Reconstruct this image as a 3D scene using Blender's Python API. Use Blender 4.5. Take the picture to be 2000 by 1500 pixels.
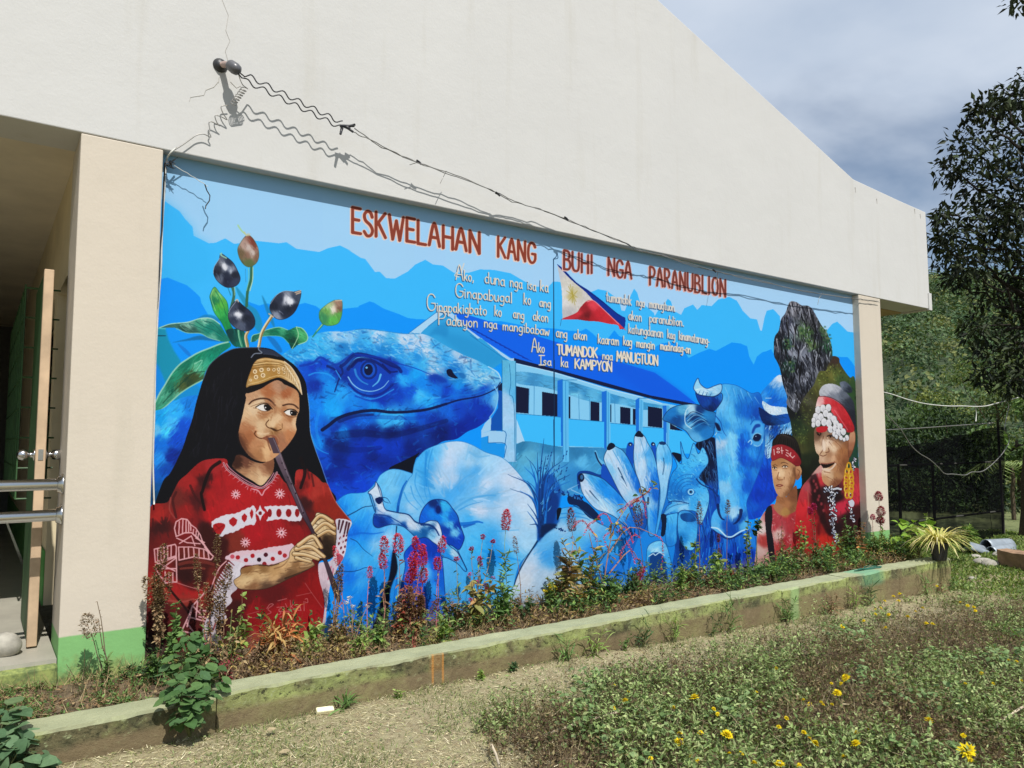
import bpy, math, random
import numpy as np
from mathutils import Vector, Matrix

S = bpy.context.scene
for o in list(bpy.data.objects): bpy.data.objects.remove(o)
col = S.collection

# ------------------------------------------------------------------ camera
FPX = 1462.
CAM = np.array([0., -4.601, 1.35])
def _n(v): return v / np.linalg.norm(v)
_X = _n(np.array([2058, 113, FPX])); _Z = np.array([-40, -18180, FPX]); _Z = _Z / np.linalg.norm(_Z); _Z = _n(_Z - _X * (_Z @ _X)); _Y = np.cross(_Z, _X)
RM = np.stack([_X, _Y, _Z], 1)                   # camera axes (right, down, forward) <- world
cd = bpy.data.cameras.new('camera'); cam = bpy.data.objects.new('camera', cd); col.objects.link(cam)
cd.sensor_width = 36; cd.lens = 36 * FPX / 2000.; cd.clip_start = .05; cd.clip_end = 2000
M = Matrix.Identity(4)
for i in range(3):
    M[i][0] = RM[0][i]; M[i][1] = -RM[1][i]; M[i][2] = -RM[2][i]; M[i][3] = CAM[i]
cam.matrix_world = M
S.camera = cam

# ------------------------------------------------------------------ light
SUN = Vector((-.13, -1., 1.4)).normalized()      # towards the sun
w = bpy.data.worlds.new('World'); S.world = w; w.use_nodes = True
nt = w.node_tree; N = nt.nodes; L = nt.links
for n in list(N): N.remove(n)
out = N.new('ShaderNodeOutputWorld'); bg = N.new('ShaderNodeBackground'); bg.inputs['Strength'].default_value = .1
sky = N.new('ShaderNodeTexSky'); sky.sky_type = 'NISHITA'; sky.sun_disc = False
sky.sun_elevation = math.asin(SUN.z); sky.sun_rotation = math.atan2(SUN.x, SUN.y); sky.air_density = 1.; sky.dust_density = .6; sky.ozone_density = 1.5
tc = N.new('ShaderNodeTexCoord'); sep = N.new('ShaderNodeSeparateXYZ'); L.new(tc.outputs['Generated'], sep.inputs[0])
def wm(op, a, b=None, c=None):
    n = N.new('ShaderNodeMath'); n.operation = op
    for i, v in enumerate((a, b, c)):
        if v is None: continue
        if isinstance(v, (int, float)): n.inputs[i].default_value = v
        else: L.new(v, n.inputs[i])
    return n.outputs[0]
zz = wm('MAXIMUM', sep.outputs[2], .0); den = wm('ADD', zz, .18)
cmb = N.new('ShaderNodeCombineXYZ'); L.new(wm('DIVIDE', sep.outputs[0], den), cmb.inputs[0]); L.new(wm('DIVIDE', sep.outputs[1], den), cmb.inputs[1])
nz = N.new('ShaderNodeTexNoise'); nz.inputs['Scale'].default_value = 1.1; nz.inputs['Detail'].default_value = 6; nz.inputs['Roughness'].default_value = .5; nz.inputs['Distortion'].default_value = .3
L.new(cmb.outputs[0], nz.inputs['Vector'])
nz2 = N.new('ShaderNodeTexNoise'); nz2.inputs['Scale'].default_value = 2.4; nz2.inputs['Detail'].default_value = 5; L.new(cmb.outputs[0], nz2.inputs['Vector'])
f = wm('ADD', wm('MULTIPLY', nz.outputs[0], 3.4), wm('MULTIPLY', wm('MINIMUM', zz, .45), 4.2)); f = wm('SUBTRACT', f, 2.55)
mr = N.new('ShaderNodeMapRange'); mr.interpolation_type = 'SMOOTHSTEP'; L.new(f, mr.inputs[0]); mr.inputs[1].default_value = -.1; mr.inputs[2].default_value = .75
cr = N.new('ShaderNodeMix'); cr.data_type = 'RGBA'
mr2 = N.new('ShaderNodeMapRange'); L.new(nz2.outputs[0], mr2.inputs[0]); mr2.inputs[1].default_value = .34; mr2.inputs[2].default_value = .66
L.new(mr2.outputs[0], cr.inputs[0]); cr.inputs[6].default_value = (4.9, 5.8, 7.2, 1); cr.inputs[7].default_value = (6.4, 7.15, 8.3, 1)
mx = N.new('ShaderNodeMix'); mx.data_type = 'RGBA'; L.new(mr.outputs[0], mx.inputs[0]); L.new(sky.outputs[0], mx.inputs[6]); L.new(cr.outputs[2], mx.inputs[7])
L.new(mx.outputs[2], bg.inputs[0]); L.new(bg.outputs[0], out.inputs[0])

sd = bpy.data.lights.new('sun', 'SUN'); sd.energy = 5.0; sd.angle = math.radians(.5); sd.color = (1, .965, .91)
sun = bpy.data.objects.new('sun', sd); col.objects.link(sun); sun.rotation_euler = SUN.to_track_quat('Z', 'Y').to_euler(); sun.location = (0, -8, 12)
S.render.engine = 'CYCLES'
vs = S.view_settings; vs.view_transform = 'Standard'; vs.look = 'None'; vs.exposure = 0; vs.gamma = 1; vs.use_curve_mapping = False

# ------------------------------------------------------------------ measuring helpers
def ray(u, v): return RM.T @ np.array([(u - 1000) / FPX, (v - 750) / FPX, 1.])
def at(u, v, y=None, z=None, x=None, q=None):
    """the place in the scene seen at (u,v) of the 2000 px wide picture on the plane y= / z= / x= or at depth q"""
    d = ray(u, v)
    if q is not None: t = q
    elif y is not None: t = (y - CAM[1]) / d[1]
    elif z is not None: t = (z - CAM[2]) / d[2]
    else: t = (x - CAM[0]) / d[0]
    return CAM + t * d
def proj(p):
    q = RM @ (np.asarray(p) - CAM); return 1000 + FPX * q[0] / q[2], 750 + FPX * q[1] / q[2]

def tag(o, label=None, cat=None, group=None, kind=None):
    if label: o['label'] = label
    if cat: o['category'] = cat
    if group: o['group'] = group
    if kind: o['kind'] = kind
    return o
def empty(name, loc, label, cat, group=None):
    o = bpy.data.objects.new(name, None); col.objects.link(o); o.location = loc; o.empty_display_size = .1
    return tag(o, label, cat, group)

# ------------------------------------------------------------------ mesh building
class Soup:
    def __init__(s): s.v = []; s.f = []; s.c = []; s.n = 0
    def add(s, V, F, C=(.5, .5, .5)):
        V = np.asarray(V, np.float32).reshape(-1, 3); k = len(V)
        F = [tuple(i + s.n for i in f) for f in F] if not isinstance(F, np.ndarray) else F + s.n
        s.v.append(V); s.f.append(F); C = np.asarray(C, np.float32)
        s.c.append(np.broadcast_to(C, (k, 3)) if C.ndim == 1 else C); s.n += k
    def inst(s, P, D, Nn, Ln, Wd, Cc, tpl):
        """many leaves at once"""
        tv, tf = tpl
        P = np.asarray(P, float); n = len(P)
        if n == 0: return
        D = D / (np.linalg.norm(D, axis=1)[:, None] + 1e-9); Xx = np.cross(D, Nn); Xx /= np.linalg.norm(Xx, axis=1)[:, None] + 1e-9; Zz = np.cross(Xx, D)
        Ln = np.broadcast_to(Ln, n)[:, None, None]; Wd = np.broadcast_to(Wd, n)[:, None, None]
        V = P[:, None] + Wd * tv[None, :, 0:1] * Xx[:, None] + Ln * tv[None, :, 1:2] * D[:, None] + Ln * tv[None, :, 2:3] * Zz[:, None]
        k = len(tv); F = (tf[None] + (np.arange(n) * k)[:, None, None]).reshape(-1, tf.shape[1])
        C = np.repeat(np.broadcast_to(Cc, (n, 3)), k, 0)
        s.add(V.reshape(-1, 3), F, C)
    def tube(s, pts, r0, r1, C, sides=4):
        p = np.asarray(pts, float); n = len(p)
        if n < 2: return
        t = np.gradient(p, axis=0); t /= np.linalg.norm(t, axis=1)[:, None] + 1e-9
        h = np.array([.3, -.9, .2]); a = np.cross(t, h); a /= np.linalg.norm(a, axis=1)[:, None] + 1e-9; b = np.cross(t, a)
        r = np.linspace(r0, r1, n)[:, None, None]; th = np.arange(sides) * 2 * math.pi / sides
        V = p[:, None] + r * (np.cos(th)[None, :, None] * a[:, None] + np.sin(th)[None, :, None] * b[:, None])
        F = []
        for i in range(n - 1):
            for j in range(sides): F.append((i * sides + j, i * sides + (j + 1) % sides, (i + 1) * sides + (j + 1) % sides, (i + 1) * sides + j))
        F.append(tuple(range(sides))); F.append(tuple(range((n - 1) * sides, n * sides))[::-1])
        s.add(V.reshape(-1, 3), F, C)
    def box(s, a, b, C=(.5, .5, .5)):
        x0, y0, z0 = a; x1, y1, z1 = b
        s.add([(x0, y0, z0), (x1, y0, z0), (x1, y1, z0), (x0, y1, z0), (x0, y0, z1), (x1, y0, z1), (x1, y1, z1), (x0, y1, z1)],
              [(0, 3, 2, 1), (4, 5, 6, 7), (0, 1, 5, 4), (1, 2, 6, 5), (2, 3, 7, 6), (3, 0, 4, 7)], C)
    def mesh(s, name, smooth=False):
        me = bpy.data.meshes.new(name)
        V = np.concatenate(s.v) if s.v else np.zeros((0, 3), np.float32); C = np.concatenate(s.c) if s.c else np.zeros((0, 3), np.float32)
        loops = []; tot = []
        for F in s.f:
            if isinstance(F, np.ndarray): loops.append(F.ravel()); tot.append(np.full(len(F), F.shape[1]))
            else: loops.append(np.array([i for f in F for i in f])); tot.append(np.array([len(f) for f in F]))
        loops = np.concatenate(loops); tot = np.concatenate(tot)
        me.vertices.add(len(V)); me.vertices.foreach_set('co', V.ravel())
        me.loops.add(len(loops)); me.loops.foreach_set('vertex_index', loops.astype(np.int32))
        me.polygons.add(len(tot)); st = np.concatenate([[0], np.cumsum(tot)[:-1]])
        me.polygons.foreach_set('loop_start', st.astype(np.int32)); me.polygons.foreach_set('loop_total', tot.astype(np.int32))
        me.polygons.foreach_set('use_smooth', np.full(len(tot), bool(smooth)))
        at_ = me.color_attributes.new('col', 'FLOAT_COLOR', 'POINT')
        at_.data.foreach_set('color', np.concatenate([C, np.ones((len(C), 1), np.float32)], 1).astype(np.float32).ravel())
        me.update(calc_edges=True)
        return me
    def build(s, name, mat, parent=None, smooth=False, loc=None):
        me = s.mesh(name, smooth); o = bpy.data.objects.new(name, me); col.objects.link(o)
        me.materials.append(mat)
        if parent is not None: o.parent = parent
        if loc is not None: o.location = loc
        return o
def child(name, me, parent, loc=(0, 0, 0), rot=None, scale=None):
    o = bpy.data.objects.new(name, me); col.objects.link(o); o.parent = parent; o.location = loc
    if rot is not None: o.rotation_euler = rot
    if scale is not None: o.scale = scale
    return o
LEAF4 = (np.array([(-.45, .4, .05), (0, 0, 0), (.45, .4, .05), (0, 1, -.12), (0, .42, -.04)], float), np.array([(1, 4, 3, 0), (1, 2, 3, 4)]))
LEAF = (np.array([(0, 0, 0), (-.42, .3, .05), (-.36, .68, .0), (0, 1, -.16), (.36, .68, .0), (.42, .3, .05), (0, .3, -.04), (0, .68, -.08)], float),
        np.array([(0, 6, 1), (6, 7, 2), (6, 2, 1), (7, 3, 2), (0, 5, 6), (5, 4, 7), (5, 7, 6), (4, 3, 7)]))
BLADE = (np.array([(-.5, 0, 0), (.5, 0, 0), (0, 1, -.1)], float), np.array([(0, 1, 2)]))
STRAP = (np.array([(-.4, 0, 0), (.4, 0, 0), (-.5, .35, .10), (.5, .35, .10), (-.4, .7, .06), (.4, .7, .06), (0, 1, -.22)], float), np.array([(0, 1, 3), (0, 3, 2), (2, 3, 5), (2, 5, 4), (4, 5, 6)]))
BIGV = np.array([(0, 0, 0), (-.3, .18, .04), (-.5, .45, .04), (-.36, .75, -.02), (0, 1, -.16), (.36, .75, -.02), (.5, .45, .04), (.3, .18, .04), (0, .2, -.02), (0, .45, -.05), (0, .75, -.09)], float)
BIGF = [(0, 8, 1), (8, 9, 2, 1), (9, 10, 3, 2), (10, 4, 3), (0, 7, 8), (8, 7, 6, 9), (9, 6, 5, 10), (10, 5, 4)]

# ------------------------------------------------------------------ materials
def mat(name):
    m = bpy.data.materials.new(name); m.use_nodes = True; n = m.node_tree.nodes
    return m, m.node_tree, n['Principled BSDF']
def nd(t, typ, **k):
    n = t.nodes.new(typ)
    for a, b in k.items():
        if a.startswith('i_'): n.inputs[a[2:].replace('_', ' ')].default_value = b
        else: setattr(n, a, b)
    return n
def noise_t(t, scale, detail=5, rough=.55, vec=None, dist=0.):
    n = nd(t, 'ShaderNodeTexNoise'); n.inputs['Scale'].default_value = scale; n.inputs['Detail'].default_value = detail; n.inputs['Roughness'].default_value = rough; n.inputs['Distortion'].default_value = dist
    if vec is not None: t.links.new(vec, n.inputs['Vector'])
    return n.outputs[0]
def ramp(t, fac, stops, interp='LINEAR'):
    r = nd(t, 'ShaderNodeValToRGB'); r.color_ramp.interpolation = interp; e = r.color_ramp.elements
    while len(e) < len(stops): e.new(.5)
    for i, (p, c) in enumerate(stops):
        e[i].position = p; e[i].color = tuple(c) + (1,) if not isinstance(c, (int, float)) else (c, c, c, 1)
    t.links.new(fac, r.inputs[0]); return r.outputs[0]
def mixc(t, fac, a, b, mode='MIX'):
    m = nd(t, 'ShaderNodeMix', data_type='RGBA', blend_type=mode)
    for i, v in ((0, fac), (6, a), (7, b)):
        if isinstance(v, (int, float)): m.inputs[i].default_value = v
        elif isinstance(v, tuple): m.inputs[i].default_value = v + (1,)
        else: t.links.new(v, m.inputs[i])
    return m.outputs[2]
def mth(t, op, a, b=None, clamp=False):
    n = nd(t, 'ShaderNodeMath', operation=op, use_clamp=clamp)
    for i, v in enumerate((a, b)):
        if v is None: continue
        if isinstance(v, (int, float)): n.inputs[i].default_value = v
        else: t.links.new(v, n.inputs[i])
    return n.outputs[0]
def bump(t, b, h, strength=.3, dist=.01):
    n = nd(t, 'ShaderNodeBump'); n.inputs['Strength'].default_value = strength; n.inputs['Distance'].default_value = dist
    t.links.new(h, n.inputs['Height']); t.links.new(n.outputs[0], b.inputs['Normal'])
def pos(t):
    g = nd(t, 'ShaderNodeNewGeometry'); s = nd(t, 'ShaderNodeSeparateXYZ'); t.links.new(g.outputs['Position'], s.inputs[0])
    return g.outputs['Position'], s.outputs[0], s.outputs[1], s.outputs[2]
def scalev(t, v, sc):
    n = nd(t, 'ShaderNodeVectorMath', operation='MULTIPLY'); t.links.new(v, n.inputs[0]); n.inputs[1].default_value = sc; return n.outputs[0]

def plaster(name, base, dirt=(.40, .37, .29), amt=.3, green=None, mo=.25):
    m, t, b = mat(name); P, x, y, z = pos(t)
    n1 = noise_t(t, .7, 4, .6, P); n2 = noise_t(t, 9, 6, .6, P); st = noise_t(t, 1, 6, .6, scalev(t, P, (5, 5, .45)))
    c = mixc(t, ramp(t, n1, [(.35, 0.), (.7, 1.)]), base, tuple(v * .96 for v in base))
    c = mixc(t, mth(t, 'MULTIPLY', ramp(t, st, [(.56, 0.), (.78, 1.)]), amt), c, dirt)
    c = mixc(t, mth(t, 'MULTIPLY', ramp(t, n2, [(.6, 0.), (.75, 1.)]), .08), c, dirt)
    if green:
        zed = mth(t, 'ADD', z, mth(t, 'MULTIPLY', mth(t, 'SUBTRACT', noise_t(t, 14, 3, .5, P), .5), .008))
        gz = ramp(t, mth(t, 'MULTIPLY', zed, 1.), [(.0, 1.), (.3545, 1.), (.3565, 0.)]); gcol = mixc(t, n2, green, tuple(v * .8 for v in green))
        moss = ramp(t, mth(t, 'ADD', mth(t, 'MULTIPLY', z, -5.), mth(t, 'MULTIPLY', mth(t, 'ADD', noise_t(t, 7, 7, .7, P), mo * .5), 1.9)), [(.05, 0.), (.5, 1.)])
        gcol = mixc(t, mth(t, 'MULTIPLY', moss, .8), gcol, mixc(t, ramp(t, noise_t(t, 25, 6, .7, P), [(.4, 0.), (.6, 1.)]), (.09, .09, .035), (.30, .31, .09)))
        c = mixc(t, gz, c, gcol)
    t.links.new(c, b.inputs['Base Color']); b.inputs['Roughness'].default_value = .82; b.inputs['Specular IOR Level'].default_value = .25
    hh = mth(t, 'ADD', mth(t, 'MULTIPLY', noise_t(t, 2.2, 5, .6, P), 1.), mth(t, 'MULTIPLY', noise_t(t, 60, 4, .6, P), .12))
    bump(t, b, hh, .35, .02)
    return m
def flat(name, c, rough=.6, metal=0., nscale=20, var=.15, spec=.5, bmp=0.):
    m, t, b = mat(name); P, x, y, z = pos(t)
    n = noise_t(t, nscale, 5, .6, P)
    t.links.new(mixc(t, ramp(t, n, [(.3, 0.), (.7, 1.)]), tuple(v * (1 - var) for v in c), tuple(min(1, v * (1 + var)) for v in c)), b.inputs['Base Color'])
    b.inputs['Roughness'].default_value = rough; b.inputs['Metallic'].default_value = metal; b.inputs['Specular IOR Level'].default_value = spec
    if bmp: bump(t, b, n, bmp, .01)
    return m
def vcol(name, rough=.55, trans=0., spec=.4, var=.25):
    m, t, b = mat(name)
    a = nd(t, 'ShaderNodeAttribute', attribute_name='col'); P, x, y, z = pos(t)
    n = noise_t(t, 45, 3, .6, P)
    c = mixc(t, ramp(t, n, [(.3, 0.), (.7, 1.)]), (1 - var,) * 3, (1 + var * .4,) * 3)
    c = mixc(t, 1., a.outputs['Color'], c, 'MULTIPLY')
    t.links.new(c, b.inputs['Base Color']); b.inputs['Roughness'].default_value = rough; b.inputs['Specular IOR Level'].default_value = spec
    if trans:
        tr = nd(t, 'ShaderNodeBsdfTranslucent'); t.links.new(mixc(t, 1., c, (1., 1., .45), 'MULTIPLY'), tr.inputs[0]); ms = nd(t, 'ShaderNodeMixShader'); ms.inputs[0].default_value = trans
        o = t.nodes['Material Output']; t.links.new(b.outputs[0], ms.inputs[1]); t.links.new(tr.outputs[0], ms.inputs[2]); t.links.new(ms.outputs[0], o.inputs[0])
    return m
MV_LEAF = vcol('leaf_tissue', .6, .28, .22); MV_DRY = vcol('dry_stalk', .8, .1, .2); MV_PETAL = vcol('petal', .7, .3, .2); MV_DARK = vcol('dark_shaded_leaf', .6, .05, .22); MV = vcol('painted_surface', .6)
M_WALL = plaster('upper_plaster', (.565, .56, .54)); M_PIL = plaster('cream_plaster', (.575, .51, .42), green=(.22, .47, .17))
M_WIRE = flat('black_insulation', (.025, .025, .028), .45); M_WIREG = flat('grey_wire', (.25, .24, .22), .4, .5); M_WIREW = flat('pale_wire', (.6, .6, .55), .5)
M_STEEL = flat('brushed_steel', (.62, .62, .62), .22, 1., 3, .05); M_WOOD = flat('raw_door_wood', (.50, .36, .23), .65, 0, 6, .22)
# ------------------------------------------------------------------
# the mural: brush work laid down stroke by stroke into a pixel canvas
# (canvas coordinates are those of the sketch; the flat wall texture is resampled from it)
# ------------------------------------------------------------------
PX0, PY0, PX1, PY1, PS = 270, 270, 1710, 1350, 1.5
WINS = {'M': (1400, 820, 3.1733), 'N': (1340, 720, 4.327), 'A': (280, 640, 4.688), 'B': (280, 940, 4.688), 'C': (280, 280, 4.688), 'D': (280, 440, 4.688),
        'E': (560, 620, 4.1667), 'F': (640, 860, 4.688), 'G': (660, 380, 4.688), 'H': (1040, 440, 4.688),
        'I': (1280, 560, 4.688), 'J': (1280, 820, 4.688), 'K': (960, 820, 4.688), 'L': (940, 660, 4.5455)}
prng = np.random.RandomState(7)


class Canvas:
    def __init__(s):
        s.W = int((PX1 - PX0) * PS); s.H = int((PY1 - PY0) * PS)
        s.im = np.zeros((s.H, s.W, 3), np.float32)


CV = Canvas()


def hx(c):
    if not isinstance(c, str): return np.array(c, np.float32)
    c = c.lstrip('#')
    return np.array([int(c[i:i + 2], 16) / 255. for i in (0, 2, 4)], np.float32)


def W(s):
    """'A 10,20 30,40 B 5,6' -> canvas points"""
    out = []; cur = WINS['A']
    for t in s.split():
        if t in WINS: cur = WINS[t]; continue
        a, b = t.split(',')
        out.append((cur[0] + float(a) / cur[2], cur[1] + float(b) / cur[2]))
    p = np.array(out)
    return np.stack([(p[:, 0] - PX0) * PS, (p[:, 1] - PY0) * PS], 1)


def WS(s):
    """'A x,y,RRGGBB ...' -> points, colours"""
    pts = []; cols = []; cur = WINS['A']
    for t in s.replace(';', ' ').replace('(', '').replace(')#', ',').replace('#', '').split():
        if t in WINS: cur = WINS[t]; continue
        a, b, c = t.split(',')
        pts.append(((cur[0] + float(a) / cur[2] - PX0) * PS, (cur[1] + float(b) / cur[2] - PY0) * PS)); cols.append(hx(c))
    return np.array(pts), np.array(cols)


def crom(p, closed=True, n=5):
    p = np.asarray(p, float)
    if len(p) < 3: return p
    if closed: q = np.vstack([p[-1], p, p[0], p[1]])
    else: q = np.vstack([2 * p[0] - p[1], p, 2 * p[-1] - p[-2]])
    t = np.linspace(0, 1, n, endpoint=False)[:, None]
    out = []
    for i in range(1, len(q) - 2):
        a, b, c, d = q[i - 1], q[i], q[i + 1], q[i + 2]
        out.append(.5 * ((2 * b) + (c - a) * t + (2 * a - 5 * b + 4 * c - d) * t ** 2 + (3 * b - a - 3 * c + d) * t ** 3))
    out = np.vstack(out)
    return out if closed else np.vstack([out, q[-2]])


def boxblur(m, r):
    if r < 1: return m
    for ax in (0, 1):
        k = 2 * r + 1
        pad = [(0, 0)] * m.ndim; pad[ax] = (r + 1, r)
        c = np.cumsum(np.pad(m, pad, mode='edge'), axis=ax, dtype=np.float64)
        a = [slice(None)] * m.ndim; b = [slice(None)] * m.ndim
        a[ax] = slice(k, None); b[ax] = slice(0, -k)
        m = ((c[tuple(a)] - c[tuple(b)]) / k).astype(np.float32)
    return m


def raster(p, pad=2):
    """even-odd scanline, returns (x0,y0,mask)"""
    x0 = max(0, int(np.floor(p[:, 0].min())) - pad); x1 = min(CV.W, int(np.ceil(p[:, 0].max())) + pad)
    y0 = max(0, int(np.floor(p[:, 1].min())) - pad); y1 = min(CV.H, int(np.ceil(p[:, 1].max())) + pad)
    if x1 <= x0 or y1 <= y0: return 0, 0, np.zeros((0, 0), np.float32)
    m = np.zeros((y1 - y0, x1 - x0), np.float32)
    a = p; b = np.roll(p, -1, 0)
    for j in range(y0, y1):
        y = j + .5
        k = (a[:, 1] <= y) != (b[:, 1] <= y)
        if not k.any(): continue
        aa = a[k]; bb = b[k]
        xs = np.sort(aa[:, 0] + (y - aa[:, 1]) * (bb[:, 0] - aa[:, 0]) / (bb[:, 1] - aa[:, 1])) - x0
        for i in range(0, len(xs) - 1, 2):
            l = int(round(xs[i])); r = int(round(xs[i + 1]))
            if r > l: m[j - y0, max(l, 0):max(r, 0)] = 1
    return x0, y0, m


def comp(x0, y0, m, col):
    if m.size == 0: return
    h, w = m.shape; v = CV.im[y0:y0 + h, x0:x0 + w]
    v += (col - v) * m[..., None]


def fill(s, col, smooth=True, feather=0, a=1.):
    p = W(s) if isinstance(s, str) else s
    if smooth: p = crom(p)
    x0, y0, m = raster(p, 2 + int(feather * 2))
    if feather and m.size: m = boxblur(boxblur(m, int(feather)), int(feather))
    comp(x0, y0, m * a, hx(col))


def ell(s, rx, ry, col, a=1., feather=0, rot=0.):
    """ellipses in zoom units"""
    cur = WINS['A']
    for t in s.split():
        if t in WINS: cur = WINS[t]; continue
        x, y = map(float, t.split(','))
        th = np.linspace(0, 2 * np.pi, 20, endpoint=False)
        ex = rx * np.cos(th); ey = ry * np.sin(th)
        X = x + ex * np.cos(rot) - ey * np.sin(rot); Y = y + ex * np.sin(rot) + ey * np.cos(rot)
        p = np.stack([(cur[0] + X / cur[2] - PX0) * PS, (cur[1] + Y / cur[2] - PY0) * PS], 1)
        fill(p, col, False, feather, a)


def stroke(p, w0, w1, col, a=1., soft=.6, clip=None):
    """tapered round brush along canvas points"""
    p = np.asarray(p, float); n = len(p)
    ws = np.linspace(w0, w1, n) * .5
    R = ws.max() + soft + 1
    x0 = max(0, int(p[:, 0].min() - R)); x1 = min(CV.W, int(p[:, 0].max() + R) + 1)
    y0 = max(0, int(p[:, 1].min() - R)); y1 = min(CV.H, int(p[:, 1].max() + R) + 1)
    if x1 <= x0 or y1 <= y0: return
    m = np.zeros((y1 - y0, x1 - x0), np.float32)
    for i in range(n - 1):
        ax, ay = p[i]; bx, by = p[i + 1]; r0 = ws[i]; r1 = ws[i + 1]
        rr = max(r0, r1) + soft + 1
        u0 = max(x0, int(min(ax, bx) - rr)); u1 = min(x1, int(max(ax, bx) + rr) + 1)
        v0 = max(y0, int(min(ay, by) - rr)); v1 = min(y1, int(max(ay, by) + rr) + 1)
        if u1 <= u0 or v1 <= v0: continue
        X = np.arange(u0, u1, dtype=np.float32)[None, :] + .5 - ax; Y = np.arange(v0, v1, dtype=np.float32)[:, None] + .5 - ay
        dx = bx - ax; dy = by - ay; L = dx * dx + dy * dy + 1e-6
        t = np.clip((X * dx + Y * dy) / L, 0, 1)
        d = np.sqrt((X - t * dx) ** 2 + (Y - t * dy) ** 2)
        mm = np.clip((r0 + (r1 - r0) * t - d) / soft + .5, 0, 1)
        s = m[v0 - y0:v1 - y0, u0 - x0:u1 - x0]
        np.maximum(s, mm, out=s)
    if clip is not None:
        cx, cy, cm = clip
        X0 = max(x0, cx); Y0 = max(y0, cy); X1 = min(x1, cx + cm.shape[1]); Y1 = min(y1, cy + cm.shape[0])
        if X1 <= X0 or Y1 <= Y0: return
        m = m[Y0 - y0:Y1 - y0, X0 - x0:X1 - x0] * cm[Y0 - cy:Y1 - cy, X0 - cx:X1 - cx]; x0 = X0; y0 = Y0
    comp(x0, y0, m * a, hx(col))


def line(s, w, col, a=1., taper=1., smooth=True, soft=.7):
    """w in sketch pixels; several strokes separated by |"""
    win = 'A'
    for part in s.split('|'):
        part = part.strip()
        if part[0] in WINS: win = part[0]
        else: part = win + ' ' + part
        for t in part.split():
            if t in WINS: win = t
        p = W(part)
        if smooth: p = crom(p, False)
        stroke(p, w * PS, w * PS * taper, col, a, soft)


def vnoise(h, w, cell, seed):
    r = np.random.RandomState(seed)
    gh = int(h / cell) + 4; gw = int(w / cell) + 4
    g = r.rand(gh, gw).astype(np.float32) * 2 - 1
    y = np.arange(h) / cell; x = np.arange(w) / cell
    yi = y.astype(int); xi = x.astype(int); fy = (y - yi)[:, None]; fx = (x - xi)[None, :]
    fy = fy * fy * (3 - 2 * fy); fx = fx * fx * (3 - 2 * fx)
    a = g[yi][:, xi]; b = g[yi][:, xi + 1]; c = g[yi + 1][:, xi]; d = g[yi + 1][:, xi + 1]
    return (a * (1 - fx) + b * fx) * (1 - fy) + (c * (1 - fx) + d * fx) * fy


NZ = {}


def noise(k):
    if k not in NZ: NZ[k] = vnoise(CV.H, CV.W, k, int(k * 7) + 3)
    return NZ[k]


def paint(outline, samples, pw=2.2, warp=5., brush=0, blen=12., bw=3., ang=None, jit=.10, smooth=True, edge=None, blur=2):
    """fill an outline with colours blended between samples, then work over it with short strokes"""
    p = W(outline)
    if smooth: p = crom(p)
    x0, y0, m = raster(p)
    if m.size == 0: return
    pts, cols = WS(samples)
    q = 2
    h, w = m.shape
    ys = np.arange(0, h, q); xs = np.arange(0, w, q)
    sub = (slice(y0, y0 + h, q), slice(x0, x0 + w, q))
    X = xs[None, :] + x0 + (noise(14)[sub] + .6 * noise(5)[sub]) * warp * .7 * PS
    n2 = np.roll(noise(14), 401, 1) + .6 * np.roll(noise(5), 233, 0)
    Y = ys[:, None] + y0 + n2[sub] * warp * .7 * PS
    acc = np.zeros(X.shape + (3,), np.float32); ws = np.zeros(X.shape, np.float32)
    for (px, py), c in zip(pts, cols):
        wt = 1. / ((X - px) ** 2 + (Y - py) ** 2 + 12.) ** pw * 1e6
        acc += wt[..., None] * c; ws += wt
    acc /= ws[..., None]
    acc = np.repeat(np.repeat(acc, q, 0), q, 1)[:h, :w]
    acc = boxblur(boxblur(acc, blur), blur)
    acc *= (1 + .025 * noise(4)[y0:y0 + h, x0:x0 + w] + .02 * noise(9)[y0:y0 + h, x0:x0 + w])[..., None]
    comp(x0, y0, m, acc)
    if brush:
        yy, xx = np.nonzero(m)
        k = prng.randint(0, len(yy), brush)
        for i in k:
            cx, cy = xx[i] + x0, yy[i] + y0
            oy = min(max(int(yy[i] + prng.normal(0, 6)), 0), h - 1); ox = min(max(int(xx[i] + prng.normal(0, 6)), 0), w - 1)
            c = np.clip(acc[oy, ox] * (1 + prng.normal(0, jit)), 0, 1)
            if ang is None: t = prng.normal(.2, .6) + noise(14)[int(min(cy, CV.H - 1)), int(min(cx, CV.W - 1))] * 2
            elif callable(ang): t = ang(cx / PS + PX0, cy / PS + PY0) + prng.normal(0, .25)
            else: t = ang + prng.normal(0, .25)
            L = blen * PS * prng.uniform(.4, 1.2) * .5; cu = prng.normal(0, .10)
            d = np.array([np.cos(t), np.sin(t)]); nn = np.array([-d[1], d[0]])
            pp = [np.array([cx, cy]) - d * L, np.array([cx, cy]) + nn * L * cu, np.array([cx, cy]) + d * L]
            stroke(pp, bw * PS * prng.uniform(.5, 1.1), bw * PS * .4, c, .6, 1.4, (x0, y0, m))
    if edge:
        stroke(np.vstack([p, p[:1]]), edge[1] * PS, edge[1] * PS, edge[0], .8, .8)
    return (x0, y0, m)


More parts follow.
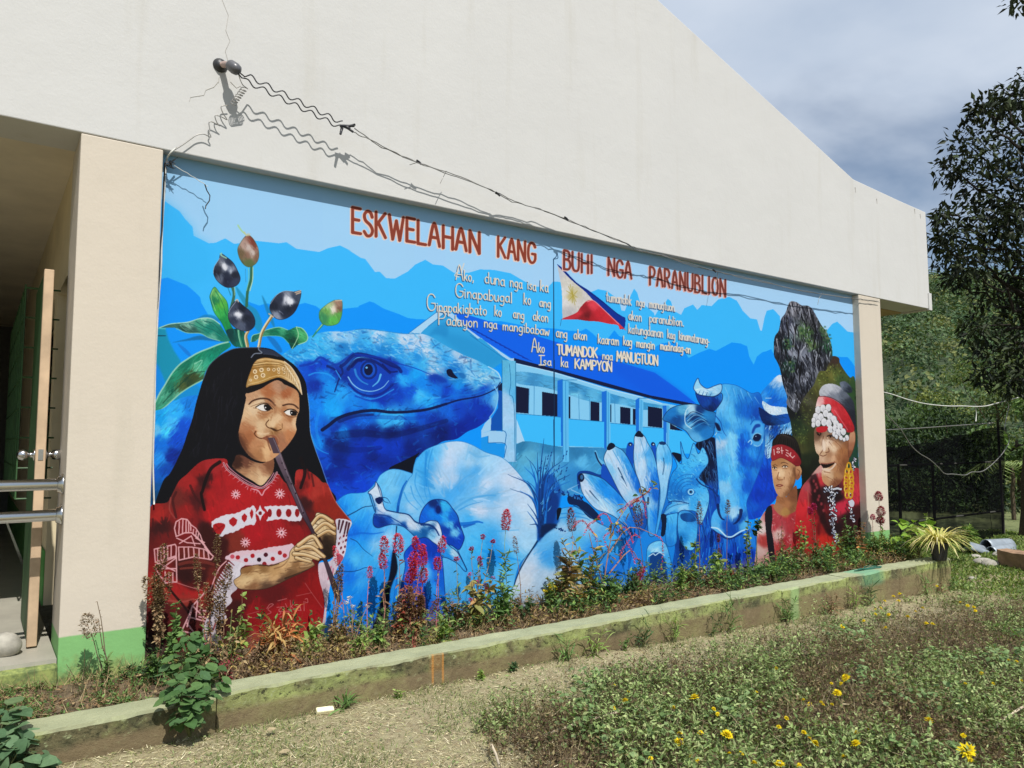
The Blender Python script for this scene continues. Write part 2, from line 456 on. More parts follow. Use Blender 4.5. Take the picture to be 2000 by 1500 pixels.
def hatch(clip, n, col, L, w, ang, spread=.3, a=.7, jit=.15):
    x0, y0, m = clip
    yy, xx = np.nonzero(m)
    if len(yy) == 0: return
    for i in prng.randint(0, len(yy), n):
        c = hx(col) * (1 + prng.normal(0, jit)); t = ang + prng.normal(0, spread)
        d = np.array([np.cos(t), np.sin(t)]) * L * PS * prng.uniform(.3, 1) * .5; c0 = np.array([xx[i] + x0, yy[i] + y0], float)
        nn = np.array([-d[1], d[0]]) * prng.normal(0, .14)
        stroke([c0 - d, c0 + nn, c0 + d], w * PS * prng.uniform(.5, 1.2), w * PS * .3, np.clip(c, 0, 1), a, .8, clip)


# --- brush lettering -------------------------------------------------
GL = {
 'A': (.62, "0,0 .3,1 .62,0|.12,.36 .5,.36"), 'B': (.55, "0,0 0,1|0,1 .35,.97 .48,.78 .35,.57 0,.53|.0,.53 .4,.5 .55,.27 .4,.03 0,0"),
 'D': (.58, "0,0 0,1|0,1 .35,.95 .56,.65 .56,.35 .35,.05 0,0"), 'E': (.48, "!0,0 0,1|!0,1 .46,1|!0,.53 .38,.53|!0,0 .48,0"),
 'G': (.6, "~.56,.82 .42,.98 .2,.98 .03,.75 .02,.28 .2,.02 .42,.02 .57,.2 .57,.45|!.57,.45 .32,.45"),
 'H': (.58, "!0,0 0,1|!.56,0 .56,1|!0,.52 .56,.52"), 'I': (.2, "!.08,0 .08,1"), 'K': (.58, "!0,0 0,1|!.54,1 .04,.48|!.14,.56 .56,0"),
 'L': (.46, "!0,1 0,0|!0,0 .46,0"), 'M': (.75, "!0,0 .06,1|!.06,1 .36,.35|!.36,.35 .66,1|!.66,1 .73,0"), 'N': (.6, "!0,0 0,1|!0,1 .56,0|!.56,0 .56,1"),
 'O': (.6, "~.3,1 .1,.92 0,.6 0,.35 .12,.06 .3,0 .48,.06 .58,.35 .58,.62 .48,.92 .3,1"), 'P': (.54, "!0,0 0,1|~0,1 .36,.97 .52,.76 .38,.5 0,.45"),
 'R': (.56, "!0,0 0,1|~0,1 .36,.97 .5,.77 .36,.54 0,.5|!.2,.5 .54,0"), 'S': (.54, "~.5,.8 .4,.97 .2,1 .04,.84 .1,.62 .38,.46 .52,.25 .42,.05 .2,0 .02,.16"),
 'T': (.56, "!0,1 .56,1|!.28,1 .28,0"), 'U': (.58, "~0,1 0,.3 .12,.04 .29,0 .46,.04 .56,.3 .56,1"), 'W': (.85, "!0,1 .2,0|!.2,0 .42,.8|!.42,.8 .62,0|!.62,0 .84,1"),
 'Y': (.56, "!0,1 .28,.5|!.56,1 .28,.5|!.28,.5 .28,0"), 'J': (.4, "~.36,1 .36,.2 .2,0 .02,.14"),
 'a': (.46, "~.4,.5 .2,.58 .03,.4 .03,.15 .16,0 .34,.08 .4,.3|~.4,.58 .39,.2 .47,0"), 'b': (.44, "!.02,1.05 .02,0|~.02,.4 .2,.58 .4,.46 .42,.2 .26,0 .02,.06"),
 'd': (.46, "~.4,.5 .2,.58 .03,.4 .03,.15 .16,0 .36,.08|!.41,1.05 .42,0"), 'e': (.42, "~.05,.3 .38,.34 .34,.52 .18,.58 .03,.4 .04,.14 .2,0 .38,.08"),
 'g': (.46, "~.4,.5 .2,.58 .03,.4 .03,.18 .16,.05 .36,.12|~.41,.58 .41,-.1 .3,-.35 .06,-.3"), 'h': (.44, "!.02,1.05 .02,0|~.02,.36 .2,.58 .36,.5 .4,.3 .4,0"),
 'i': (.16, "!.06,.58 .07,0|!.06,.82 .07,.78"), 'k': (.44, "!.04,1.05 .02,0|!.38,.6 .06,.26|!.12,.32 .42,0"), 'l': (.16, "!.06,1.05 .07,0"),
 'm': (.66, "!.02,.58 .02,0|~.02,.36 .16,.58 .28,.5 .3,.3 .3,0|~.31,.36 .44,.58 .58,.5 .61,.3 .61,0"), 'n': (.44, "!.02,.58 .02,0|~.02,.36 .2,.58 .36,.5 .4,.3 .4,0"),
 'o': (.44, "~.22,.58 .05,.45 .03,.2 .2,0 .36,.1 .41,.35 .34,.53 .22,.58"), 'p': (.44, "!.02,.6 .0,-.4|~.02,.4 .2,.58 .4,.46 .42,.2 .26,0 .02,.06"),
 'r': (.34, "!.02,.58 .02,0|~.02,.34 .16,.56 .32,.55"), 's': (.36, "~.33,.5 .18,.58 .05,.47 .14,.33 .3,.22 .28,.05 .14,0 .02,.08"),
 't': (.34, "~.14,.95 .13,.2 .2,0 .32,.04|!.0,.6 .32,.62"), 'u': (.44, "~.02,.58 .04,.15 .18,0 .34,.1 .4,.3|!.41,.58 .42,0"),
 'w': (.6, "~.02,.58 .14,0 .29,.45 .44,0 .58,.6"), 'y': (.44, "~.02,.58 .06,.2 .2,.08 .36,.2|~.41,.58 .4,-.1 .26,-.36 .06,-.28"),
 '.': (.14, "!.05,.05 .07,0"), ',': (.16, "!.08,.08 .02,-.14"), '-': (.3, "!.02,.28 .26,.28"),
}


def word(txt, win, a, b, h0, h1=None, w=2.4, col='E8DCC8', sh=('24507E', -1.3, 1.6, 1.), first=1., gap=.13, out=None):
    ox, oy, s = WINS[win]
    h1 = h1 or h0
    A = np.array([ox + a[0] / s, oy + a[1] / s]); B = np.array([ox + b[0] / s, oy + b[1] / s])
    adv = []; x = 0
    for i, ch in enumerate(txt):
        k = first if i == 0 else 1.
        adv.append((x, k)); x += GL[ch][0] * k + gap
    tot = x - gap
    segs = []
    for (gx, k), ch in zip(adv, txt):
        jx, jy = prng.normal(0, .015, 2)
        for st in GL[ch][1].split('|'):
            sm = not st.startswith('!')
            q = np.array([list(map(float, t.split(','))) for t in st.lstrip('!~').split()])
            q = q * k + (jx, jy)
            if sm and len(q) > 2: q = crom(q, False, 4)
            f = (gx + q[:, 0]) / tot
            h = (h0 + (h1 - h0) * f) / s
            P = A + (B - A) * f[:, None]
            P = P + np.stack([0 * h, -h * q[:, 1]], 1)
            segs.append(np.stack([(P[:, 0] - PX0) * PS, (P[:, 1] - PY0) * PS], 1))
    if out:
        for q in segs: stroke(q, (w + out[1]) * PS, (w + out[1]) * PS, out[0], 1, .8)
        for q in segs: stroke(q + np.array([-2.2, 1.8]) * PS, w * PS, w * PS, out[0], 1, .8)
    if sh:
        for q in segs: stroke(q + np.array(sh[1:3]) * PS, w * PS * 1.1, w * PS * 1.1, sh[0], sh[3], .8)
    for q in segs: stroke(q, w * PS, w * PS * .92, col, 1, .7)

def m_background():
    yy = np.linspace(0, 1, CV.H)[:, None, None]; xx = np.linspace(0, 1, CV.W)[None, :, None]
    CV.im[:] = hx('9CD0F6') * (1 - xx) + hx('AAD6FA') * xx
    r1 = ("C 150,500 185,520 240,560 330,620 380,690 450,765 460,845 530,880 600,915 660,910 750,870 830,920 880,915 1010,890 1240,915 1310,905 1400,965 1610,995 1690,960 1800,935 1900,985 "
          "G 100,510 210,580 250,590 340,710 380,705 440,765 520,770 640,705 710,640 800,597 870,640 960,650 1060,715 1200,715 1300,685 1430,690 1580,720 1700,790 1800,840 1900,850 "
          "H 150,560 190,515 250,518 400,600 540,610 600,585 680,600 760,660 800,720 815,780 845,785 870,720 900,640 930,580 960,620 980,690 1050,750 1110,800 1120,830 1150,780 1200,730 1240,672 1270,700 1290,780 1360,820 1390,760 1470,725 1510,775 1550,730 1640,740 1700,680 1800,655 1870,690 "
          "I 760,150 800,220 870,290 930,300 960,400 975,405 1000,280 1020,220 1080,205 1140,270 1150,400 1570,400 1620,340 1665,320 1720,370 1760,410 1850,425 ")
    low = 'J 4000,9000 A -2000,9000'
    fill(r1 + low, '38BAFF', False)
    fill("C 150,500 185,520 240,560 330,620 380,690 450,765 460,845 530,880 600,915 640,1200 300,1400 150,1500", '30B4F6', False, 14, .5)
    r2 = ("D 100,500 170,490 220,478 300,510 400,550 470,610 520,660 530,710 570,780 600,830 640,870 800,800 960,700 1060,735 1130,715 1300,760 1480,710 1580,740 1620,770 1830,765 1969,750 "
          "G 190,1020 290,978 330,990 420,1045 560,1095 640,1130 720,1140 1000,1150 1500,1160 1700,1200 "
          "H 0,935 200,945 330,965 440,970 490,945 550,990 590,1030 690,1040 750,960 790,1010 880,1060 950,1110 1100,1130 1180,1080 1300,1070 1350,1100 1400,1170 1430,1215 1520,1170 1620,1130 1680,1150 "
          "I 700,510 780,520 840,545 860,640 900,715 930,640 980,600 1020,590 1060,570 1080,610 1300,680 1640,640 1760,645 1800,690 1830,740 1900,760 ")
    fill(r2 + low, '0096FE', False)
    # teal shapes behind the leaves
    fill("A 100,0 200,0 230,110 280,210 340,300 340,430 330,700 250,640 170,430 100,300", '1290A6', False, 2, .85)
    line("A 110,74 200,74", 2.2, '0A4860'); line("A 110,4 200,10", 2.5, '50B8C0')
    fill("A 120,330 170,430 200,560 150,640 110,600", '0C88E0', True, 3, .8)
    fill("A 330,560 470,520 520,560 480,640 380,700 330,720", '1088C0', True, 3, .7)
    for s, c in (("D 850,560 930,660 960,720 1040,780 1090,900 1060,980 1000,900 960,800 870,640", '188EB8'),
                 ("D 1085,640 1150,760 1200,900 1190,930 1130,800", '1580B4'), ("D 260,1075 400,1040 520,1010 640,1040 760,1070 640,1060 520,1050 380,1060", '0A68A0'),
                 ("D 310,1080 400,1140 440,1200 390,1180", '0C78D8'), ("D 480,870 560,820 650,830 700,880 600,860", '1080B8'), ("D 1130,1020 1200,1040 1270,1140 1240,1160", '0870C0')):
        fill(s, c, True, 1, .85)


def m_school():
    fill("G 970,1075 1560,1500 E 1840,360 1750,370 1640,420 1450,330 1200,230 950,150 G 740,1290", '2CA2E2')
    fill("E 1180,90 1500,170 1840,350 1750,370 1640,420 1450,330", '1C8CCC', False, 8, .5)
    fill("G 930,1055 985,1075 940,1120 830,1200 750,1275 645,1275", 'A8D6F6', False)
    line("G 925,1060 645,1272|980,1085 830,1205", 1., '0C6CB4')
    fill("G 830,1290 900,1210 1000,1180 1000,1300 E 1240,140 1160,150", '1480C4', True, 4, .5)
    # roof, soffit band
    fill("G 1040,1065 1200,1105 1969,1340 H 230,1070 740,1235 1120,1350 1330,1500 L 1910,585 1500,525 1100,410 650,290 290,190 G 1580,1490 1330,1330 1180,1220", '0262EC', False)
    fill("H 500,1170 740,1235 1120,1350 1330,1500 L 1910,585 1500,525", '0458E0', False, 8, .6)
    for i in range(13):
        t = i / 12.
        x = 1190 + t * 500; y = 1215 + t * 275
        line("G %d,%d %d,%d" % (x, y, x + 95, y + 38), 1.6, '042C9C', .9, .3)
    fill("G 960,1058 1050,1090 1180,1220 1330,1330 1580,1500 L 290,180 290,225 185,160 0,0 G 1280,1320 1100,1170 980,1090", 'AAD2F4', False)
    line("G 980,1095 1100,1180 1280,1330 E 1500,150 1800,355", 1., '1478B8')
    fill("L 305,225 640,300 1100,440 1400,515 1600,575 1760,605 1760,700 1660,1020 310,1090", '84CCF4', False)
    c = paint("L 308,300 640,345 1100,480 1400,560 1700,625 1700,720 1600,620 1450,640 1230,590 950,560 760,500 560,440 310,400",
              "L 350,330,58ACDC 450,370,3C90C8 600,390,4AA4D8 700,420,58B0E0 820,440,3088C0 900,480,3C94CC 1000,500,58B4E4 1100,520,3C98D0 1200,540,3490CC 1350,570,4CA8DC 1500,600,3A98D0 1650,640,58B4E0 850,500,70C0E8 1250,580,60B8E8", 2, 4, 130, 14, 2.5, .22, .14)
    for s in ("310,428 427,450 422,672 310,662", "540,478 675,500 675,697 540,687", "775,520 792,520 792,716 775,712", "970,562 1048,575 1048,740 970,735",
              "1145,590 1156,592 1156,748 1145,745", "1232,610 1325,624 1325,768 1232,757", "1346,628 1370,632 1370,772 1346,770", "1480,607 1606,627 1606,798 1480,785", "1675,760 1790,825 1675,812"):
        fill('L ' + s, '091234', False)
    line("L 470,420 468,680|425,450 420,670|865,500 870,720|960,545 965,735|1185,565 1188,750", 1.1, '3A88C0', .9)
    for s in ("310,670 710,703 710,962 310,940", "775,718 1090,743 1090,972 775,960", "1145,755 1400,775 1400,992 1145,975", "1420,790 1632,802 1640,1012 1430,992", "1665,815 1800,830 1900,930 1880,1030 1660,1022"):
        fill('L ' + s, '3ABCFF', False)
    line("L 310,672 710,704|775,719 1090,744|1145,756 1370,776|1430,791 1630,803", 1., '1870B0')
    fill("L 313,720 392,937 313,935", 'A8D6F6', False)
    paint("L 310,945 710,966 1100,975 1400,995 1440,1100 L 1400,1300 310,1400", "L 350,970,2C7CAC 600,980,2A7EB4 400,1040,58B0D8 600,1060,50A8DC 500,1200,48B0EC 850,1000,2A7AB0 950,1020,2E84BC 1000,1080,3C98D0 900,1100,58B8EC 850,1200,2C88CC 1200,1000,2880C0 1200,1200,2090E0", 2, 5, 120, 18, 3, 2.3, .12)
    fill("L 290,178 650,275 1100,397 1500,510 1920,590 1880,612 1500,537 1100,432 650,302 292,218", '08153E', False)
    line("L 305,226 640,306 1100,446 1400,520 1600,582", 1.5, 'C4E4FA', .9)
    for d, l in (("675,380 722,365 725,962 710,962 705,700 675,700", "722,372 775,395 778,1100 725,1100"), ("1070,480 1112,468 1112,1000 1090,972 1090,745 1070,742", "1112,470 1146,490 1142,1000 1110,1000"),
                 ("1370,550 1402,530 1402,850 1372,830", "1402,540 1440,560 1430,920 1400,900"), ("1610,600 1647,600 1642,1000 1622,980", "1647,600 1672,602 1667,1020 1645,1012")):
        fill('L ' + d, '1270DA', False); fill('L ' + l, '5CBCF2', False)
    line("L 748,385 752,1090|1128,480 1128,1000|1420,550 1416,900|722,370 727,1080|1112,470 1112,990|1657,602 1655,1010", .9, '1C80C8', .9)
    line("L 725,375 850,372|1400,535 1510,535", 1.2, '1C78B8')
    # front post with its shade, steps
    paint("L 185,195 306,205 312,1100 230,1100 190,1060 185,440", "L 215,250,58B4DC 270,260,66BCE4 250,380,60B8E4 290,500,58B4E8 215,550,A0CCF0 230,700,A4D0F4 280,650,9CCEF2 250,900,98CCF2 290,900,88C8F0 240,1050,9ACCF2", 2.5, 2, smooth=False)
    line("L 250,230 262,400 250,500 290,580 300,1100|305,205 309,1090|185,200 188,1050", 1.1, '1A70A8')
    fill("L 150,400 186,400 186,822 85,820 88,720 150,620", '0452B4', False)
    fill("L 150,400 186,400 186,470 150,465", '06183C', False)
    fill("L 0,850 85,822 212,832 212,938 60,932 60,870 0,885 0,820 30,760 88,700 85,820", '9CCEF2', False)
    fill("L 0,885 60,872 60,932 212,940 205,1062 150,1080 0,1000", '1496EE', False)
    line("L 60,932 212,940 205,1060|60,872 60,932|85,822 212,832 212,938", 1.2, '0C60A8')


def m_flag():
    paint("H 230,366 270,405 350,485 480,585 565,682 520,690 440,760 400,805 290,858 275,845 268,600 243,450",
          "H 260,430,C4C6CE 320,520,D0CEC6 300,600,D8D8D6 360,640,C4B878 420,640,C8C4B0 300,700,DADADA 420,700,D0CCC8 330,800,BCBCC0 480,640,CDCAC8", 2, 2, 60, 8, 2, .9, .05)
    line("H 330,560 400,700|310,600 410,660|370,560 365,710|330,690 410,600|345,540 390,730", 1.3, 'A89A38', .75)
    fill("H 226,360 285,400 400,520 520,600 650,700 740,780 820,832 850,852 846,930 822,952 780,905 700,812 600,725 550,680 480,605 350,495", '022C94')
    line("H 240,375 400,530 520,612 660,715 800,830", 1.6, '011C68', .8)
    paint("H 270,857 400,802 440,750 500,692 560,690 640,760 740,850 800,905 862,966 830,948 800,952 780,915 700,902 600,882 500,876 400,862 300,864",
          "H 320,850,C03040 420,800,C82E3A 470,760,9A1E28 500,830,6E141C 560,730,E04050 600,800,C42432 540,850,B01E2A 700,860,C82834 780,900,D03440 460,850,8A1A22", 2, 2, 50, 8, 2, .6, .1)
    line("H 500,700 560,690 650,770 790,905", 1.6, 'F0A0A8', .8)
    line("H 193,310 197,1500", 1.7, '0A2C50'); line("L 648,200 648,960", 1.7, '0A2C50'); line("K 570,0 575,600", 1.7, '0A3468', .9)
    line("H 196,305 215,290 225,262 232,300 200,310", 1.2, '0A2C50'); line("H 265,860 255,920", .8, '206090')


def m_text():
    o = ('EBCDBE', 2.0); br = '8A3C2A'
    word('ESKWELAHAN', 'G', (135, 345), (1300, 538), 228, 190, 6.4, br, None, out=o, gap=.2)
    word('KANG', 'G', (1468, 570), (1808, 628), 182, 178, 5.4, br, None, out=o, gap=.2)
    word('BUHI', 'H', (288, 402), (555, 442), 172, 162, 4.6, '7A3830', None, out=('E0B8B4', 1.4), gap=.22)
    word('NGA', 'H', (695, 460), (908, 490), 158, 150, 4.4, '7A3830', None, out=('E0B8B4', 1.4), gap=.2)
    word('PARANUBLION', 'H', (1076, 538), (1768, 655), 164, 152, 4.2, '7A3A30', None, out=('DDB0AA', 1.2), gap=.24)
    def t(x, win, a, b, h, w=2.05, **k): word(x, win, a, b, h, None, w, **k)
    t('Ako,', 'G', (1080, 778), (1245, 800), 92, first=1.5)
    line("G 1155,630 1135,690|1100,700 1070,740 1110,755", 1.6, 'E4D8C6')
    t('duna', 'G', (1348, 805), (1530, 838), 95); t('nga', 'G', (1578, 842), (1688, 862), 90); t('isa', 'G', (1736, 865), (1815, 880), 85); t('ka', 'G', (1856, 882), (1925, 895), 95)
    t('Ginapabugal', 'G', (1078, 935), (1598, 992), 92, first=1.35); t('ko', 'G', (1702, 1000), (1765, 1010), 95); t('ang', 'G', (1848, 1022), (1948, 1038), 80)
    t('Ginapakigbato', 'G', (818, 1060), (1362, 1105), 88, first=1.7); t('ko', 'G', (1437, 1108), (1500, 1118), 88); t('ang', 'G', (1608, 1125), (1705, 1142), 80); t('akon', 'G', (1788, 1145), (1925, 1170), 80)
    t('Padayon', 'G', (925, 1190), (1278, 1215), 92, first=1.35); t('nga', 'G', (1342, 1215), (1458, 1230), 82); t('mangibabaw', 'G', (1512, 1238), (1938, 1290), 80)
    t('Ako', 'G', (1775, 1440), (1893, 1450), 85, first=1.5)
    t('ang', 'H', (218, 1020), (318, 1035), 85); t('akon', 'H', (382, 1040), (500, 1052), 82); t('kaaram', 'H', (602, 1080), (790, 1097), 80); t('kag', 'H', (832, 1095), (910, 1105), 78)
    t('mangin', 'H', (952, 1112), (1118, 1135), 75, 2.1); t('madinalag-on', 'H', (1172, 1135), (1448, 1172), 75, 2.)
    t('tumandok', 'H', (678, 692), (905, 730), 85, 2.1, col='DCD6CC'); t('nga', 'H', (956, 735), (1025, 748), 75, 2., col='DCD6CC'); t('manugtuon.', 'H', (1072, 752), (1310, 790), 75, 2., col='DCD6CC')
    t('akon', 'H', (882, 862), (998, 880), 80, 2.1, col='DCD6CC'); t('paranublion.', 'H', (1072, 885), (1385, 925), 75, 2.1, col='DCD6CC')
    t('katungdanan', 'H', (882, 985), (1195, 1027), 80, 2.1, col='DCD6CC'); t('kag', 'H', (1237, 1030), (1305, 1045), 75, 2., col='DCD6CC'); t('kinamatarung-', 'H', (1342, 1045), (1620, 1092), 75, 2., col='DCD6CC')
    t('TUMANDOK', 'H', (228, 1180), (593, 1212), 88, 3.2); t('nga', 'H', (642, 1225), (733, 1236), 72); t('MANUGTUON', 'H', (772, 1242), (1148, 1280), 88, 3.)
    t('Isa', 'H', (72, 1278), (170, 1285), 72, first=1.25); line("H 60,1192 110,1192|60,1278 112,1280", 2.2, 'E8DCC8'); t('ka', 'H', (262, 1292), (325, 1300), 82); t('KAMPYON', 'H', (392, 1306), (728, 1338), 84, 3.)


def m_lizard():
    out = ("E -60,330 60,240 130,180 220,140 330,115 470,115 560,100 640,95 800,110 950,130 1080,130 1180,160 1260,210 1330,250 1450,310 1550,350 1640,400 1710,440 1740,490 1745,530 1720,570 1720,640 1700,740 1650,820 1560,890 1470,930 1380,990 1270,1010 "
           "1180,1070 1080,1130 900,1200 800,1260 740,1320 680,1390 650,1420 480,1440 400,1500 300,1500 100,1300 0,900 -60,500")
    c = paint(out, "E 0,300,2AA8F0 100,300,2AA8F0 250,200,3AB8F8 400,150,A8D0F0 500,170,8AC8F4 300,270,30B0F0 450,240,1880D0 560,250,2098E8 650,200,40B8F8 750,150,B8D8F4 850,180,50B8F0 950,180,C0DAF2 700,290,1A90E0 800,260,1888D8 900,250,2098E8 1000,240,B0D0F0 "
          "1100,190,B8D4F0 1150,280,C0D8F0 1050,320,2090E0 1200,220,40B0F0 1200,350,90C8F0 1100,380,3AB0F0 1300,330,38A8F0 1400,280,A8CCEC 1470,320,B8D4EE 1350,430,1070C8 1200,430,A8CCE8 1500,400,70C0F0 1600,400,50B8F0 1600,480,A8D8F0 1500,480,88C8F0 1690,470,78C8F0 1400,500,1A88D8 1550,540,50B0EC "
          "900,320,28A0EC 620,255,1C88D8 360,200,58BCF4 200,300,38B4F4 380,330,3AB4F4 1000,370,34A8F0 "
          "200,400,0838C0 300,370,0440C8 400,420,0634A8 150,420,0450D0 300,480,0A80E8 240,550,062EA0 350,560,1090F0 250,700,0A80F0 220,850,0A70E8 350,700,10A0F8 450,620,20A0F8 400,760,18A8FF 550,700,1088F0 500,480,042A98 600,320,04208A 700,330,0838B8 850,370,042C9C 850,430,0430A8 960,430,0860D8 "
          "950,500,20A8FC 1050,450,10A0F8 1100,520,0888F0 1000,600,0650D0 900,620,0440C0 750,660,0430B0 850,560,063CB8 1080,640,38B8FC 1150,670,20A8F8 1200,580,0878E8 1300,600,0640C0 1200,490,0438B0 1400,560,1090F0 1350,630,0868E0 1450,600,0650C8 1600,590,0848C0 700,730,0C90F0 600,740,0A70E0 "
          "500,830,0648C8 650,820,0A68E0 800,830,30B0F8 900,820,38B8FC 1000,810,0E80E8 1100,800,0650D0 400,900,0838A8 450,930,0A80E8 550,950,042A90 700,930,03207A 850,930,021A6A 1000,900,042488 1200,850,0530A0 1300,760,0A60D8 1400,740,0640C0 1550,700,0434B0 1650,640,2080E0 1690,650,70C0F0 1600,760,0430B0 "
          "1500,850,0428A0 1400,920,042090 1250,930,02186A 300,950,0858D0 280,1000,0A80E8 350,1000,042078 450,1050,032070 600,1050,0430B0 750,1050,0438C8 900,1050,0434B8 1000,1080,021C78 700,1130,042080 550,1150,0430B0 420,1150,032080 300,1150,0648C8 350,1280,042490 400,1380,0440C8 500,1280,0428A0 "
          "650,1200,0428A0 600,1350,0640D0 800,1180,042898 700,1300,0850D8 450,1420,0648D0 620,430,0838B0 700,500,0848C0 580,560,0A60D8 780,430,0630A8", 2.0, 4, 1700, 10, 3., None, .09, blur=3)
    x0, y0, m = c
    up = W("E -60,330 60,240 130,180 330,115 640,95 1080,130 1260,210 1450,310 1640,400 1740,490 1600,560 1450,540 1300,500 1180,450 1050,390 900,350 760,300 540,270 440,330 330,330 210,350 0,380")
    ux, uy, um = raster(crom(up))
    for col, n in (('B4D8F4', 60), ('2090E0', 150), ('5CC0F6', 140), ('1470C4', 50)):
        hatch((ux, uy, um), n, col, 16, 3.6, .38, .3, .45, .06)
    hatch(c, 120, '0C90F4', 16, 4.5, -.2, .6, .22, .1); hatch(c, 120, '021458', 20, 5., -.3, .5, .25, .1)
    # brow shade, eye
    line('E 430,850 620,810 850,815 1050,820 1250,780', 10, '0638A8', .35, .6); line('E 420,960 620,940 850,960 1100,900 1300,840', 16, '020E48', .4, .5); line('E 400,1060 560,1080 760,1060', 14, '02125A', .3, .6); line('E 260,760 240,900 280,1060', 7, '20A0F8', .35, .6); line('E 1060,600 1150,655 1250,650', 6, '50C0FC', .4, .5); line('E 920,470 960,540 1000,560', 7, '30B0FC', .4, .6)
    line("E 110,395 210,372 270,325 330,352 400,384 460,352 540,292", 4.5, '0434A8', .75)
    line("E 440,400 480,370 560,300 680,315 800,355 900,405 930,440", 6.5, '031C74', .85)
    line("E 560,300 760,328 900,372 1050,415 1180,470", 3.5, '0434B0', .7, .4)
    fill("E 500,470 530,390 590,345 680,350 780,400 840,460 830,540 760,600 660,620 570,580 520,520", '0640B8', True, 4, .8)
    line("E 515,385 575,330 660,335 690,355", 2.6, '58B4F0'); line("E 530,400 580,350 640,360", 6, '02186A', .9)
    line("E 780,380 840,440 900,440|760,350 860,400 920,410", 3., '02186A', .9)
    ell("E 668,432", 84, 94, '0440C0'); ell("E 668,428", 70, 78, '03267C'); ell("E 668,428", 52, 60, '0E50C4'); ell("E 665,425", 36, 46, '020E3A'); ell("E 650,408", 10, 9, '6CB8F0')
    line("E 500,420 540,370 590,340 680,345 760,385 840,450", 7, '02145C', .75, .7); line("E 555,425 570,475 610,520 660,545", 4.5, '3090E0', .8, .5); line("E 765,465 745,520 700,560", 4, '60C0F4', .9, .5)
    line("E 500,485 540,545 610,590 700,600 780,570 830,515", 2.4, '8CCCF4', .9, .6); line("E 505,540 580,610 680,640 780,615 860,550", 4.5, '042488', .9)
    line("E 520,590 620,655 740,655 870,585", 2.2, '2C98F0', .8); line("E 560,640 700,680 820,650 900,570", 3.5, '0434B0', .6)
    line("E 330,395 400,430 440,470|440,390 455,450 430,490 390,605", 4.6, '03206E', .9, .5); line("E 400,430 440,500", 2, '2C90E8')
    line("E 180,470 240,450 330,460 390,500", 3, '20A0F8', .7)
    fill("E 1300,432 1335,420 1362,460 1392,495 1350,492 1312,472", '020C30'); fill("E 1400,460 1430,450 1460,480 1430,500", '1266B4', True, 1, .8)
    fill("E 1200,470 1260,480 1310,520 1250,530", '0438A8', True, 2, .8)
    line("E 290,915 340,880 420,820 540,778 700,757 850,772 1000,767 1150,747 1300,703", 7, '02103E', .95, .7)
    line("E 1150,747 1300,703 1400,672 1500,655 1600,630 1700,580 1738,528", 4.2, '021450', .9, .4)
    line("E 430,840 560,800 700,790", 9, '021050', .55, .5); line("E 1150,720 1350,640 1500,625 1640,580", 2.5, '0A70DC', .7)
    line("E 1690,560 1720,630 1700,740 1650,815", 2., '90D0F6', .8); line("E 1640,400 1715,445 1742,500", 2, 'C4E4F8', .8)
    line("E 560,100 640,93 800,112 950,132 1080,132", 1.4, '1880C8', .8)
    line("E 200,960 240,1050 290,1090 340,1110", 4, '20A0F4', .6, .4)


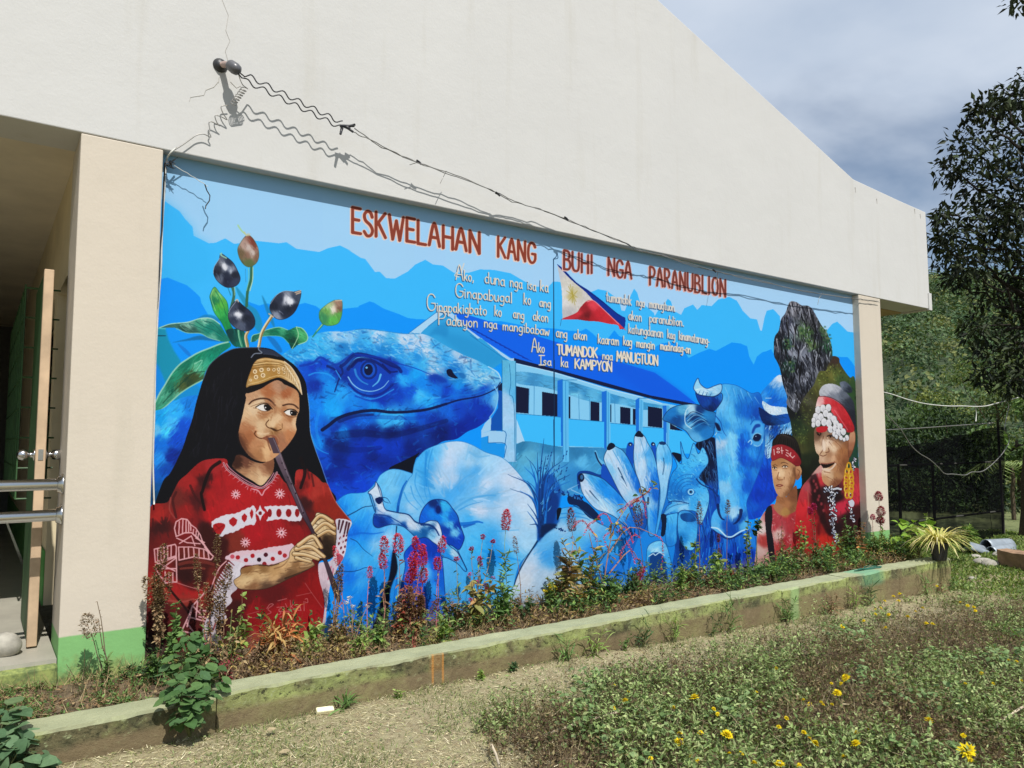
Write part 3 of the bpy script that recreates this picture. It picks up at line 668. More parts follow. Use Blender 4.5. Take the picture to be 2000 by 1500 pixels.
def m_produce():
    fill("F 840,110 800,190 775,320 700,290 560,260 700,185 800,135", '040B1C')
    fill("F 60,1290 600,1100 1900,900 1969,1500 K 1969,1500 1969,2300 F 0,2300 90,1500", '0E80EA', False)
    paint("F 90,560 180,492 300,482 360,465 440,390 480,320 560,270 640,265 720,285 780,312 740,360 680,500 650,660 650,800 620,1000 640,1200 600,1500 600,1900 60,1900 90,1500 60,1290 100,1200 140,1100 180,900 210,750 150,640",
          "F 200,560,30A8F4 300,520,48B4F4 150,600,0E80E8 350,560,60C0F8 250,650,38B0F8 300,750,1890F0 250,830,0668E0 350,850,1888F0 450,870,40A8F4 300,950,20A0F8 450,950,88CCF6 550,900,A0D4F6 500,1050,58C0F8 400,1100,38B0F8 250,1100,50C0FA 180,1150,1080F0 200,1250,0A70E8 300,1300,38A8F4 200,1400,0888F0 "
          "500,1250,1890F0 400,1400,0A80EC 550,350,70C4F4 600,450,78C8F4 550,550,60C0F8 620,650,48B4F4 680,400,50B0F0 650,550,38A0EC 500,350,60C0F4 580,1100,0A78E0 300,1600,0878E0 500,1700,0868D0", 1.5, 3, 300, 30, 4, -1.1, .04, blur=7, edge=('0A60B8', 1.2))
    paint("F 775,312 800,200 880,100 980,50 1100,15 1220,10 1330,45 1450,110 1600,160 1710,260 1800,370 1870,480 1910,620 1925,800 1910,940 1830,1050 1760,1130 1720,1250 1700,1400 1690,1800 700,1800 640,1300 620,1000 640,700 680,500 740,360",
          "F 850,200,40B0F4 820,350,60BCF4 920,100,38A8F0 1000,80,60C0F8 1100,80,C8DCF4 1200,60,BCDAF6 1100,200,C4D8F2 1300,200,A8D4F4 1350,130,70B8E8 1450,200,A8D8F8 900,400,2090E0 890,300,2898E4 950,450,88C8F2 1020,350,C0D8F2 1150,350,B8D4F2 1250,300,58B0EC 1350,270,48A8EC 1330,380,60B4EE "
          "1200,430,3AA4EE 1450,400,C8DCF4 1600,300,B8D8F6 1650,350,CCDCF2 1750,450,C0D8F2 1500,500,60B0E8 1300,560,60B8F0 1400,650,C8D8F0 1350,640,D0DCF0 1600,620,B8D4F0 1800,600,C4DCF4 1700,750,90C8F0 1400,780,50B8F4 1300,700,38B0F8 1500,860,38ACF4 1700,850,B0D4F0 1850,700,C0DCF2 "
          "1500,950,28A0F0 1350,900,50C0FA 1700,950,88C8F4 1800,950,A8D8F8 1500,1050,0E88E8 1600,1080,1090EC 1400,1000,38B8F8 1700,1050,48B8F4 1600,1200,58C0F8 1400,1200,30A8F4 1650,1350,70C8F8 1500,1400,3AB4F4 750,450,80C8F4 760,600,B0D4F0 700,550,60B8F0 820,600,78C4F4 700,650,50B0F0 "
          "850,550,60b8f0 1100,500,40A8F0 950,520,30A0F0 720,850,50B8F4 700,950,58C0F8 800,950,40A8F0 1500,1700,1888E0 1000,1700,0C60C8", 1.5, 3, 420, 34, 5, lambda x, y: np.arctan2(y - 985, x - 880), .03, blur=8, edge=('1C78C0', 1.))
    # ribs of the pumpkin
    line("F 930,90 900,200 885,350 890,470 910,540|960,80 925,220 915,380 940,520|810,300 800,400 840,500 890,590|760,420 790,520 860,610|700,480 740,560 830,640", 2.6, '2C94E0', .65, .5)
    line("F 905,110 895,250 905,420", 5, '1C88DC', .6, .5); line("F 1120,480 1180,420 1260,340 1350,290", 4, '48A8EC', .6, .5)
    line("F 1150,640 1230,580 1330,530 1450,505 1535,505", 5, '48A4E4', .7, .6); line("F 1200,640 1300,590 1420,560", 3, '2C90DC', .6, .4)
    line("F 1210,770 1300,760 1370,745 1420,755", 8, '0A68D0', .85, .3); line("F 1250,790 1350,765", 6, '064CB4', .7, .3)
    line("F 1300,110 1380,150 1480,140", 5, '68B4E8', .6, .5)
    line("F 1420,1010 1600,1060 1760,1100", 6, '1490EC', .6, .5); line("F 1480,840 1600,830 1750,820", 4, '3CA8EC', .5, .4)
    line("F 640,645 652,560 685,440 722,372", 6, '0A60C4', .9, .4); line("F 640,700 645,600", 3, '083C88', .9, .5)
    line("F 180,692 260,650 330,612 412,600", 2.4, '08386E', .85, .6); line("F 375,470 402,560 432,650", 2.6, '0A4888', .85)
    line("F 210,900 270,930 330,1000 412,1062", 1.8, '0A4880', .85, .5); line("F 80,1192 200,1202 280,1190 350,1165 440,1172", 2.2, '0A4484', .85, .5)
    line("F 195,870 300,850 420,855 510,840", 5, '0660D0', .6, .4); line("F 632,790 620,900 600,1010", 2.6, '0A2C50', .85, .6)
    fill("F 600,1000 640,1180 570,1400 530,1900 380,1900 480,1500 560,1260", '050E24', True, 1)
    paint("F 830,900 900,880 960,920 1050,970 1050,1090 1060,1200 1080,1500 1100,1900 600,1900 640,1500 680,1300 710,1150 700,1040 760,960",
          "F 850,950,0840C0 800,1050,0640C8 950,1000,0438B0 750,1150,1070E8 900,1200,50B8F8 1000,1150,0850D8 800,1300,0648C8 950,1350,2898F4 850,1400,0640B8 1030,1300,0860D8 700,1400,0a50c0 850,1700,0848B8", 1.8, 3, 120, 26, 4, 1.5, .07, edge=('04286E', 1.4))
    paint("F 840,720 860,650 900,590 950,550 1020,540 1090,560 1140,620 1190,690 1210,770 1240,850 1250,900 1220,980 1190,1000 1130,960 1050,950 1000,880 940,850 850,770",
          "F 900,620,0868D8 960,580,062870 1010,630,062C90 1060,610,30B0F0 950,660,1080E8 1000,700,0A78E4 1080,700,28A0F0 1130,700,0C60D0 1120,780,50B8EC 1160,850,68C0EE 1080,820,063AA8 1180,780,0438A8 1210,900,0640C0 1130,920,0440B8 1060,900,0648c0 880,700,0A60D8", 2.6, 3, 110, 9, 2.6, .9, .12, edge=('04246A', 1.8))
    ell("F 1012,635", 22, 38, '041C60', .9, 1)
    paint("F 440,380 480,440 500,520 510,590 540,640 640,660 740,680 800,740 870,760 940,735 1010,750 1045,840 1055,900 1120,970 1190,1030 1270,1180 1250,1195 1190,1130 1100,1080 1040,1060 1020,980 960,930 900,890 820,895 750,835 690,790 600,770 540,780 460,802 418,770 420,690 440,650 425,580 400,500 370,480 430,420",
          "F 450,450,C8DCF0 470,580,D0E0F4 500,620,C8DCF4 425,600,3A90D8 440,730,0438A0 500,740,042C88 560,700,0A50B8 560,660,A8D0F0 600,680,90C8F0 680,700,A8CCE8 740,760,C8DCF0 800,800,C0D8EE 700,775,0850A8 800,860,1870B8 880,850,0C58A0 950,870,80C4EC 1000,920,C0D8F0 920,760,A0D0F0 1020,800,D0E0F4 "
          "950,800,0A4890 1090,980,50B4F0 1150,1020,A8D4F0 1100,1060,2090E8 1220,1130,38A8F0 1060,1000,1888E0", 2.6, 2, 170, 14, 2.2, .5, .08, edge=('062C68', 1.6))
    line("F 540,640 640,662 740,682 800,745 860,770", 2.2, '06306C', .9); line("F 860,770 930,775 985,810 1020,870", 5, '062C70', .9, .5); line("F 440,680 540,690 640,740 730,800", 3, '06307C', .7, .5)
    fill("F 440,530 500,522 495,570 465,585 440,560", '041850'); line("F 470,520 540,530 575,578|500,525 520,560 560,575|455,400 490,520", 1.7, '063068', .9, .4)
    line("F 1190,1010 1210,1050 1275,1185", 2., '06306C', .9)
    # pale gourd at the right
    paint("K 205,1700 215,1500 290,1290 400,1160 440,1100 540,1000 610,930 620,830 700,800 850,800 920,860 1000,950 1300,1050 1380,1100 1420,1400 1380,1700",
          "K 400,1250,B8D8F4 500,1150,60B8F0 560,1200,3AA0EC 480,1230,2898EC 350,1350,C8D8EC 500,1400,B8D4EC 600,1400,C8D8E8 650,1000,A8CCEC 700,900,50B0EC 750,850,38A8F0 850,950,A0D0F0 600,1050,70C0F4 800,1100,50B8F4 900,1200,2090F0 1100,1150,38B0F8 1100,1350,0868D8 1250,1200,1088F0 300,1450,D0DCE8 "
          "540,1320,3AA4EE 700,1250,A8D0F0 900,1400,58B4EE 600,1600,C4D4E4 1000,1600,1878D8 700,1500,B8D0E4", 1.4, 3, 240, 28, 4, -.6, .03, blur=8, edge=('0C68B0', 1.3))
    line("K 420,1110 300,1300 240,1420 205,1520", 3.2, '06264E', .85, .6)
    line("K 620,900 750,885 860,900 900,920", 3, '1C88DC', .7, .5); line("K 640,860 760,850 860,870", 2.4, '1C80D0', .7, .5)
    # banana hand
    paint("K 1000,560 1200,560 1700,560 1960,700 2050,1100 2050,1700 1300,1700 1240,1200 1000,900", "K 1100,650,1480DC 1300,800,0A60C8 1500,700,1478D8 1700,900,0C68CC 1600,1200,0A58BC 1900,1300,0A4CAC 1500,1500,0C60C4 1750,1150,083888 1100,800,2C98EC", 1.8, 4, 160, 18, 4, 1.2, .1)
    fill("K 700,700 800,690 840,740 900,780 1000,900 900,900 790,790 710,770", '06204C')
    fill("K 780,520 810,470 900,470 1000,500 1020,420 1060,430 1140,560 1250,760 1200,800 1000,600 840,560 800,640", '083C90')
    fill("K 1240,235 1270,203 1302,230 1315,350 1300,440 1400,700 1350,700 1240,360", '0850C0'); fill("K 1458,222 1480,203 1506,240 1512,360 1540,600 1500,500 1470,290", '0850C0')
    ell("K 1270,225 1480,222", 18, 16, '061434'); ell("K 1272,228 1482,226", 8, 7, 'A8C8E8')
    fill("K 945,290 962,288 985,350 1045,400 1030,430 980,400", '62B8E8'); line("K 950,300 975,370 1010,420", 3, '061C48', .9)
    fill("K 1010,420 1045,420 1130,560 1240,770 1180,720 1090,600 1010,540", '0A4CBC')
    fill("K 1380,1040 1500,1000 1620,1040 1680,1140 1640,1400 1640,1500 1280,1500 1300,1200", '1484E4')
    Bn = 'K '
    paint(Bn + "1310,150 1350,112 1400,150 1430,210 1480,300 1520,450 1540,600 1525,800 1510,1030 1440,1050 1420,800 1370,640 1320,480 1300,350 1305,230",
          "K 1350,250,B8D8F4 1380,400,C4DCF4 1400,550,B0D4F2 1340,350,90C8F0 1450,400,58B4F0 1490,550,0C70DC 1505,700,0A60CC 1440,750,88C4EE 1450,900,58B4F0 1490,900,0E78E0 1370,200,A8D0F0 1440,300,48A8EC", 2., 2, 150, 30, 3, 1.45, .06, edge=('06305E', 1.3))
    paint(Bn + "1060,270 1100,220 1130,240 1200,280 1250,350 1300,450 1350,560 1370,650 1400,800 1420,950 1370,1020 1330,900 1290,760 1250,780 1170,660 1100,520 1040,400 1030,340",
          "K 1090,320,C0DCF4 1150,420,C8DCF4 1100,450,80C4F0 1200,500,B0D4F2 1250,620,C0D8F0 1300,700,98CCF0 1250,400,2898EC 1300,500,0A70DC 1340,600,0A68D4 1180,300,58B4F0 1350,800,58B0EC 1390,900,0A50B0", 2., 2, 150, 30, 3, 1.15, .06, edge=('06305E', 1.3))
    paint(Bn + "810,500 860,490 940,510 1020,540 1090,600 1170,680 1250,780 1280,860 1340,1000 1330,1080 1230,980 1130,890 1050,850 960,820 880,740 830,660 810,570",
          "K 850,560,B8D4F0 880,650,C8DCF4 900,720,A8D0F2 920,540,40A8EC 1000,600,1488E4 1050,680,1890F0 1000,720,A8D4F4 1100,800,90CCF4 1050,820,C0DCF4 1150,740,1080E8 1200,820,58B4F0 1290,950,1070D8", 2., 2, 150, 30, 3, .8, .06, edge=('06305E', 1.3))
    paint(Bn + "1510,270 1540,208 1590,212 1640,290 1655,400 1620,560 1600,700 1560,850 1520,1030 1500,1030 1530,850 1545,650 1520,480 1510,370",
          "K 1540,300,78C4F4 1560,420,A8D4F4 1570,550,90CCF4 1600,350,40ACF0 1560,700,78C0F0 1540,900,40A8F0", 2.4, 2, 60, 24, 3, 1.5, .06, edge=('0A4C8C', 1.2))
    fill("K 1055,262 1080,215 1115,215 1132,245 1080,278", '06122C'); fill("K 1313,148 1330,112 1355,100 1388,138 1380,158", '06122C'); fill("K 1535,205 1560,198 1592,205 1590,228 1545,226", '0A3468')
    ell("K 820,530", 30, 40, '06163A'); ell("K 826,525", 14, 22, '3C78B0', .8)
    line("K 900,650 950,710 985,745|1160,440 1200,520 1240,610|1190,520 1215,560", 2.6, '0A3460', .75, .3); line("K 1435,715 1432,770", 4, '0A3058', .8); line("K 1575,350 1580,420 1568,500", 2, '0A3C70', .6)
    line("K 1360,170 1400,300 1440,480|1110,280 1190,420 1290,640|1570,230 1600,330", 1.5, '3C90D0', .6)
    fill("K 1570,900 1600,880 1595,1000 1575,1065 1560,1050", '051534'); paint("K 1600,880 1700,850 1695,1000 1690,1130 1610,1155 1590,1020", "K 1640,900,48B4F4 1620,1000,2C98EC 1670,1050,3CA8F0 1640,1120,1C80D8", 2, 3, 40, 20, 3, 1.5, .08, edge=('0A4C90', 1.2))
    paint("K 1420,1340 1425,1180 1480,1120 1560,1110 1610,1170 1650,1350 1600,1340 1560,1230 1500,1215 1450,1240", "K 1440,1250,38A8EC 1500,1150,70C4F4 1570,1150,60BCF4 1620,1280,3CA4EC 1500,1190,A8DCF8", 2, 2, 40, 12, 2.5, -.5, .08, edge=('084888', 1.2))
    fill("K 1450,1250 1500,1220 1560,1235 1600,1340 1600,1500 1460,1500", '0A3E84', True, 1); line("K 1440,1250 1480,1225 1500,1240 1540,1215 1580,1240", 1.8, 'C0E4F8')


def m_grass():
    fill("K 400,640 440,560 480,500 560,500 640,640 610,800 590,880 620,930 480,1050 430,1110 420,1000 440,850", '0A48A4', True, 3, .9)
    fill("K 470,700 560,640 620,760 560,960 470,1060 430,1110 440,900", '052E78', True, 3, .8)
    tips = "310,330 350,380 420,300 430,420 480,170 560,260 540,320 600,400 150,500 240,520 170,630 260,650 330,770 330,840 350,960 350,700 650,370 700,400 720,500 720,560 640,650 580,470 500,330 300,430 330,560 390,470 460,430 620,560 400,900 600,960".split()
    for i, t in enumerate(tips):
        x, y = map(float, t.split(','))
        bx, by = 455 + prng.normal(0, 12), 1070 - abs(x - 460) * .2
        mx, my = (bx * .7 + x * .3 + prng.normal(0, 14)), by * .35 + y * .65 + prng.normal(0, 20)
        if abs(x - 460) > 130: mx = bx * .72 + x * .28; my = y * .75 + by * .25
        line("K %d,%d %d,%d %d,%d" % (bx, by, mx, my, x, y), prng.uniform(2.5, 5), ['0A3A84', '0A56B4', '063070', '0E68C8'][i % 4], .92, .15)
    for i in range(60):
        x = prng.uniform(440, 640); y = prng.uniform(420, 1000); x = 455 + (x - 455) * (1070 - y) / 600.
        line("K %d,%d %d,%d" % (x, y, x + prng.normal(10, 10), y - prng.uniform(20, 60)), 1.5, ['5CB4EC', '2C84D4', '04204E'][i % 3], .8, .3)
    for i in range(44):
        t = prng.rand(); x = 560 + t * 270 + prng.normal(0, 8); y = 650 - 10 * np.sin(t * 4) + t * 70 + prng.normal(0, 12)
        ell("K %d,%d" % (x, y), 12, 7, ['06265C', '0A4498', '2C80CC'][i % 3], .9, 0, prng.uniform(0, 3))
    for i in range(20):
        t = prng.rand(); ell("K %d,%d" % (490 + t * 190, 960 + t * 60 + prng.normal(0, 6)), 9, 6, '063070', .9, 0, prng.uniform(0, 3))
    fill("K 600,820 640,810 625,880 600,920", '040E20'); fill("K 460,970 560,950 600,970 500,1040 450,1080", '06204C', True, 2)
    for x, y in ((460, 380), (440, 440), (520, 330), (550, 300), (500, 420), (690, 290), (660, 330), (640, 470), (690, 440), (670, 520), (620, 420)):
        ell("K %d,%d %d,%d" % (x, y, x - 5, y + 25), 5, 11, '0A3A80', .9, 0, .4)
    line("K 700,640 800,590|730,640 860,700", 2.5, '90C4EC', .8, .3); line("K 750,780 850,840 920,900 990,950 1100,1000", 2.5, '0A4480', .85, .3)


def m_animals():
    # dark feathers between the heads
    c = paint("J 380,210 540,160 555,300 575,680 500,620 400,540 480,400 470,310 390,270", "J 450,260,040E2A 500,300,041438 530,500,051A48 450,500,030C24 520,620,0A3C90", 2, 3, 0)
    hatch(c, 60, '3C78B8', 24, 1.2, 1.35, .15, .8)
    c = paint("J 490,600 575,680 600,760 520,870 500,1010 520,1480 420,1560 300,1560 310,1200 380,1100 400,940 480,800", "J 530,700,0A48B0 520,850,0648B8 450,1000,0A58C8 350,1250,0A50B0 450,1300,0640B4 500,1100,0434A0 350,1400,0A4CA8", 2, 4, 60, 26, 3, 1.5, .1)
    hatch(c, 60, '2C8CE0', 34, 1.6, 1.5, .12, .7); hatch(c, 40, '03206A', 34, 2, 1.5, .12, .7)
    c = paint("J 500,1000 600,1040 680,1075 780,1030 840,1005 930,1000 930,1200 920,1650 480,1650", "J 560,1100,0848B4 650,1150,0A60D0 700,1200,0640BC 800,1100,0A60CC 850,1250,0438B0 600,1300,0850C0 720,1350,0434A4 880,1100,1C80E0", 2, 4, 60, 30, 4, 1.55, .1)
    hatch(c, 70, '38A0EC', 46, 1.7, 1.57, .07, .65); hatch(c, 60, '031C64', 46, 2.4, 1.57, .07, .65)
    # rooster
    fill("K 1650,300 1740,320 1730,380 1690,380", '051028')
    c = paint("J 110,720 130,560 160,480 200,420 150,310 200,372 240,392 230,200 262,305 302,352 350,212 392,312 432,252 470,310 482,400 400,520 450,580 492,680 482,800 432,935 402,942 380,850 300,830 200,850 92,872 68,862 110,790 150,760",
              "J 250,420,38B4F8 350,400,48BCF8 420,350,58C0F4 200,520,1C90E4 300,520,38A8F0 180,620,1478D0 280,620,2898EC 400,640,40B0F4 450,700,58BCF4 350,760,38A8F0 150,800,48B0F0 240,780,90D0F8 430,850,78CCF8 120,860,1870c8 350,560,1C80D8 240,300,38A8F0 380,450,2C98EC 220,690,1068C0", 2.3, 3, 150, 9, 2, .5, .1, edge=('083C80', 1.3))
    for r in (60, 85, 110, 140):
        th = np.linspace(np.pi * .95, np.pi * 1.6, 7)
        line("J " + ' '.join('%d,%d' % (310 + 1.2 * r * np.cos(t), 660 + 1.15 * r * np.sin(t)) for t in th), 1.6, '0E60B4', .65)
    hatch(c, 70, '8CD4F8', 7, 1.2, .8, .7, .7); hatch(c, 90, '0A54A8', 7, 1.3, .4, .8, .6)
    ell("J 318,662", 44, 36, '1870C4'); ell("J 325,660", 28, 27, 'A4DCF6'); ell("J 325,660", 20, 19, '3C90D0'); ell("J 325,660", 10, 11, '041434')
    line("J 72,868 140,802 220,775 305,768|120,760 150,745 220,748 300,765", 1.8, '083C80'); fill("J 75,865 140,800 230,772 305,768 220,800 130,850", '68C0F4', True, 0, .8)
    line("J 375,540 420,590 520,640 570,700", 2.6, '06306E', .9)
    paint("J 215,850 300,832 380,900 388,1000 362,1170 300,1192 230,1120 203,1000", "J 240,950,48B0F0 330,900,2C88D8 300,1000,38A4EC 250,1080,1C80D0 340,1080,48B4F4 310,1160,68C4F6", 2, 3, 70, 10, 2, .6, .1, edge=('083C80', 1.6))
    paint("J 235,862 330,858 372,920 300,935 240,912", "J 260,890,0A4890 320,890,0C58A8 350,915,0A4488", 2, 2, 20, 7, 1.4, 1, .2)
    fill("J 50,870 100,880 90,1040 50,1060 60,960", '051838')
    # buffalo: hump, body, ears, horns, head
    paint("I 960,985 1040,890 1130,808 1175,850 1210,960 1215,1120 1060,1100 980,1060", "I 1050,950,0A78E0 1130,840,D4E2F2 1100,880,80B8EC 1170,960,3C98EC 1080,1040,0860D0 1160,1060,0A70DC 1000,1000,2C90E8", 2.2, 4, 90, 14, 3, -.9, .08)
    paint("J 990,60 1070,150 1062,300 1080,600 1125,690 1000,830 960,890 850,905 835,760 890,620 950,450 990,300", "J 1030,200,0A50B8 1020,350,0A58D0 1050,500,0434B4 1000,600,0640CC 1080,690,0438B8 950,700,0434B0 900,800,0A58D0 1000,780,0844C4 930,850,0640C0", 2, 4, 120, 20, 4, 1.2, .1)
    c = paint("I 985,1240 1235,1235 1245,1345 1180,1420 1100,1500 1060,1560 1010,1560 995,1400", "I 1100,1270,0A48A8 1180,1280,3C90D8 1200,1330,A0CCEC 1100,1350,0A50B0 1060,1420,58A8E4 1030,1480,A0D0F0 1120,1430,2C80D0", 2.2, 3, 60, 14, 2, 2., .1)
    hatch(c, 70, 'B0D8F4', 16, 1.3, 2.1, .3, .8); hatch(c, 50, '042058', 16, 1.5, 2.1, .3, .8)
    c = paint("I 68,1212 120,1130 200,1090 330,1075 420,1088 480,1130 555,1160 560,1240 540,1290 520,1372 400,1422 340,1402 280,1322 200,1280 120,1242",
              "I 150,1150,1878C8 250,1130,50A8D8 330,1130,A8D4EC 400,1130,0A3070 450,1180,2080C8 350,1200,0A3878 300,1260,60B0E0 400,1280,1060A8 450,1330,1878C8 380,1380,58B0E8 200,1220,0A4890 260,1220,1060B0 420,1240,0A4080", 2.5, 2, 60, 9, 1.8, .5, .1, edge=('06284E', 1.3))
    for i in range(9):
        t = i * 18
        line("I %d,%d %d,%d %d,%d" % (270 + t * .4, 1180 + t * .9, 330 + t * .8, 1130 + t * .8, 440 + t * .5, 1170 + t * .9), 1.5, ['90D0F0', '06224E', '3C98D8'][i % 3], .85, .4)
    line("I 280,1150 270,1200 280,1260 330,1300|330,1090 290,1120 270,1170", 2, 'B4DCF0', .9)
    paint("I 600,898 720,898 800,932 880,975 950,970 985,1060 1003,1180 1000,1300 J 1003,100 998,300 950,470 890,620 835,760 852,900 842,1000 780,1022 680,1072 600,1047 525,1002 508,930 530,850 590,760 580,600 565,400 550,200 545,60 I 545,1250 560,1130 590,1000",
          "N 320,180,48B0F0 400,200,38A0E8 480,200,2C90E0 540,260,1878D4 600,280,0E60C8 450,330,1070D0 520,350,0A60CC 600,380,0848B0 300,300,68BCF0 370,330,50B4F0 380,430,58BCF4 420,480,48ACF0 330,470,2890E0 290,560,40A8F0 400,580,78CCF8 380,640,70C8F8 450,550,2890E8 500,560,1478DC 480,640,0650CC 560,700,2890E8 520,800,0A60D4 480,780,0850C8 600,760,1878D8 290,640,A0C4E8 300,700,70B8EC 340,750,48ACF0 400,800,60C0F8 420,900,48B4F4 560,880,1C80DC 640,800,0A58C4 330,900,38A4F0 540,480,38A0EC 640,500,2C90E0 650,620,1C7CD8 "
          "J 600,220,A8CCE8 620,350,50B4F0 700,300,78CCF8 700,450,58BCF8 800,300,0A68DC 780,450,1888EC 850,500,0A60D4 900,400,0A50C0 950,250,1068C8 650,600,80C8F4 750,600,40A8F4 830,600,0A58CC 700,750,60C0F8 800,750,2898F0 620,800,38A0EC 570,900,48B0F4 650,950,0C60C8 720,850,A0D4F4 780,900,0A50B0 820,950,50B4F0 560,980,58b4f0 700,1000,0848B0 970,150,0A4098",
          2.3, 4, 420, 15, 3, 1.45, .09, edge=('0A58B0', 1.))
    fill("N 243,455 275,470 295,520 270,525 250,490", '041440', True, 1); line("N 250,400 290,450 310,520 340,570|255,540 300,545", 2., '06409C', .8, .4); line("N 245,560 260,540", 2, '90CCF0')
    fill("N 540,560 550,490 580,445 615,440 645,480 660,560 640,630 590,660 560,640", '50B0F0', True, 2, .85)
    fill("N 553,545 566,500 590,470 622,468 628,490 590,505 570,545", '0A3C9C', True, 1, .95); fill("N 562,590 575,560 605,548 630,560 634,585 615,612 580,612", '04143C', True, 1)
    line("N 560,590 575,556 605,545 635,558", 1.6, '8CCCF4', .9); line("N 525,622 545,604 556,622 548,640", 2, 'A0D8F8', .9); line("N 575,645 605,655 635,635 648,595", 1.8, '90D0F6', .8); ell("N 590,572", 5, 4, '9CC8E8')
    line("N 545,470 575,432 620,425 650,460", 2.4, '0A58B8', .7); line("N 640,640 620,720 590,800", 4, '0A54BC', .5, .5); line("N 470,560 480,650 470,760", 7, '0648B8', .45, .5); line("N 370,560 385,680 400,820", 5, '88D4FA', .5, .5)
    line("N 330,160 360,240 350,300|400,170 420,240|460,180 490,260|520,200 560,270|580,240 620,300", 1.6, '88CCF6', .6, .4); line("N 440,220 470,300 460,380|540,290 560,350|500,240 520,300", 1.8, '0A50B4', .6, .4)
    line("J 572,780 582,850 605,900 630,915", 6, '041C58', .9, .4); line("J 785,830 775,890 745,935 715,955", 7, '041C58', .9, .4); fill("J 640,930 700,940 740,980 680,1020 600,990", '0848B4', True, 3, .6)
    line("J 515,985 570,995 610,1030 650,1066 700,1070 750,1040 790,1018 845,1002", 2.8, 'B8E2FA'); line("J 530,1010 600,1060 680,1090 790,1040", 3, '042468', .8)
    paint("I 350,920 388,838 412,890 470,932 540,908 605,893 602,962 540,1002 480,1002 400,987 370,962", "I 380,900,8CD0F4 400,950,B8E0F6 470,960,C4E4F8 540,950,A8D8F4 590,930,90CCF0 500,990,78C0EC", 2, 2, 50, 12, 2.5, .2, .07, edge=('06306E', 1.4))
    line("I 395,985 410,950|430,990 445,955|465,995 478,965|500,998 515,970", 1.5, '0C50A0', .8, .4)
    paint("I 368,970 400,992 540,1007 602,972 615,1030 565,1110 520,1142 440,1112 390,1042", "I 420,1030,0A3A98 480,1060,0A48A8 540,1040,062C80 500,1110,042058 590,1000,1870C8", 2, 2, 50, 12, 2.4, 1.2, .14, edge=('041C48', 1.2))
    line("I 1010,1020 1060,1020|1000,1060 990,1100", 2, 'A8D4F0', .7)
    c = paint("I 980,1045 1060,1090 1200,1108 1212,1162 1080,1175 1000,1125", "I 1000,1080,A8D0EC 1060,1120,D0E4F4 1150,1140,C0DCF2 1200,1140,A8D0F0", 2, 2, 40, 10, 2, .2, .06); hatch(c, 40, 'E8F0F8', 8, 1.3, 1.3, .3, .7)
    paint("I 945,1110 1000,1130 1080,1178 1215,1165 1232,1240 1080,1272 985,1245", "I 1000,1180,04205C 1080,1220,083878 1150,1200,0A48A0 1200,1200,0A50B0 1050,1250,031848", 2, 2, 50, 14, 2.5, .1, .15)
    line("J 1010,250 1030,500 1000,700", 3, '0434A0', .5)


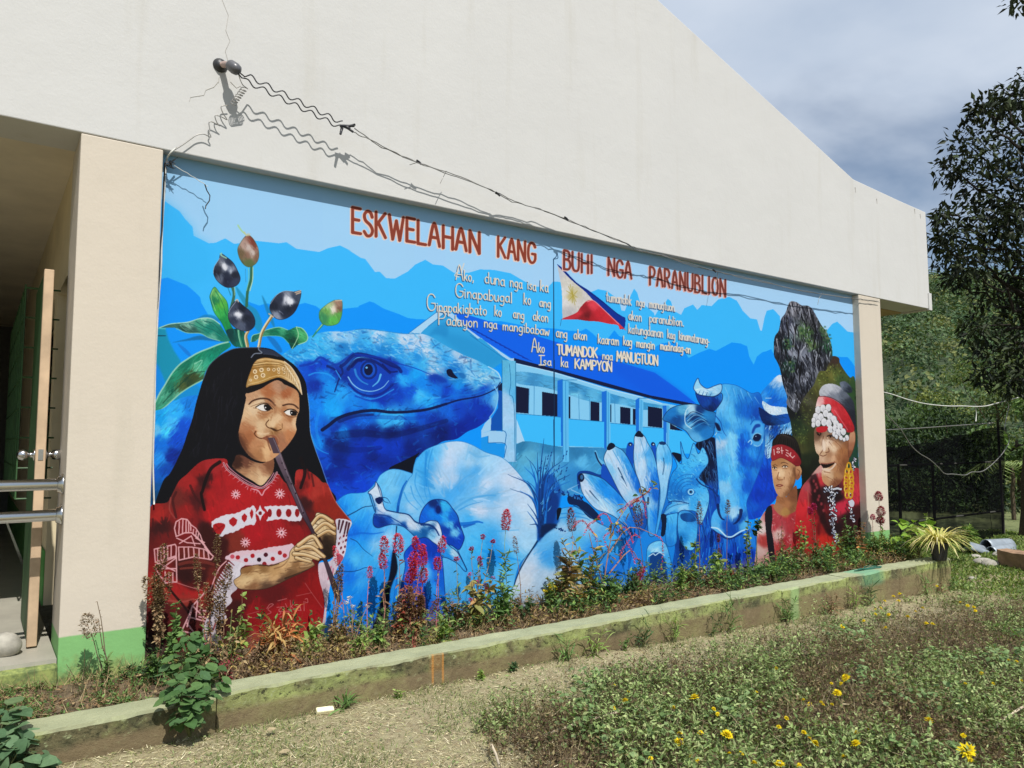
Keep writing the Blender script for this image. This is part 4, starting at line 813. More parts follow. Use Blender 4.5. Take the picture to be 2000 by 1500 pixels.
def m_rock():
    paint("I 1205,1080 1300,900 1500,760 1610,640 1680,652 1690,700 1740,780 1780,830 1835,890 J 1860,400 1890,900 1900,1300 1200,1300 1250,700 1340,600 1300,300 1245,250 I 1250,1340 1235,1230",
          "I 1400,1050,4A4A38 1280,1150,101214 1480,950,4A4A20 1550,850,4A5020 1650,750,4A5424 1700,850,3A5028 1600,800,6a6a30 1780,950,2A4A28 1400,1200,343820 1330,1300,2A3A20 1280,1250,1A2A1A 1400,1400,303418 1330,1450,404020 1500,900,5C6030 1360,1100,30301C 1450,1000,3C3C20 1640,700,3A2A20 "
          "J 1400,350,1C2414 1350,200,3A4420 1420,200,2C3018 1450,420,14180F 1350,500,101208 1840,300,1C4030 1300,900,402020", 2.2, 5, 420, 8, 3, 1.2, .22)
    for col, n in (('8A9A50', 60), ('5C7030', 70), ('1A2010', 80)):
        x0, y0, m = raster(crom(W("I 1300,1000 1480,800 1640,700 1740,790 1820,900 1500,900 1440,1000 1400,1400 1280,1400")))
        hatch((x0, y0, m), n, col, 4, 2.5, 1., 1.2, .5)
    c = paint("I 1230,140 1290,140 1340,170 1400,175 1440,210 1480,280 1520,350 1570,420 1610,520 1622,640 1580,720 1560,770 1500,780 1450,900 1400,960 1340,1050 1310,1130 1280,1150 1205,1080 1205,1000 1170,900 1140,750 1110,680 1085,620 1090,470 1130,400 1150,300 1190,240",
              "I 1280,200,8A8A94 1350,230,2A2A32 1420,260,50505A 1200,350,3A3E50 1150,450,1C1E28 1250,400,9098A8 1350,400,4A6840 1400,430,304A28 1450,350,3A3A40 1500,450,22242C 1550,400,4A6840 1590,550,2A5A3A 1210,520,103A30 1260,600,8A90A0 1120,560,2A2C38 1180,650,1A1C26 1300,550,14161E "
              "1350,550,6A6E7C 1420,520,4A6030 1500,600,14161C 1550,650,30333C 1380,620,7A8090 1230,720,1A4030 1300,750,181A22 1350,700,3A3E4A 1450,780,6A6E7A 1500,720,14151c 1580,720,2A2A28 1200,850,14161E 1280,900,202430 1340,850,787C8A 1400,900,2A2E38 1250,1050,6A6E78 1320,1050,2c2c30", 2.4, 4, 300, 16, 3, 1.3, .2)
    hatch(c, 210, 'A4AAB8', 15, 1.5, 1.42, .25, .8, .2); hatch(c, 260, '08080E', 20, 2.2, 1.42, .22, .8, .1); hatch(c, 90, '5A6070', 18, 2, 1.4, .3, .6, .2)
    line("I 1200,330 1220,450 1190,600 1230,700|1290,350 1270,520 1310,600 1290,760|1430,260 1470,420 1440,600 1480,720|1340,700 1320,850 1350,980|1150,480 1160,620", 4, '06060A', .8, .5)
    line("I 1245,340 1275,430 1270,560|1375,540 1330,620 1390,740|1480,620 1470,700 1490,790|1240,160 1260,260|1330,180 1350,270|1400,190 1420,300|1110,480 1130,600", 2.2, 'B4B8C4', .8, .4)
    for x, y in ((1350, 400), (1390, 390), (1410, 430), (1330, 420), (1420, 510), (1440, 570), (1400, 490), (1540, 380), (1560, 430), (1580, 480), (1210, 500), (1230, 560), (1240, 700), (1250, 760), (1200, 540)):
        for k in range(5): ell("I %d,%d" % (x + prng.normal(0, 14), y + prng.normal(0, 14)), 10, 8, ['3A6038', '6A8450', '1C3A24'][k % 3], .8, 1)


def m_people():
    # boy
    paint("J 925,1600 930,1100 945,950 1000,842 1080,770 1150,870 1240,850 1290,790 1310,900 1300,1600", "J 960,1000,D8C4C0 1000,1100,A83A38 960,1200,C8A8A0 1100,950,A83840 1150,920,B04048 1220,900,A83038 1130,1050,D0B0A8 1180,1100,A02830 1250,1000,A83038 1120,1200,A83838 1200,1250,902828 1280,1100,B04848 980,1300,C09088 1150,1350,8A2828",
          2.2, 4, 140, 12, 3, 1.4, .14)
    hatch(raster(crom(W("J 1080,850 1290,850 1290,1300 1100,1300"))), 70, 'D8B0B0', 6, 1.3, .8, .9, .6)
    fill("J 1008,835 1062,785 1072,900 1062,1000 1080,1100 1095,1300 1050,1290 1010,1000", '18141C')
    paint("J 1120,690 1200,705 1290,600 1295,800 1250,855 1150,875 1080,800 1100,760", "J 1150,740,9A6440 1200,780,A87048 1260,700,7A4A30 1130,800,A87450 1240,820,8A5838", 2, 2, 30, 9, 2.5, .5, .08)
    ell("J 1190,850", 42, 46, 'B8924C', .5, 2)
    fill("M 343,170 346,130 362,108 380,92 420,86 462,96 492,124 510,165 522,220 524,290 508,330 488,300 440,250 350,240", '14100F')
    for i in range(22):
        t = i / 21.; line("M %d,%d %d,%d %d,%d" % (405 + t * 10, 90, 380 + t * 110, 105 + t * 26, 350 + t * 165, 160 + t * 75), 1.1, ['4A3A34', '2A2220', '5C4C44', '0A0808'][i % 4], .5, .4)
    for i in range(9):
        x = 375 + i * 14; line("M %d,%d %d,%d" % (x, 98 - 8 * np.sin(i / 8. * 3.1), x + 6, 82 - 8 * np.sin(i / 8. * 3.1)), 2., '14100F', .9, .2)
    line("M 505,190 520,250 512,300", 3, '0A0808', .8, .4)
    paint("J 1068,372 1150,345 1230,380 1285,425 1288,500 1282,560 1250,640 1200,702 1150,708 1110,672 1085,600 1075,540 1064,450",
          "M 400,255,A8784C 440,265,B8865C 370,260,A87448 360,340,D4AA80 440,330,CCA078 470,370,9A6A44 395,330,E6C49C 378,370,B88860 395,390,C4966E 400,440,C0906A 430,455,8A5C3C 465,420,7A4C30 482,330,84583A 360,390,B88A60 420,380,D0A47C 410,420,C89A70", 2., 1, 90, 6, 2, 1.3, .04, blur=1)
    paint("J 1288,432 1318,418 1340,465 1325,528 1290,548", "J 1310,470,B07C54 1300,520,8A5638 1325,450,C08C64", 2, 1)
    line("J 1300,455 1320,470 1310,510", 1.2, '5A3420', .8)
    paint("J 1065,275 1078,240 1150,225 1230,250 1290,300 1332,370 1327,412 1290,422 1230,382 1150,347 1068,372", "J 1100,290,98242C 1180,290,8E2028 1250,330,981F28 1310,390,7A1820", 2, 2, 30, 8, 2, .4, .08, edge=('5A1018', 1.))
    ell("J 1125,265 1125,295", 16, 11, 'E0B8B4'); ell("J 1125,265 1125,295", 7, 5, '8A2028'); line("J 1155,250 1160,310|1150,280 1170,282|1085,270 1090,320|1195,275 1215,285|1200,300 1225,312|1240,300 1235,330|1225,320 1255,345|1255,350 1275,330|1195,320 1215,335", 1.6, 'E4C0BC', .9)
    line("M 348,283 362,279 375,285|398,268 420,264 442,274", 1.6, '3A2018', .75, .6); line("M 345,296 358,290 372,298|405,290 422,281 440,290", 1.3, '1C0E0A', .95); fill("M 347,300 358,294 370,300 358,305", 'D8C8B8', True); fill("M 408,293 422,286 438,292 422,297", 'D8C8B8', True); pass
    ell('M 358,299 423,291', 5, 5, '140A08'); line("J 1085,458 1112,462|1165,445 1205,447", 1.1, '7A4C34', .8)
    line("J 1130,480 1115,530 1130,550 1165,548|1180,525 1178,545", 1.5, '7A4A30', .85); line("J 1108,600 1135,592 1168,600|1110,605 1140,610 1160,604", 2., '7A3830', .9); line("J 1120,625 1150,628", 2, '8A5840', .6)
    line("M 478,300 486,360 470,420 440,465", 4, '5A3622', .4, .6); line("M 388,330 390,352", 2, 'F0D8B4', .6)
    # old woman
    paint("J 1285,1500 1285,900 1300,760 1340,620 1420,520 1520,410 1560,500 1740,480 1850,440 1875,520 1885,700 1895,900 1900,1500",
          "J 1350,680,B03038 1330,800,C82830 1400,600,A84850 1440,560,3A1014 1480,700,2A0C10 1500,550,C03038 1560,650,2A1418 1400,900,B82028 1480,850,8A1820 1560,900,401014 1500,1000,8A1C1C 1400,1100,A02020 1560,1100,C02820 1650,700,1A0C0E 1700,800,C02840 1760,900,2A1014 1840,550,A83038 1820,700,C03040 1860,850,3A1418 "
          "1750,1000,301014 1650,1000,201014 1500,450,C89088 1450,500,C08888 1330,1000,B82028 1340,1300,802020 1600,1300,901C1C 1800,1300,401010", 2.3, 4, 260, 14, 4, 1.3, .12)
    fill("J 1415,530 1470,490 1530,700 1560,900 1620,1040 1580,1050 1500,900 1440,700", '220A0E', True, 2, .85)
    for x, y in ((1450, 560), (1480, 620), (1460, 650), (1500, 700), (1520, 770), (1490, 730), (1540, 830), (1470, 590)): ell("J %d,%d" % (x, y), 11, 16, '9A3840', .8, 1)
    fill("J 1430,505 1500,425 1530,420 1525,470 1470,490", 'C89890', True, 1, .8)
    ell("J 1495,1000", 16, 60, '5A0C10', .8, 2); ell("J 1475,890", 26, 22, '7A1018', .8, 1); line("J 1395,640 1400,760 1390,900", 1.4, 'A06050', .7)
    paint("J 1455,100 1490,60 1600,100 1700,160 1775,200 1775,350 1740,480 1690,580 1620,622 1560,592 1530,555 1522,480 1540,440 1500,392 1500,330 1470,290 1455,200",
          "M 630,95,6A4C3A 690,140,E8D0B8 650,130,B8967A 640,180,DCC0A4 660,210,C8A482 690,215,A87C5C 720,170,E4C8A8 740,150,B88C68 780,200,A06840 810,150,8A5838 760,240,9A6440 720,240,D0A480 690,245,B89070 650,245,C8A488 680,315,E0C4A8 700,345,CCA884 740,340,A87850 770,300,8A5838 790,260,7A4A2C 670,370,BC8C64 740,385,7A4830 700,110,8A6850 760,120,7A5840 800,230,8A5434 655,280,A87C5C 730,290,B07C54", 2.1, 2, 200, 6, 1.8, 1.2, .05, blur=1)
    paint("J 1782,120 1825,108 1830,200 1802,300 1772,345 1765,230", "J 1800,150,B88868 1800,250,9A6448 1785,310,7A4830", 2, 1, edge=('5A3020', 1.))
    line("J 1478,120 1500,112 1515,128 1500,145|1575,150 1605,140 1635,158", 2.6, '2A1810', .9); ell("J 1490,132 1603,155", 10, 9, '1A0E0A')
    line("J 1540,150 1525,220 1535,270 1510,310|1560,300 1590,290 1585,260|1505,320 1535,332 1565,320", 1.8, '6A3C28', .8); fill("J 1530,180 1552,200 1560,270 1540,290 1525,250", 'ECD8C4', True, 1, .8)
    fill("J 1515,402 1560,408 1640,395 1600,428 1555,442 1530,430", '180A08'); line("J 1515,398 1560,402 1640,388", 1.8, '8A5040'); line("J 1530,448 1580,460 1620,440 1652,400", 3.2, 'DCC4B0', .9); line("J 1545,475 1600,485", 2, '8A5838', .7)
    line("J 1640,380 1670,420 1660,480|1650,200 1700,250 1720,330|1590,200 1620,240|1610,180 1660,200|1690,400 1720,440|1570,520 1620,545", 1.4, '7A4830', .7, .4)
    paint("I 1515,1010 1500,960 1540,902 1620,888 1700,920 1760,980 1822,1080 1835,1320 1780,1200 1700,1100 1620,1050 1560,1015", "I 1560,940,B8BCC4 1650,930,A0A4B0 1720,980,5A6270 1780,1060,2A303C 1620,1000,787e8c 1600,920,C4C8D0 1800,1180,1E222C", 2.2, 3, 110, 14, 2, .7, .12)
    paint("I 1688,880 1740,868 1795,920 1802,965 1760,972 1715,942", "I 1740,900,4A5464 1770,940,202834 1710,900,6A7484", 2, 2, 20, 8, 2, .6, .12)
    paint("I 1492,1012 1560,1008 1640,1038 1720,1100 1785,1200 1822,1290 1805,1332 1740,1325 1690,1250 1620,1170 1600,1090 1540,1080 1480,1120 1462,1150", "I 1520,1040,E0A8A8 1560,1050,C83840 1640,1080,C02830 1700,1140,B82830 1750,1220,B42028 1790,1290,A01C24 1480,1090,E8C8C4 1620,1130,D04048", 2.2, 2, 70, 14, 2.4, .8, .08)
    line("I 1500,1005 1560,1005 1640,1030 1720,1090 1790,1200", 1.4, '501014', .8); line("I 1640,1130 1700,1220 1760,1310", 1.6, 'E88088', .6)
    fill("I 1478,1290 1575,1275 1562,1325 1488,1332", 'B82028', True)
    for x, y, r in ((1490, 1130, 34), (1535, 1115, 34), (1585, 1110, 34), (1470, 1190, 34), (1515, 1195, 36), (1560, 1160, 34), (1450, 1225, 26), (1448, 1265, 24), (1490, 1250, 32), (1600, 1190, 36), (1545, 1240, 36), (1590, 1250, 36), (1635, 1215, 34), (1655, 1255, 34), (1605, 1305, 34),
                    (1650, 1300, 34), (1690, 1285, 34), (1640, 1350, 26), (1680, 1335, 34), (1722, 1330, 32), (1660, 1375, 20), (1700, 1385, 22), (1755, 1385, 26), (1730, 1400, 18)):
        rot = .5 if x > 1590 else 0
        ell("I %d,%d" % (x, y), r * .72 + 3, r + 4, '5A5A60', .9, 0, rot); ell("I %d,%d" % (x - 1, y - 2), r * .72, r, 'DCDCE0', 1, 0, -rot * .4); ell("I %d,%d" % (x + 4, y + 8), r * .4, r * .5, 'C4C6CC', .7, 1)
    # necklace, chains, earring
    for i in range(9): ell("J %d,%d" % (1615 + i * 11, 632 + 4 * np.sin(i)), 7, 10, 'C8CCD4'); ell("J %d,%d" % (1621 + i * 11, 634), 2, 9, '202028')
    def chain(pts, n, w):
        p = crom(np.array(pts, float), False, 12)
        for i in range(n):
            q = p[int(i / n * (len(p) - 1))] + prng.normal(0, w, 2)
            ell("J %d,%d" % tuple(q), 15, 9, '14141C', .95, 0, prng.uniform(0, 3)); ell("J %d,%d" % tuple(q), 11, 6, ['D0D4E0', 'A0A8BC', 'E8EAF0'][i % 3], 1, 0, prng.uniform(0, 3))
    chain([(1560, 640), (1600, 640), (1610, 760), (1620, 900), (1640, 1040), (1680, 1140)], 62, 15)
    chain([(1640, 660), (1640, 800), (1630, 950), (1660, 1080)], 30, 10); chain([(1830, 340), (1810, 400), (1815, 470)], 14, 8); chain([(1790, 680), (1790, 800), (1800, 880), (1820, 940)], 24, 12)
    ell("J 1798,765", 24, 34, 'C8CCD8')
    for y, ws in ((430, 16), (480, 26), (530, 38), (580, 42), (630, 38), (680, 26)):
        for sx in ((-1, 1) if ws > 20 else (0,)):
            line("J " + ' '.join('%d,%d' % (1772 + sx * ws * .6 + 18 * np.sin(t), y + 38 * np.cos(t)) for t in np.linspace(0, 6.28, 9)), 3., 'C4901C', 1); 
            line("J %d,%d %d,%d" % (1772 + sx * ws * .6 - 12, y - 20, 1772 + sx * ws * .6 - 16, y + 15), 1.4, 'F0CC60', .9)
    fill("J 1290,1060 1330,1000 1360,1100", '9A2020', True, 2, .5)
    line("J 1880,700 1895,1000", 2, 'D8C8C0', .6)


def m_fruit():
    line("D 990,380 985,500 955,600 945,740", 5.5, '2E6A50'); line("D 1003,385 1000,500 975,600", 1.8, 'C4DCA8', .9); line("D 962,390 965,500 945,600", 1.3, '88C8A0', .8)
    line("D 815,565 830,640 800,770", 5.5, '3A6C58'); line("D 835,570 838,640", 1.4, 'B0D4A8', .8)
    line("D 775,575 800,640", 2, '2080A0', .8); line("D 935,400 938,520", 1, '3078A8', .7)
    paint("D 650,565 700,620 765,700 782,800 795,900 850,1000 862,1110 800,1070 720,900 650,800 615,690 610,640", "D 650,680,1A7A50 720,720,58B040 760,800,2AA050 740,880,1A9048 820,1020,0A5A48 640,600,5aa050 700,800,3CB050 680,640,78C070", 2.2, 3, 110, 14, 2.4, 1.2, .12, edge=('0C5848', .9))
    line("D 640,590 620,660 660,780", 1.5, 'A0D8A0', .7); line("D 660,600 720,700 760,830", 1.2, '0A6040', .7)
    paint("D 760,960 880,950 940,1000 965,1110 860,1112 800,1060", "D 850,1000,0A5048 920,1060,0E6A58 800,1000,083C3C", 2, 2, 30, 14, 2.5, 1.2, .2)
    paint("D 150,935 250,905 400,890 520,855 620,853 700,910 745,980 790,1062 700,1060 600,1030 520,990 400,985 300,940", "D 300,920,3A6A60 400,920,7AB0A0 520,900,3A9A80 600,940,108070 680,1000,0A7060 550,870,88C8B0 450,970,2a5850 640,1020,58A890 350,950,204840", 2.3, 3, 110, 16, 2, .5, .15)
    line("D 150,937 250,903 400,888 520,853 620,853 700,905", 1.8, 'B4E0CC', .9); line("D 300,945 400,985 520,990 600,1030 700,1058", 1.6, '90C8B0', .8)
    line("D 480,880 560,930 640,960 740,1030|420,900 500,930 620,1000|560,880 640,900 720,980", 1.6, '0A5A54', .8, .5)
    c = paint("A 775,130 700,150 600,190 500,230 400,290 330,340 260,420 200,520 150,600 112,680 100,785 180,740 260,670 340,600 430,540 540,480 570,400 640,310 720,230 800,170",
              "A 650,200,0A7A60 500,280,10805E 400,340,0E7058 300,450,208A6A 200,600,50A888 150,700,3A9878 350,520,4A5A30 450,440,3A4A28 480,360,58B890 560,320,30A080 250,580,0a5a48 300,600,58A888 620,270,0C8468 400,480,24402C", 2.3, 4, 220, 18, 2.6, -.9, .14)
    line("A 775,132 700,150 600,190 500,230 400,290 330,340 260,420 200,520 150,600 112,680", 3, 'A4D6C0', .85); line("A 540,480 430,540 340,600 260,670 180,740 102,788", 2.6, '98D0B4', .85)
    line("A 560,400 450,420 340,520 260,600 180,690", 1.8, '0A4030', .7); line("A 470,330 540,300 480,400", 2.6, 'A8E0C4', .6, .4)
    paint("D 985,1065 1000,1010 1060,990 1130,960 1240,935 1320,960 1400,930 1460,950 1502,1010 1492,1060 1420,1090 1360,1132 1330,1080 1270,1022 1180,1010 1080,1020 1030,1060",
          "D 1200,970,0E7858 1320,1000,0A5A40 1380,1060,083A30 1450,1000,4AB070 1430,1050,3A9A60 1100,990,3a8868 1020,1010,1a6858 1280,960,3A9A70 1360,1100,0A4838", 2.3, 2, 110, 13, 2.2, .5, .16)
    line("D 985,1065 1000,1010 1060,990 1130,958 1240,933 1320,958", 1.6, '98D0A8', .85); line("D 1400,930 1420,1000 1400,1060 1362,1130|1400,930 1460,948 1503,1010 1492,1062 1420,1092", 1.6, 'B0DCB0', .85); line("D 1030,1060 1080,1022 1180,1012 1270,1024 1332,1082", 1.4, '70B898', .8)
    line("D 870,960 880,1030 905,1110", 4.5, '3C9070'); line("D 868,960 876,1030 898,1108", 1.2, 'A8DCB8', .8)
    line("D 960,965 938,1020 955,1112", 6, '9A8250'); line("D 955,968 930,1020 945,1110", 2.6, 'DCC8A0'); line("D 1178,830 1120,920 1080,1000 1056,1122", 6, '8A7444'); line("D 1170,830 1110,920 1072,1000 1050,1120", 3, 'E4D4AC')
    line("D 1642,908 1590,970 1550,1022", 5, '2C8C78', 1, .5); line("D 1636,910 1585,970", 1.6, 'C0DCB0', .9, .5)
    def fr(o, s, e='10182C'): 
        c = paint(o, s, 2.4, 2, 60, 9, 2., 1.1, .16, edge=(e, 1.)); return c
    fr("D 710,262 760,290 820,340 860,410 887,480 872,532 830,562 770,570 720,547 670,500 643,440 650,380 690,320", "D 740,380,D0D4DE 690,400,2A3040 760,500,1C2238 830,450,1A2030 800,410,8A94A8 700,480,5A6478 780,340,2A3448 850,520,303850 670,430,181E2C 760,440,20283C")
    fr("D 965,90 1010,130 1050,210 1057,290 1030,350 970,382 920,360 880,300 863,220 890,160 930,105", "D 960,200,C4B4AC 1000,150,7A3A2C 930,180,B09488 890,260,6A5A40 960,340,5A6A40 1030,270,7A5A48 1000,250,C8B8B0 950,270,8A6A58 1020,190,7A4030", '4A5A3A')
    fr("D 850,690 920,740 990,800 1022,870 1012,930 960,967 890,962 820,920 778,850 790,770", "D 860,815,D4D8E4 820,760,3a4358 940,850,1A2030 960,790,2a3048 880,920,505A70 980,900,20283c 900,760,141A2A 830,860,2A3348")
    fr("D 1178,690 1220,640 1290,603 1380,608 1438,598 1442,640 1422,720 1380,800 1310,852 1240,862 1190,832 1158,770 1163,720", "D 1340,700,D8DCE8 1300,680,C8CCD8 1250,680,2A3044 1200,740,1a2030 1280,800,20283c 1390,660,3A4458 1220,825,8A94A8 1380,740,1c2236 1240,640,30384C 1320,760,181E2E")
    fr("D 1760,685 1815,690 1822,760 1812,840 1780,900 1710,920 1650,907 1613,860 1613,790 1660,740 1720,700", "D 1780,720,9A7A68 1740,765,E4DCCC 1680,780,6AA858 1650,840,3A8A58 1740,870,5AB850 1800,820,58A048 1785,765,7a5a48 1700,740,A8C490", '3A6A40')
    line("D 866,0 900,50 945,90", 3, 'A8D498', .9); line("D 925,60 945,95|960,75 950,95|975,80 965,95", 2, 'C8C4A0'); line("D 705,262 720,280 760,300|715,255 712,275", 2.6, '90C8B0', .9); line("D 845,690 860,680 870,700|1390,615 1440,600|1400,630 1440,615|1760,690 1815,688|1150,810 1190,840", 2.4, 'D0B8A0', .9)
    line("D 640,440 650,380 700,300|1163,720 1220,640 1290,603 1380,606|780,800 800,760 850,695", 1., 'B8C4D8', .8)
    ell("D 1330,680 1355,700", 16, 26, 'E4E8F0', .8, 1); ell("D 740,370 750,395", 16, 20, 'E0E4EC', .8, 1); ell("D 860,810 880,820", 20, 14, 'E4E8F0', .8, 1); ell("D 800,425", 9, 22, 'B8C0CC', .8, 1)


def lace(s, w=2.6, col='DFA8AC', a=.95): line(s, w, col, a, smooth=False)


def m_girl():
    # blue hide behind the hair at the left
    paint("A 70,800 180,740 330,650 500,620 490,700 450,850 400,1000 300,1250 180,1600 60,1600 70,1100", "A 150,850,10A0F0 300,760,2AB0FF 420,720,1080E8 200,950,3AC0FF 150,1050,0A70E0 280,1000,0848C8 150,1200,2090F0 260,1180,062A90 120,1350,0A60C8 200,1300,0848B0 150,1450,085098 110,930,60C0F4 350,900,0A50D0 250,870,40B8FC 100,1550,0A4878",
          2.3, 5, 260, 14, 3, -.8, .13)
    line("A 60,1150 84,1300 90,1600", 4, '183858', .5)
    # hair
    fill("A 1060,180 1180,200 1280,268 1380,340 1430,400 1482,490 1502,600 1520,750 1527,950 1572,1110 1622,1250 1660,1370 1700,1470 B 1760,200 1500,500 700,600 60,400 100,225 180,0 A 240,1340 300,1230 360,1100 400,980 450,830 480,700 520,560 550,470 600,350 680,270 760,220 860,187", '0A0A10')
    hatch(raster(W("A 560,500 900,300 920,600 850,900 820,1150 400,1200 460,800")), 60, '20202A', 40, 2.2, 1.75, .15, .4)
    line("A 1502,600 1520,750 1530,960 1575,1115 1625,1250 1702,1470", 1.1, '8CB8DC', .7); line("A 1060,182 860,187 760,222 680,272 600,352 550,472", 1.6, '50607A', .7); line("A 1060,182 1090,200 1160,215 1240,240 1290,270", 1., '7888A0', .6)
    fill("A 1062,190 1180,205 1275,268 1160,248 1090,232", '262E42', True, 1); line("A 1060,170 1055,200 1085,232 1020,238 988,272", 2.2, '8C98AC', .8); line("A 1100,240 1180,245 1230,262", 2.6, '30384C', .8)
    line("A 820,1210 700,1230 B 560,300|A 900,1180 820,1230", 6, '0A0A0E', .9)
    # blouse
    paint("A 760,1205 640,1200 520,1230 400,1340 330,1400 280,1490 B 230,180 190,200 60,235 40,500 0,1700 1620,1700 1620,1460 1640,1300 1660,1150 1650,1040 1612,890 1610,740 1740,690 1880,420 1905,370 1840,290 1760,185 1690,30 A 1640,1415 1590,1365 1500,1308 1400,1310 1380,1450 1300,1420 1220,1330 1160,1420 1080,1480 950,1420 850,1350 780,1290",
          "B 120,300,A02420 60,260,8A1E1C 150,420,3A1516 200,520,6A1A1A 300,160,6A2420 380,280,8A1C1C 500,180,4A1618 430,420,7A1A1C 560,450,3A1416 650,560,3A1416 700,640,451616 640,300,A81A1E 620,150,A01C1E 700,100,A01C20 800,200,B01C22 950,150,AD1C20 1150,180,A81A20 1000,480,A81820 1200,420,A01A20 "
          "850,560,7A2A20 1100,600,9A181C 1400,450,8A181A 1440,330,5A1616 1350,200,A01A1E 1480,200,3A1416 1500,80,A02420 1560,120,A83028 1620,200,8A2018 1750,280,8A2418 1830,330,8A2418 1450,560,8A181A 450,760,5A2018 400,860,2E1212 520,900,451818 500,740,7A2A20 300,1000,A02020 200,930,8A1A1A 450,1000,A82020 "
          "530,940,8A2A20 250,1080,8E3028 400,1090,8A3028 200,1150,501818 400,1180,401616 900,1060,5A1616 1000,1200,8A1418 1200,1000,5A1416 1400,900,6A1416 1500,1000,8A1416 1600,1000,901618 1300,1200,9A161A 1500,1250,A0181C 1100,1400,9A181C 1500,1420,A8181C 60,1000,901A1A 60,1300,501818 50,1450,2A1010 850,1300,3A1414 "
          "880,1150,3A1414 1700,600,2A1414 1650,450,1E1014 A 500,1300,8E1C1C 420,1400,9A2020 620,1260,A02426 560,1400,3A1214 680,1420,A01A1E 820,1400,A81C20 1420,1350,A82C28 1480,1360,8A1C1C 1560,1400,A03028 1460,1450,6A1818", 2.4, 5, 700, 18, 4, 1.35, .1)
    line("A 700,1230 620,1290 570,1400 540,1500 B 530,120 560,260", 7, '14080A', .9, .8); line("A 1440,1200 1480,1320 B 1440,60", 8, '120A0E', .85, .7); line("A 1500,1300 1520,1380|1540,1340 1560,1450", 4, '501416', .8)
    line("B 430,40 470,130 520,200|300,100 270,180 300,330", 5, '3A1214', .7); line("B 250,150 240,260 290,340", 3, 'A85048', .5); line("B 1700,60 1760,185 1840,290 1900,362", 2.2, 'C07060', .6)
    fill("B 560,380 640,460 720,520 780,540 760,640 700,700 560,600 520,480", '35100F', True, 4, .8); fill("B 320,730 600,720 700,690 720,740 600,800 560,960 440,1000 340,900", '301010', True, 4, .7)
    line("B 330,760 420,740 560,740 640,760", 6, '7A3028', .7); line("B 340,800 480,790 560,800", 4, 'A04838', .5); line("B 60,850 160,960 280,1030 400,1060 560,1010", 8, 'A42824', .6, .6); line("B 230,1090 350,1105 460,1080", 4, 'A85048', .6)
    line("B 200,940 300,1060 360,1130 420,1210 470,1270", 4.5, '1A0808', .85); line("B 100,850 230,900 400,960 580,1010", 1.6, 'C88080', .8)
    # collar
    for off, c_, w_ in ((0, 'E2A8B4', 3.4), (0, '3A1014', 1.)):
        line("A 735,1240 770,1300 850,1362 950,1430 B 1075,62 1150,20 A 1180,1400 1222,1325", w_, c_)
    line("A 760,1245 800,1295 880,1360 980,1420 1080,1462 1150,1400 1195,1330", 1.8, 'D88C9C', .9)
    for x, y in ((740, 1262), (765, 1300), (800, 1340), (840, 1370), (880, 1400), (915, 1425), (950, 1450)): line("A %d,%d %d,%d" % (x, y, x - 22, y + 16), 1.4, 'DC98A4', .9, .4)
    for x, y in ((1225, 1340), (1215, 1370), (1195, 1395), (1175, 1420), (1155, 1440)): line("A %d,%d %d,%d" % (x, y, x + 24, y + 10), 1.4, 'DC98A4', .9, .4)
    line("B 1000,70 1050,85 1085,128 1110,85 1150,50", 2.4, 'E0A4B0', .9); 
    for x in (960, 990, 1020, 1045): line("B %d,%d %d,%d" % (x, 50 + (x - 960) * .4, x - 8, 75 + (x - 960) * .4), 1.2, 'DC98A4', .9)
    for x, y, r in ((847, 120, 42), (1250, 115, 45), (1265, 472, 48), (935, 560, 44)):
        for k in range(11):
            t = k * 2 * np.pi / 11; line("B %d,%d %d,%d" % (x + .3 * r * np.cos(t), y + .3 * r * np.sin(t), x + r * np.cos(t), y + r * np.sin(t)), 2.4, 'E4B0BA', .95, .7)
        ell("B %d,%d" % (x, y), r * .45, r * .45, 'E4B4BE'); ell("B %d,%d" % (x, y), 8, 9, '5A1418')
    WH = 'D4D0DA'
    def wavy(pts, col):
        p = crom(W(pts)); d = np.roll(p, -1, 0) - np.roll(p, 1, 0); n = np.stack([d[:, 1], -d[:, 0]], 1); n /= np.linalg.norm(n, axis=1)[:, None] + 1e-6
        L = np.cumsum(np.linalg.norm(p - np.roll(p, 1, 0), axis=1)); fill(p + n * np.sin(L / 2.6)[:, None] * 1.2, col, False)
    wavy("B 625,375 680,335 760,305 840,295 900,270 970,240 1022,233 1027,385 960,400 900,430 830,465 770,480 730,500 690,512 720,462 740,420 700,380 640,430", WH)
    for x, y, rx, ry in ((822, 372, 38, 46), (925, 335, 26, 42), (992, 300, 16, 46)):
        fill("B %d,%d %d,%d %d,%d %d,%d %d,%d %d,%d" % (x - rx, y - ry * .3, x, y - ry, x + rx, y - ry * .4, x + rx * .8, y + ry * .4, x, y + ry, x - rx * .9, y + ry * .3), 'A81A20', False)
    fill("B 640,400 700,380 750,400 730,450 690,490 650,450", 'A81C20'); line("B 640,460 690,430 740,400|660,400 700,440", 2, '7A1014', .7)
    fill("B 1068,215 1085,260 1115,285 1085,320 1070,365 1055,320 1025,290 1055,260", WH, False); ell("B 1070,292", 16, 18, '7A1418')
    wavy("B 1108,238 1180,225 1260,225 1340,220 1425,235 1442,280 1445,355 1350,365 1280,347 1200,352 1130,362 1152,300", WH)
    for x, rx in ((1157, 20), (1241, 24), (1330, 26), (1408, 20)): ell("B %d,290" % x, rx, 38, '8E161C')
    wavy("B 755,692 830,650 930,632 1050,630 1150,605 1270,590 1368,573 1375,620 1330,700 1260,745 1150,765 1040,768 940,768 860,750 770,722", 'D8BAC4')
    fill("B 880,700 1040,660 1200,650 1300,690 1150,750 950,755", 'D0CCD8', True, 3, .7)
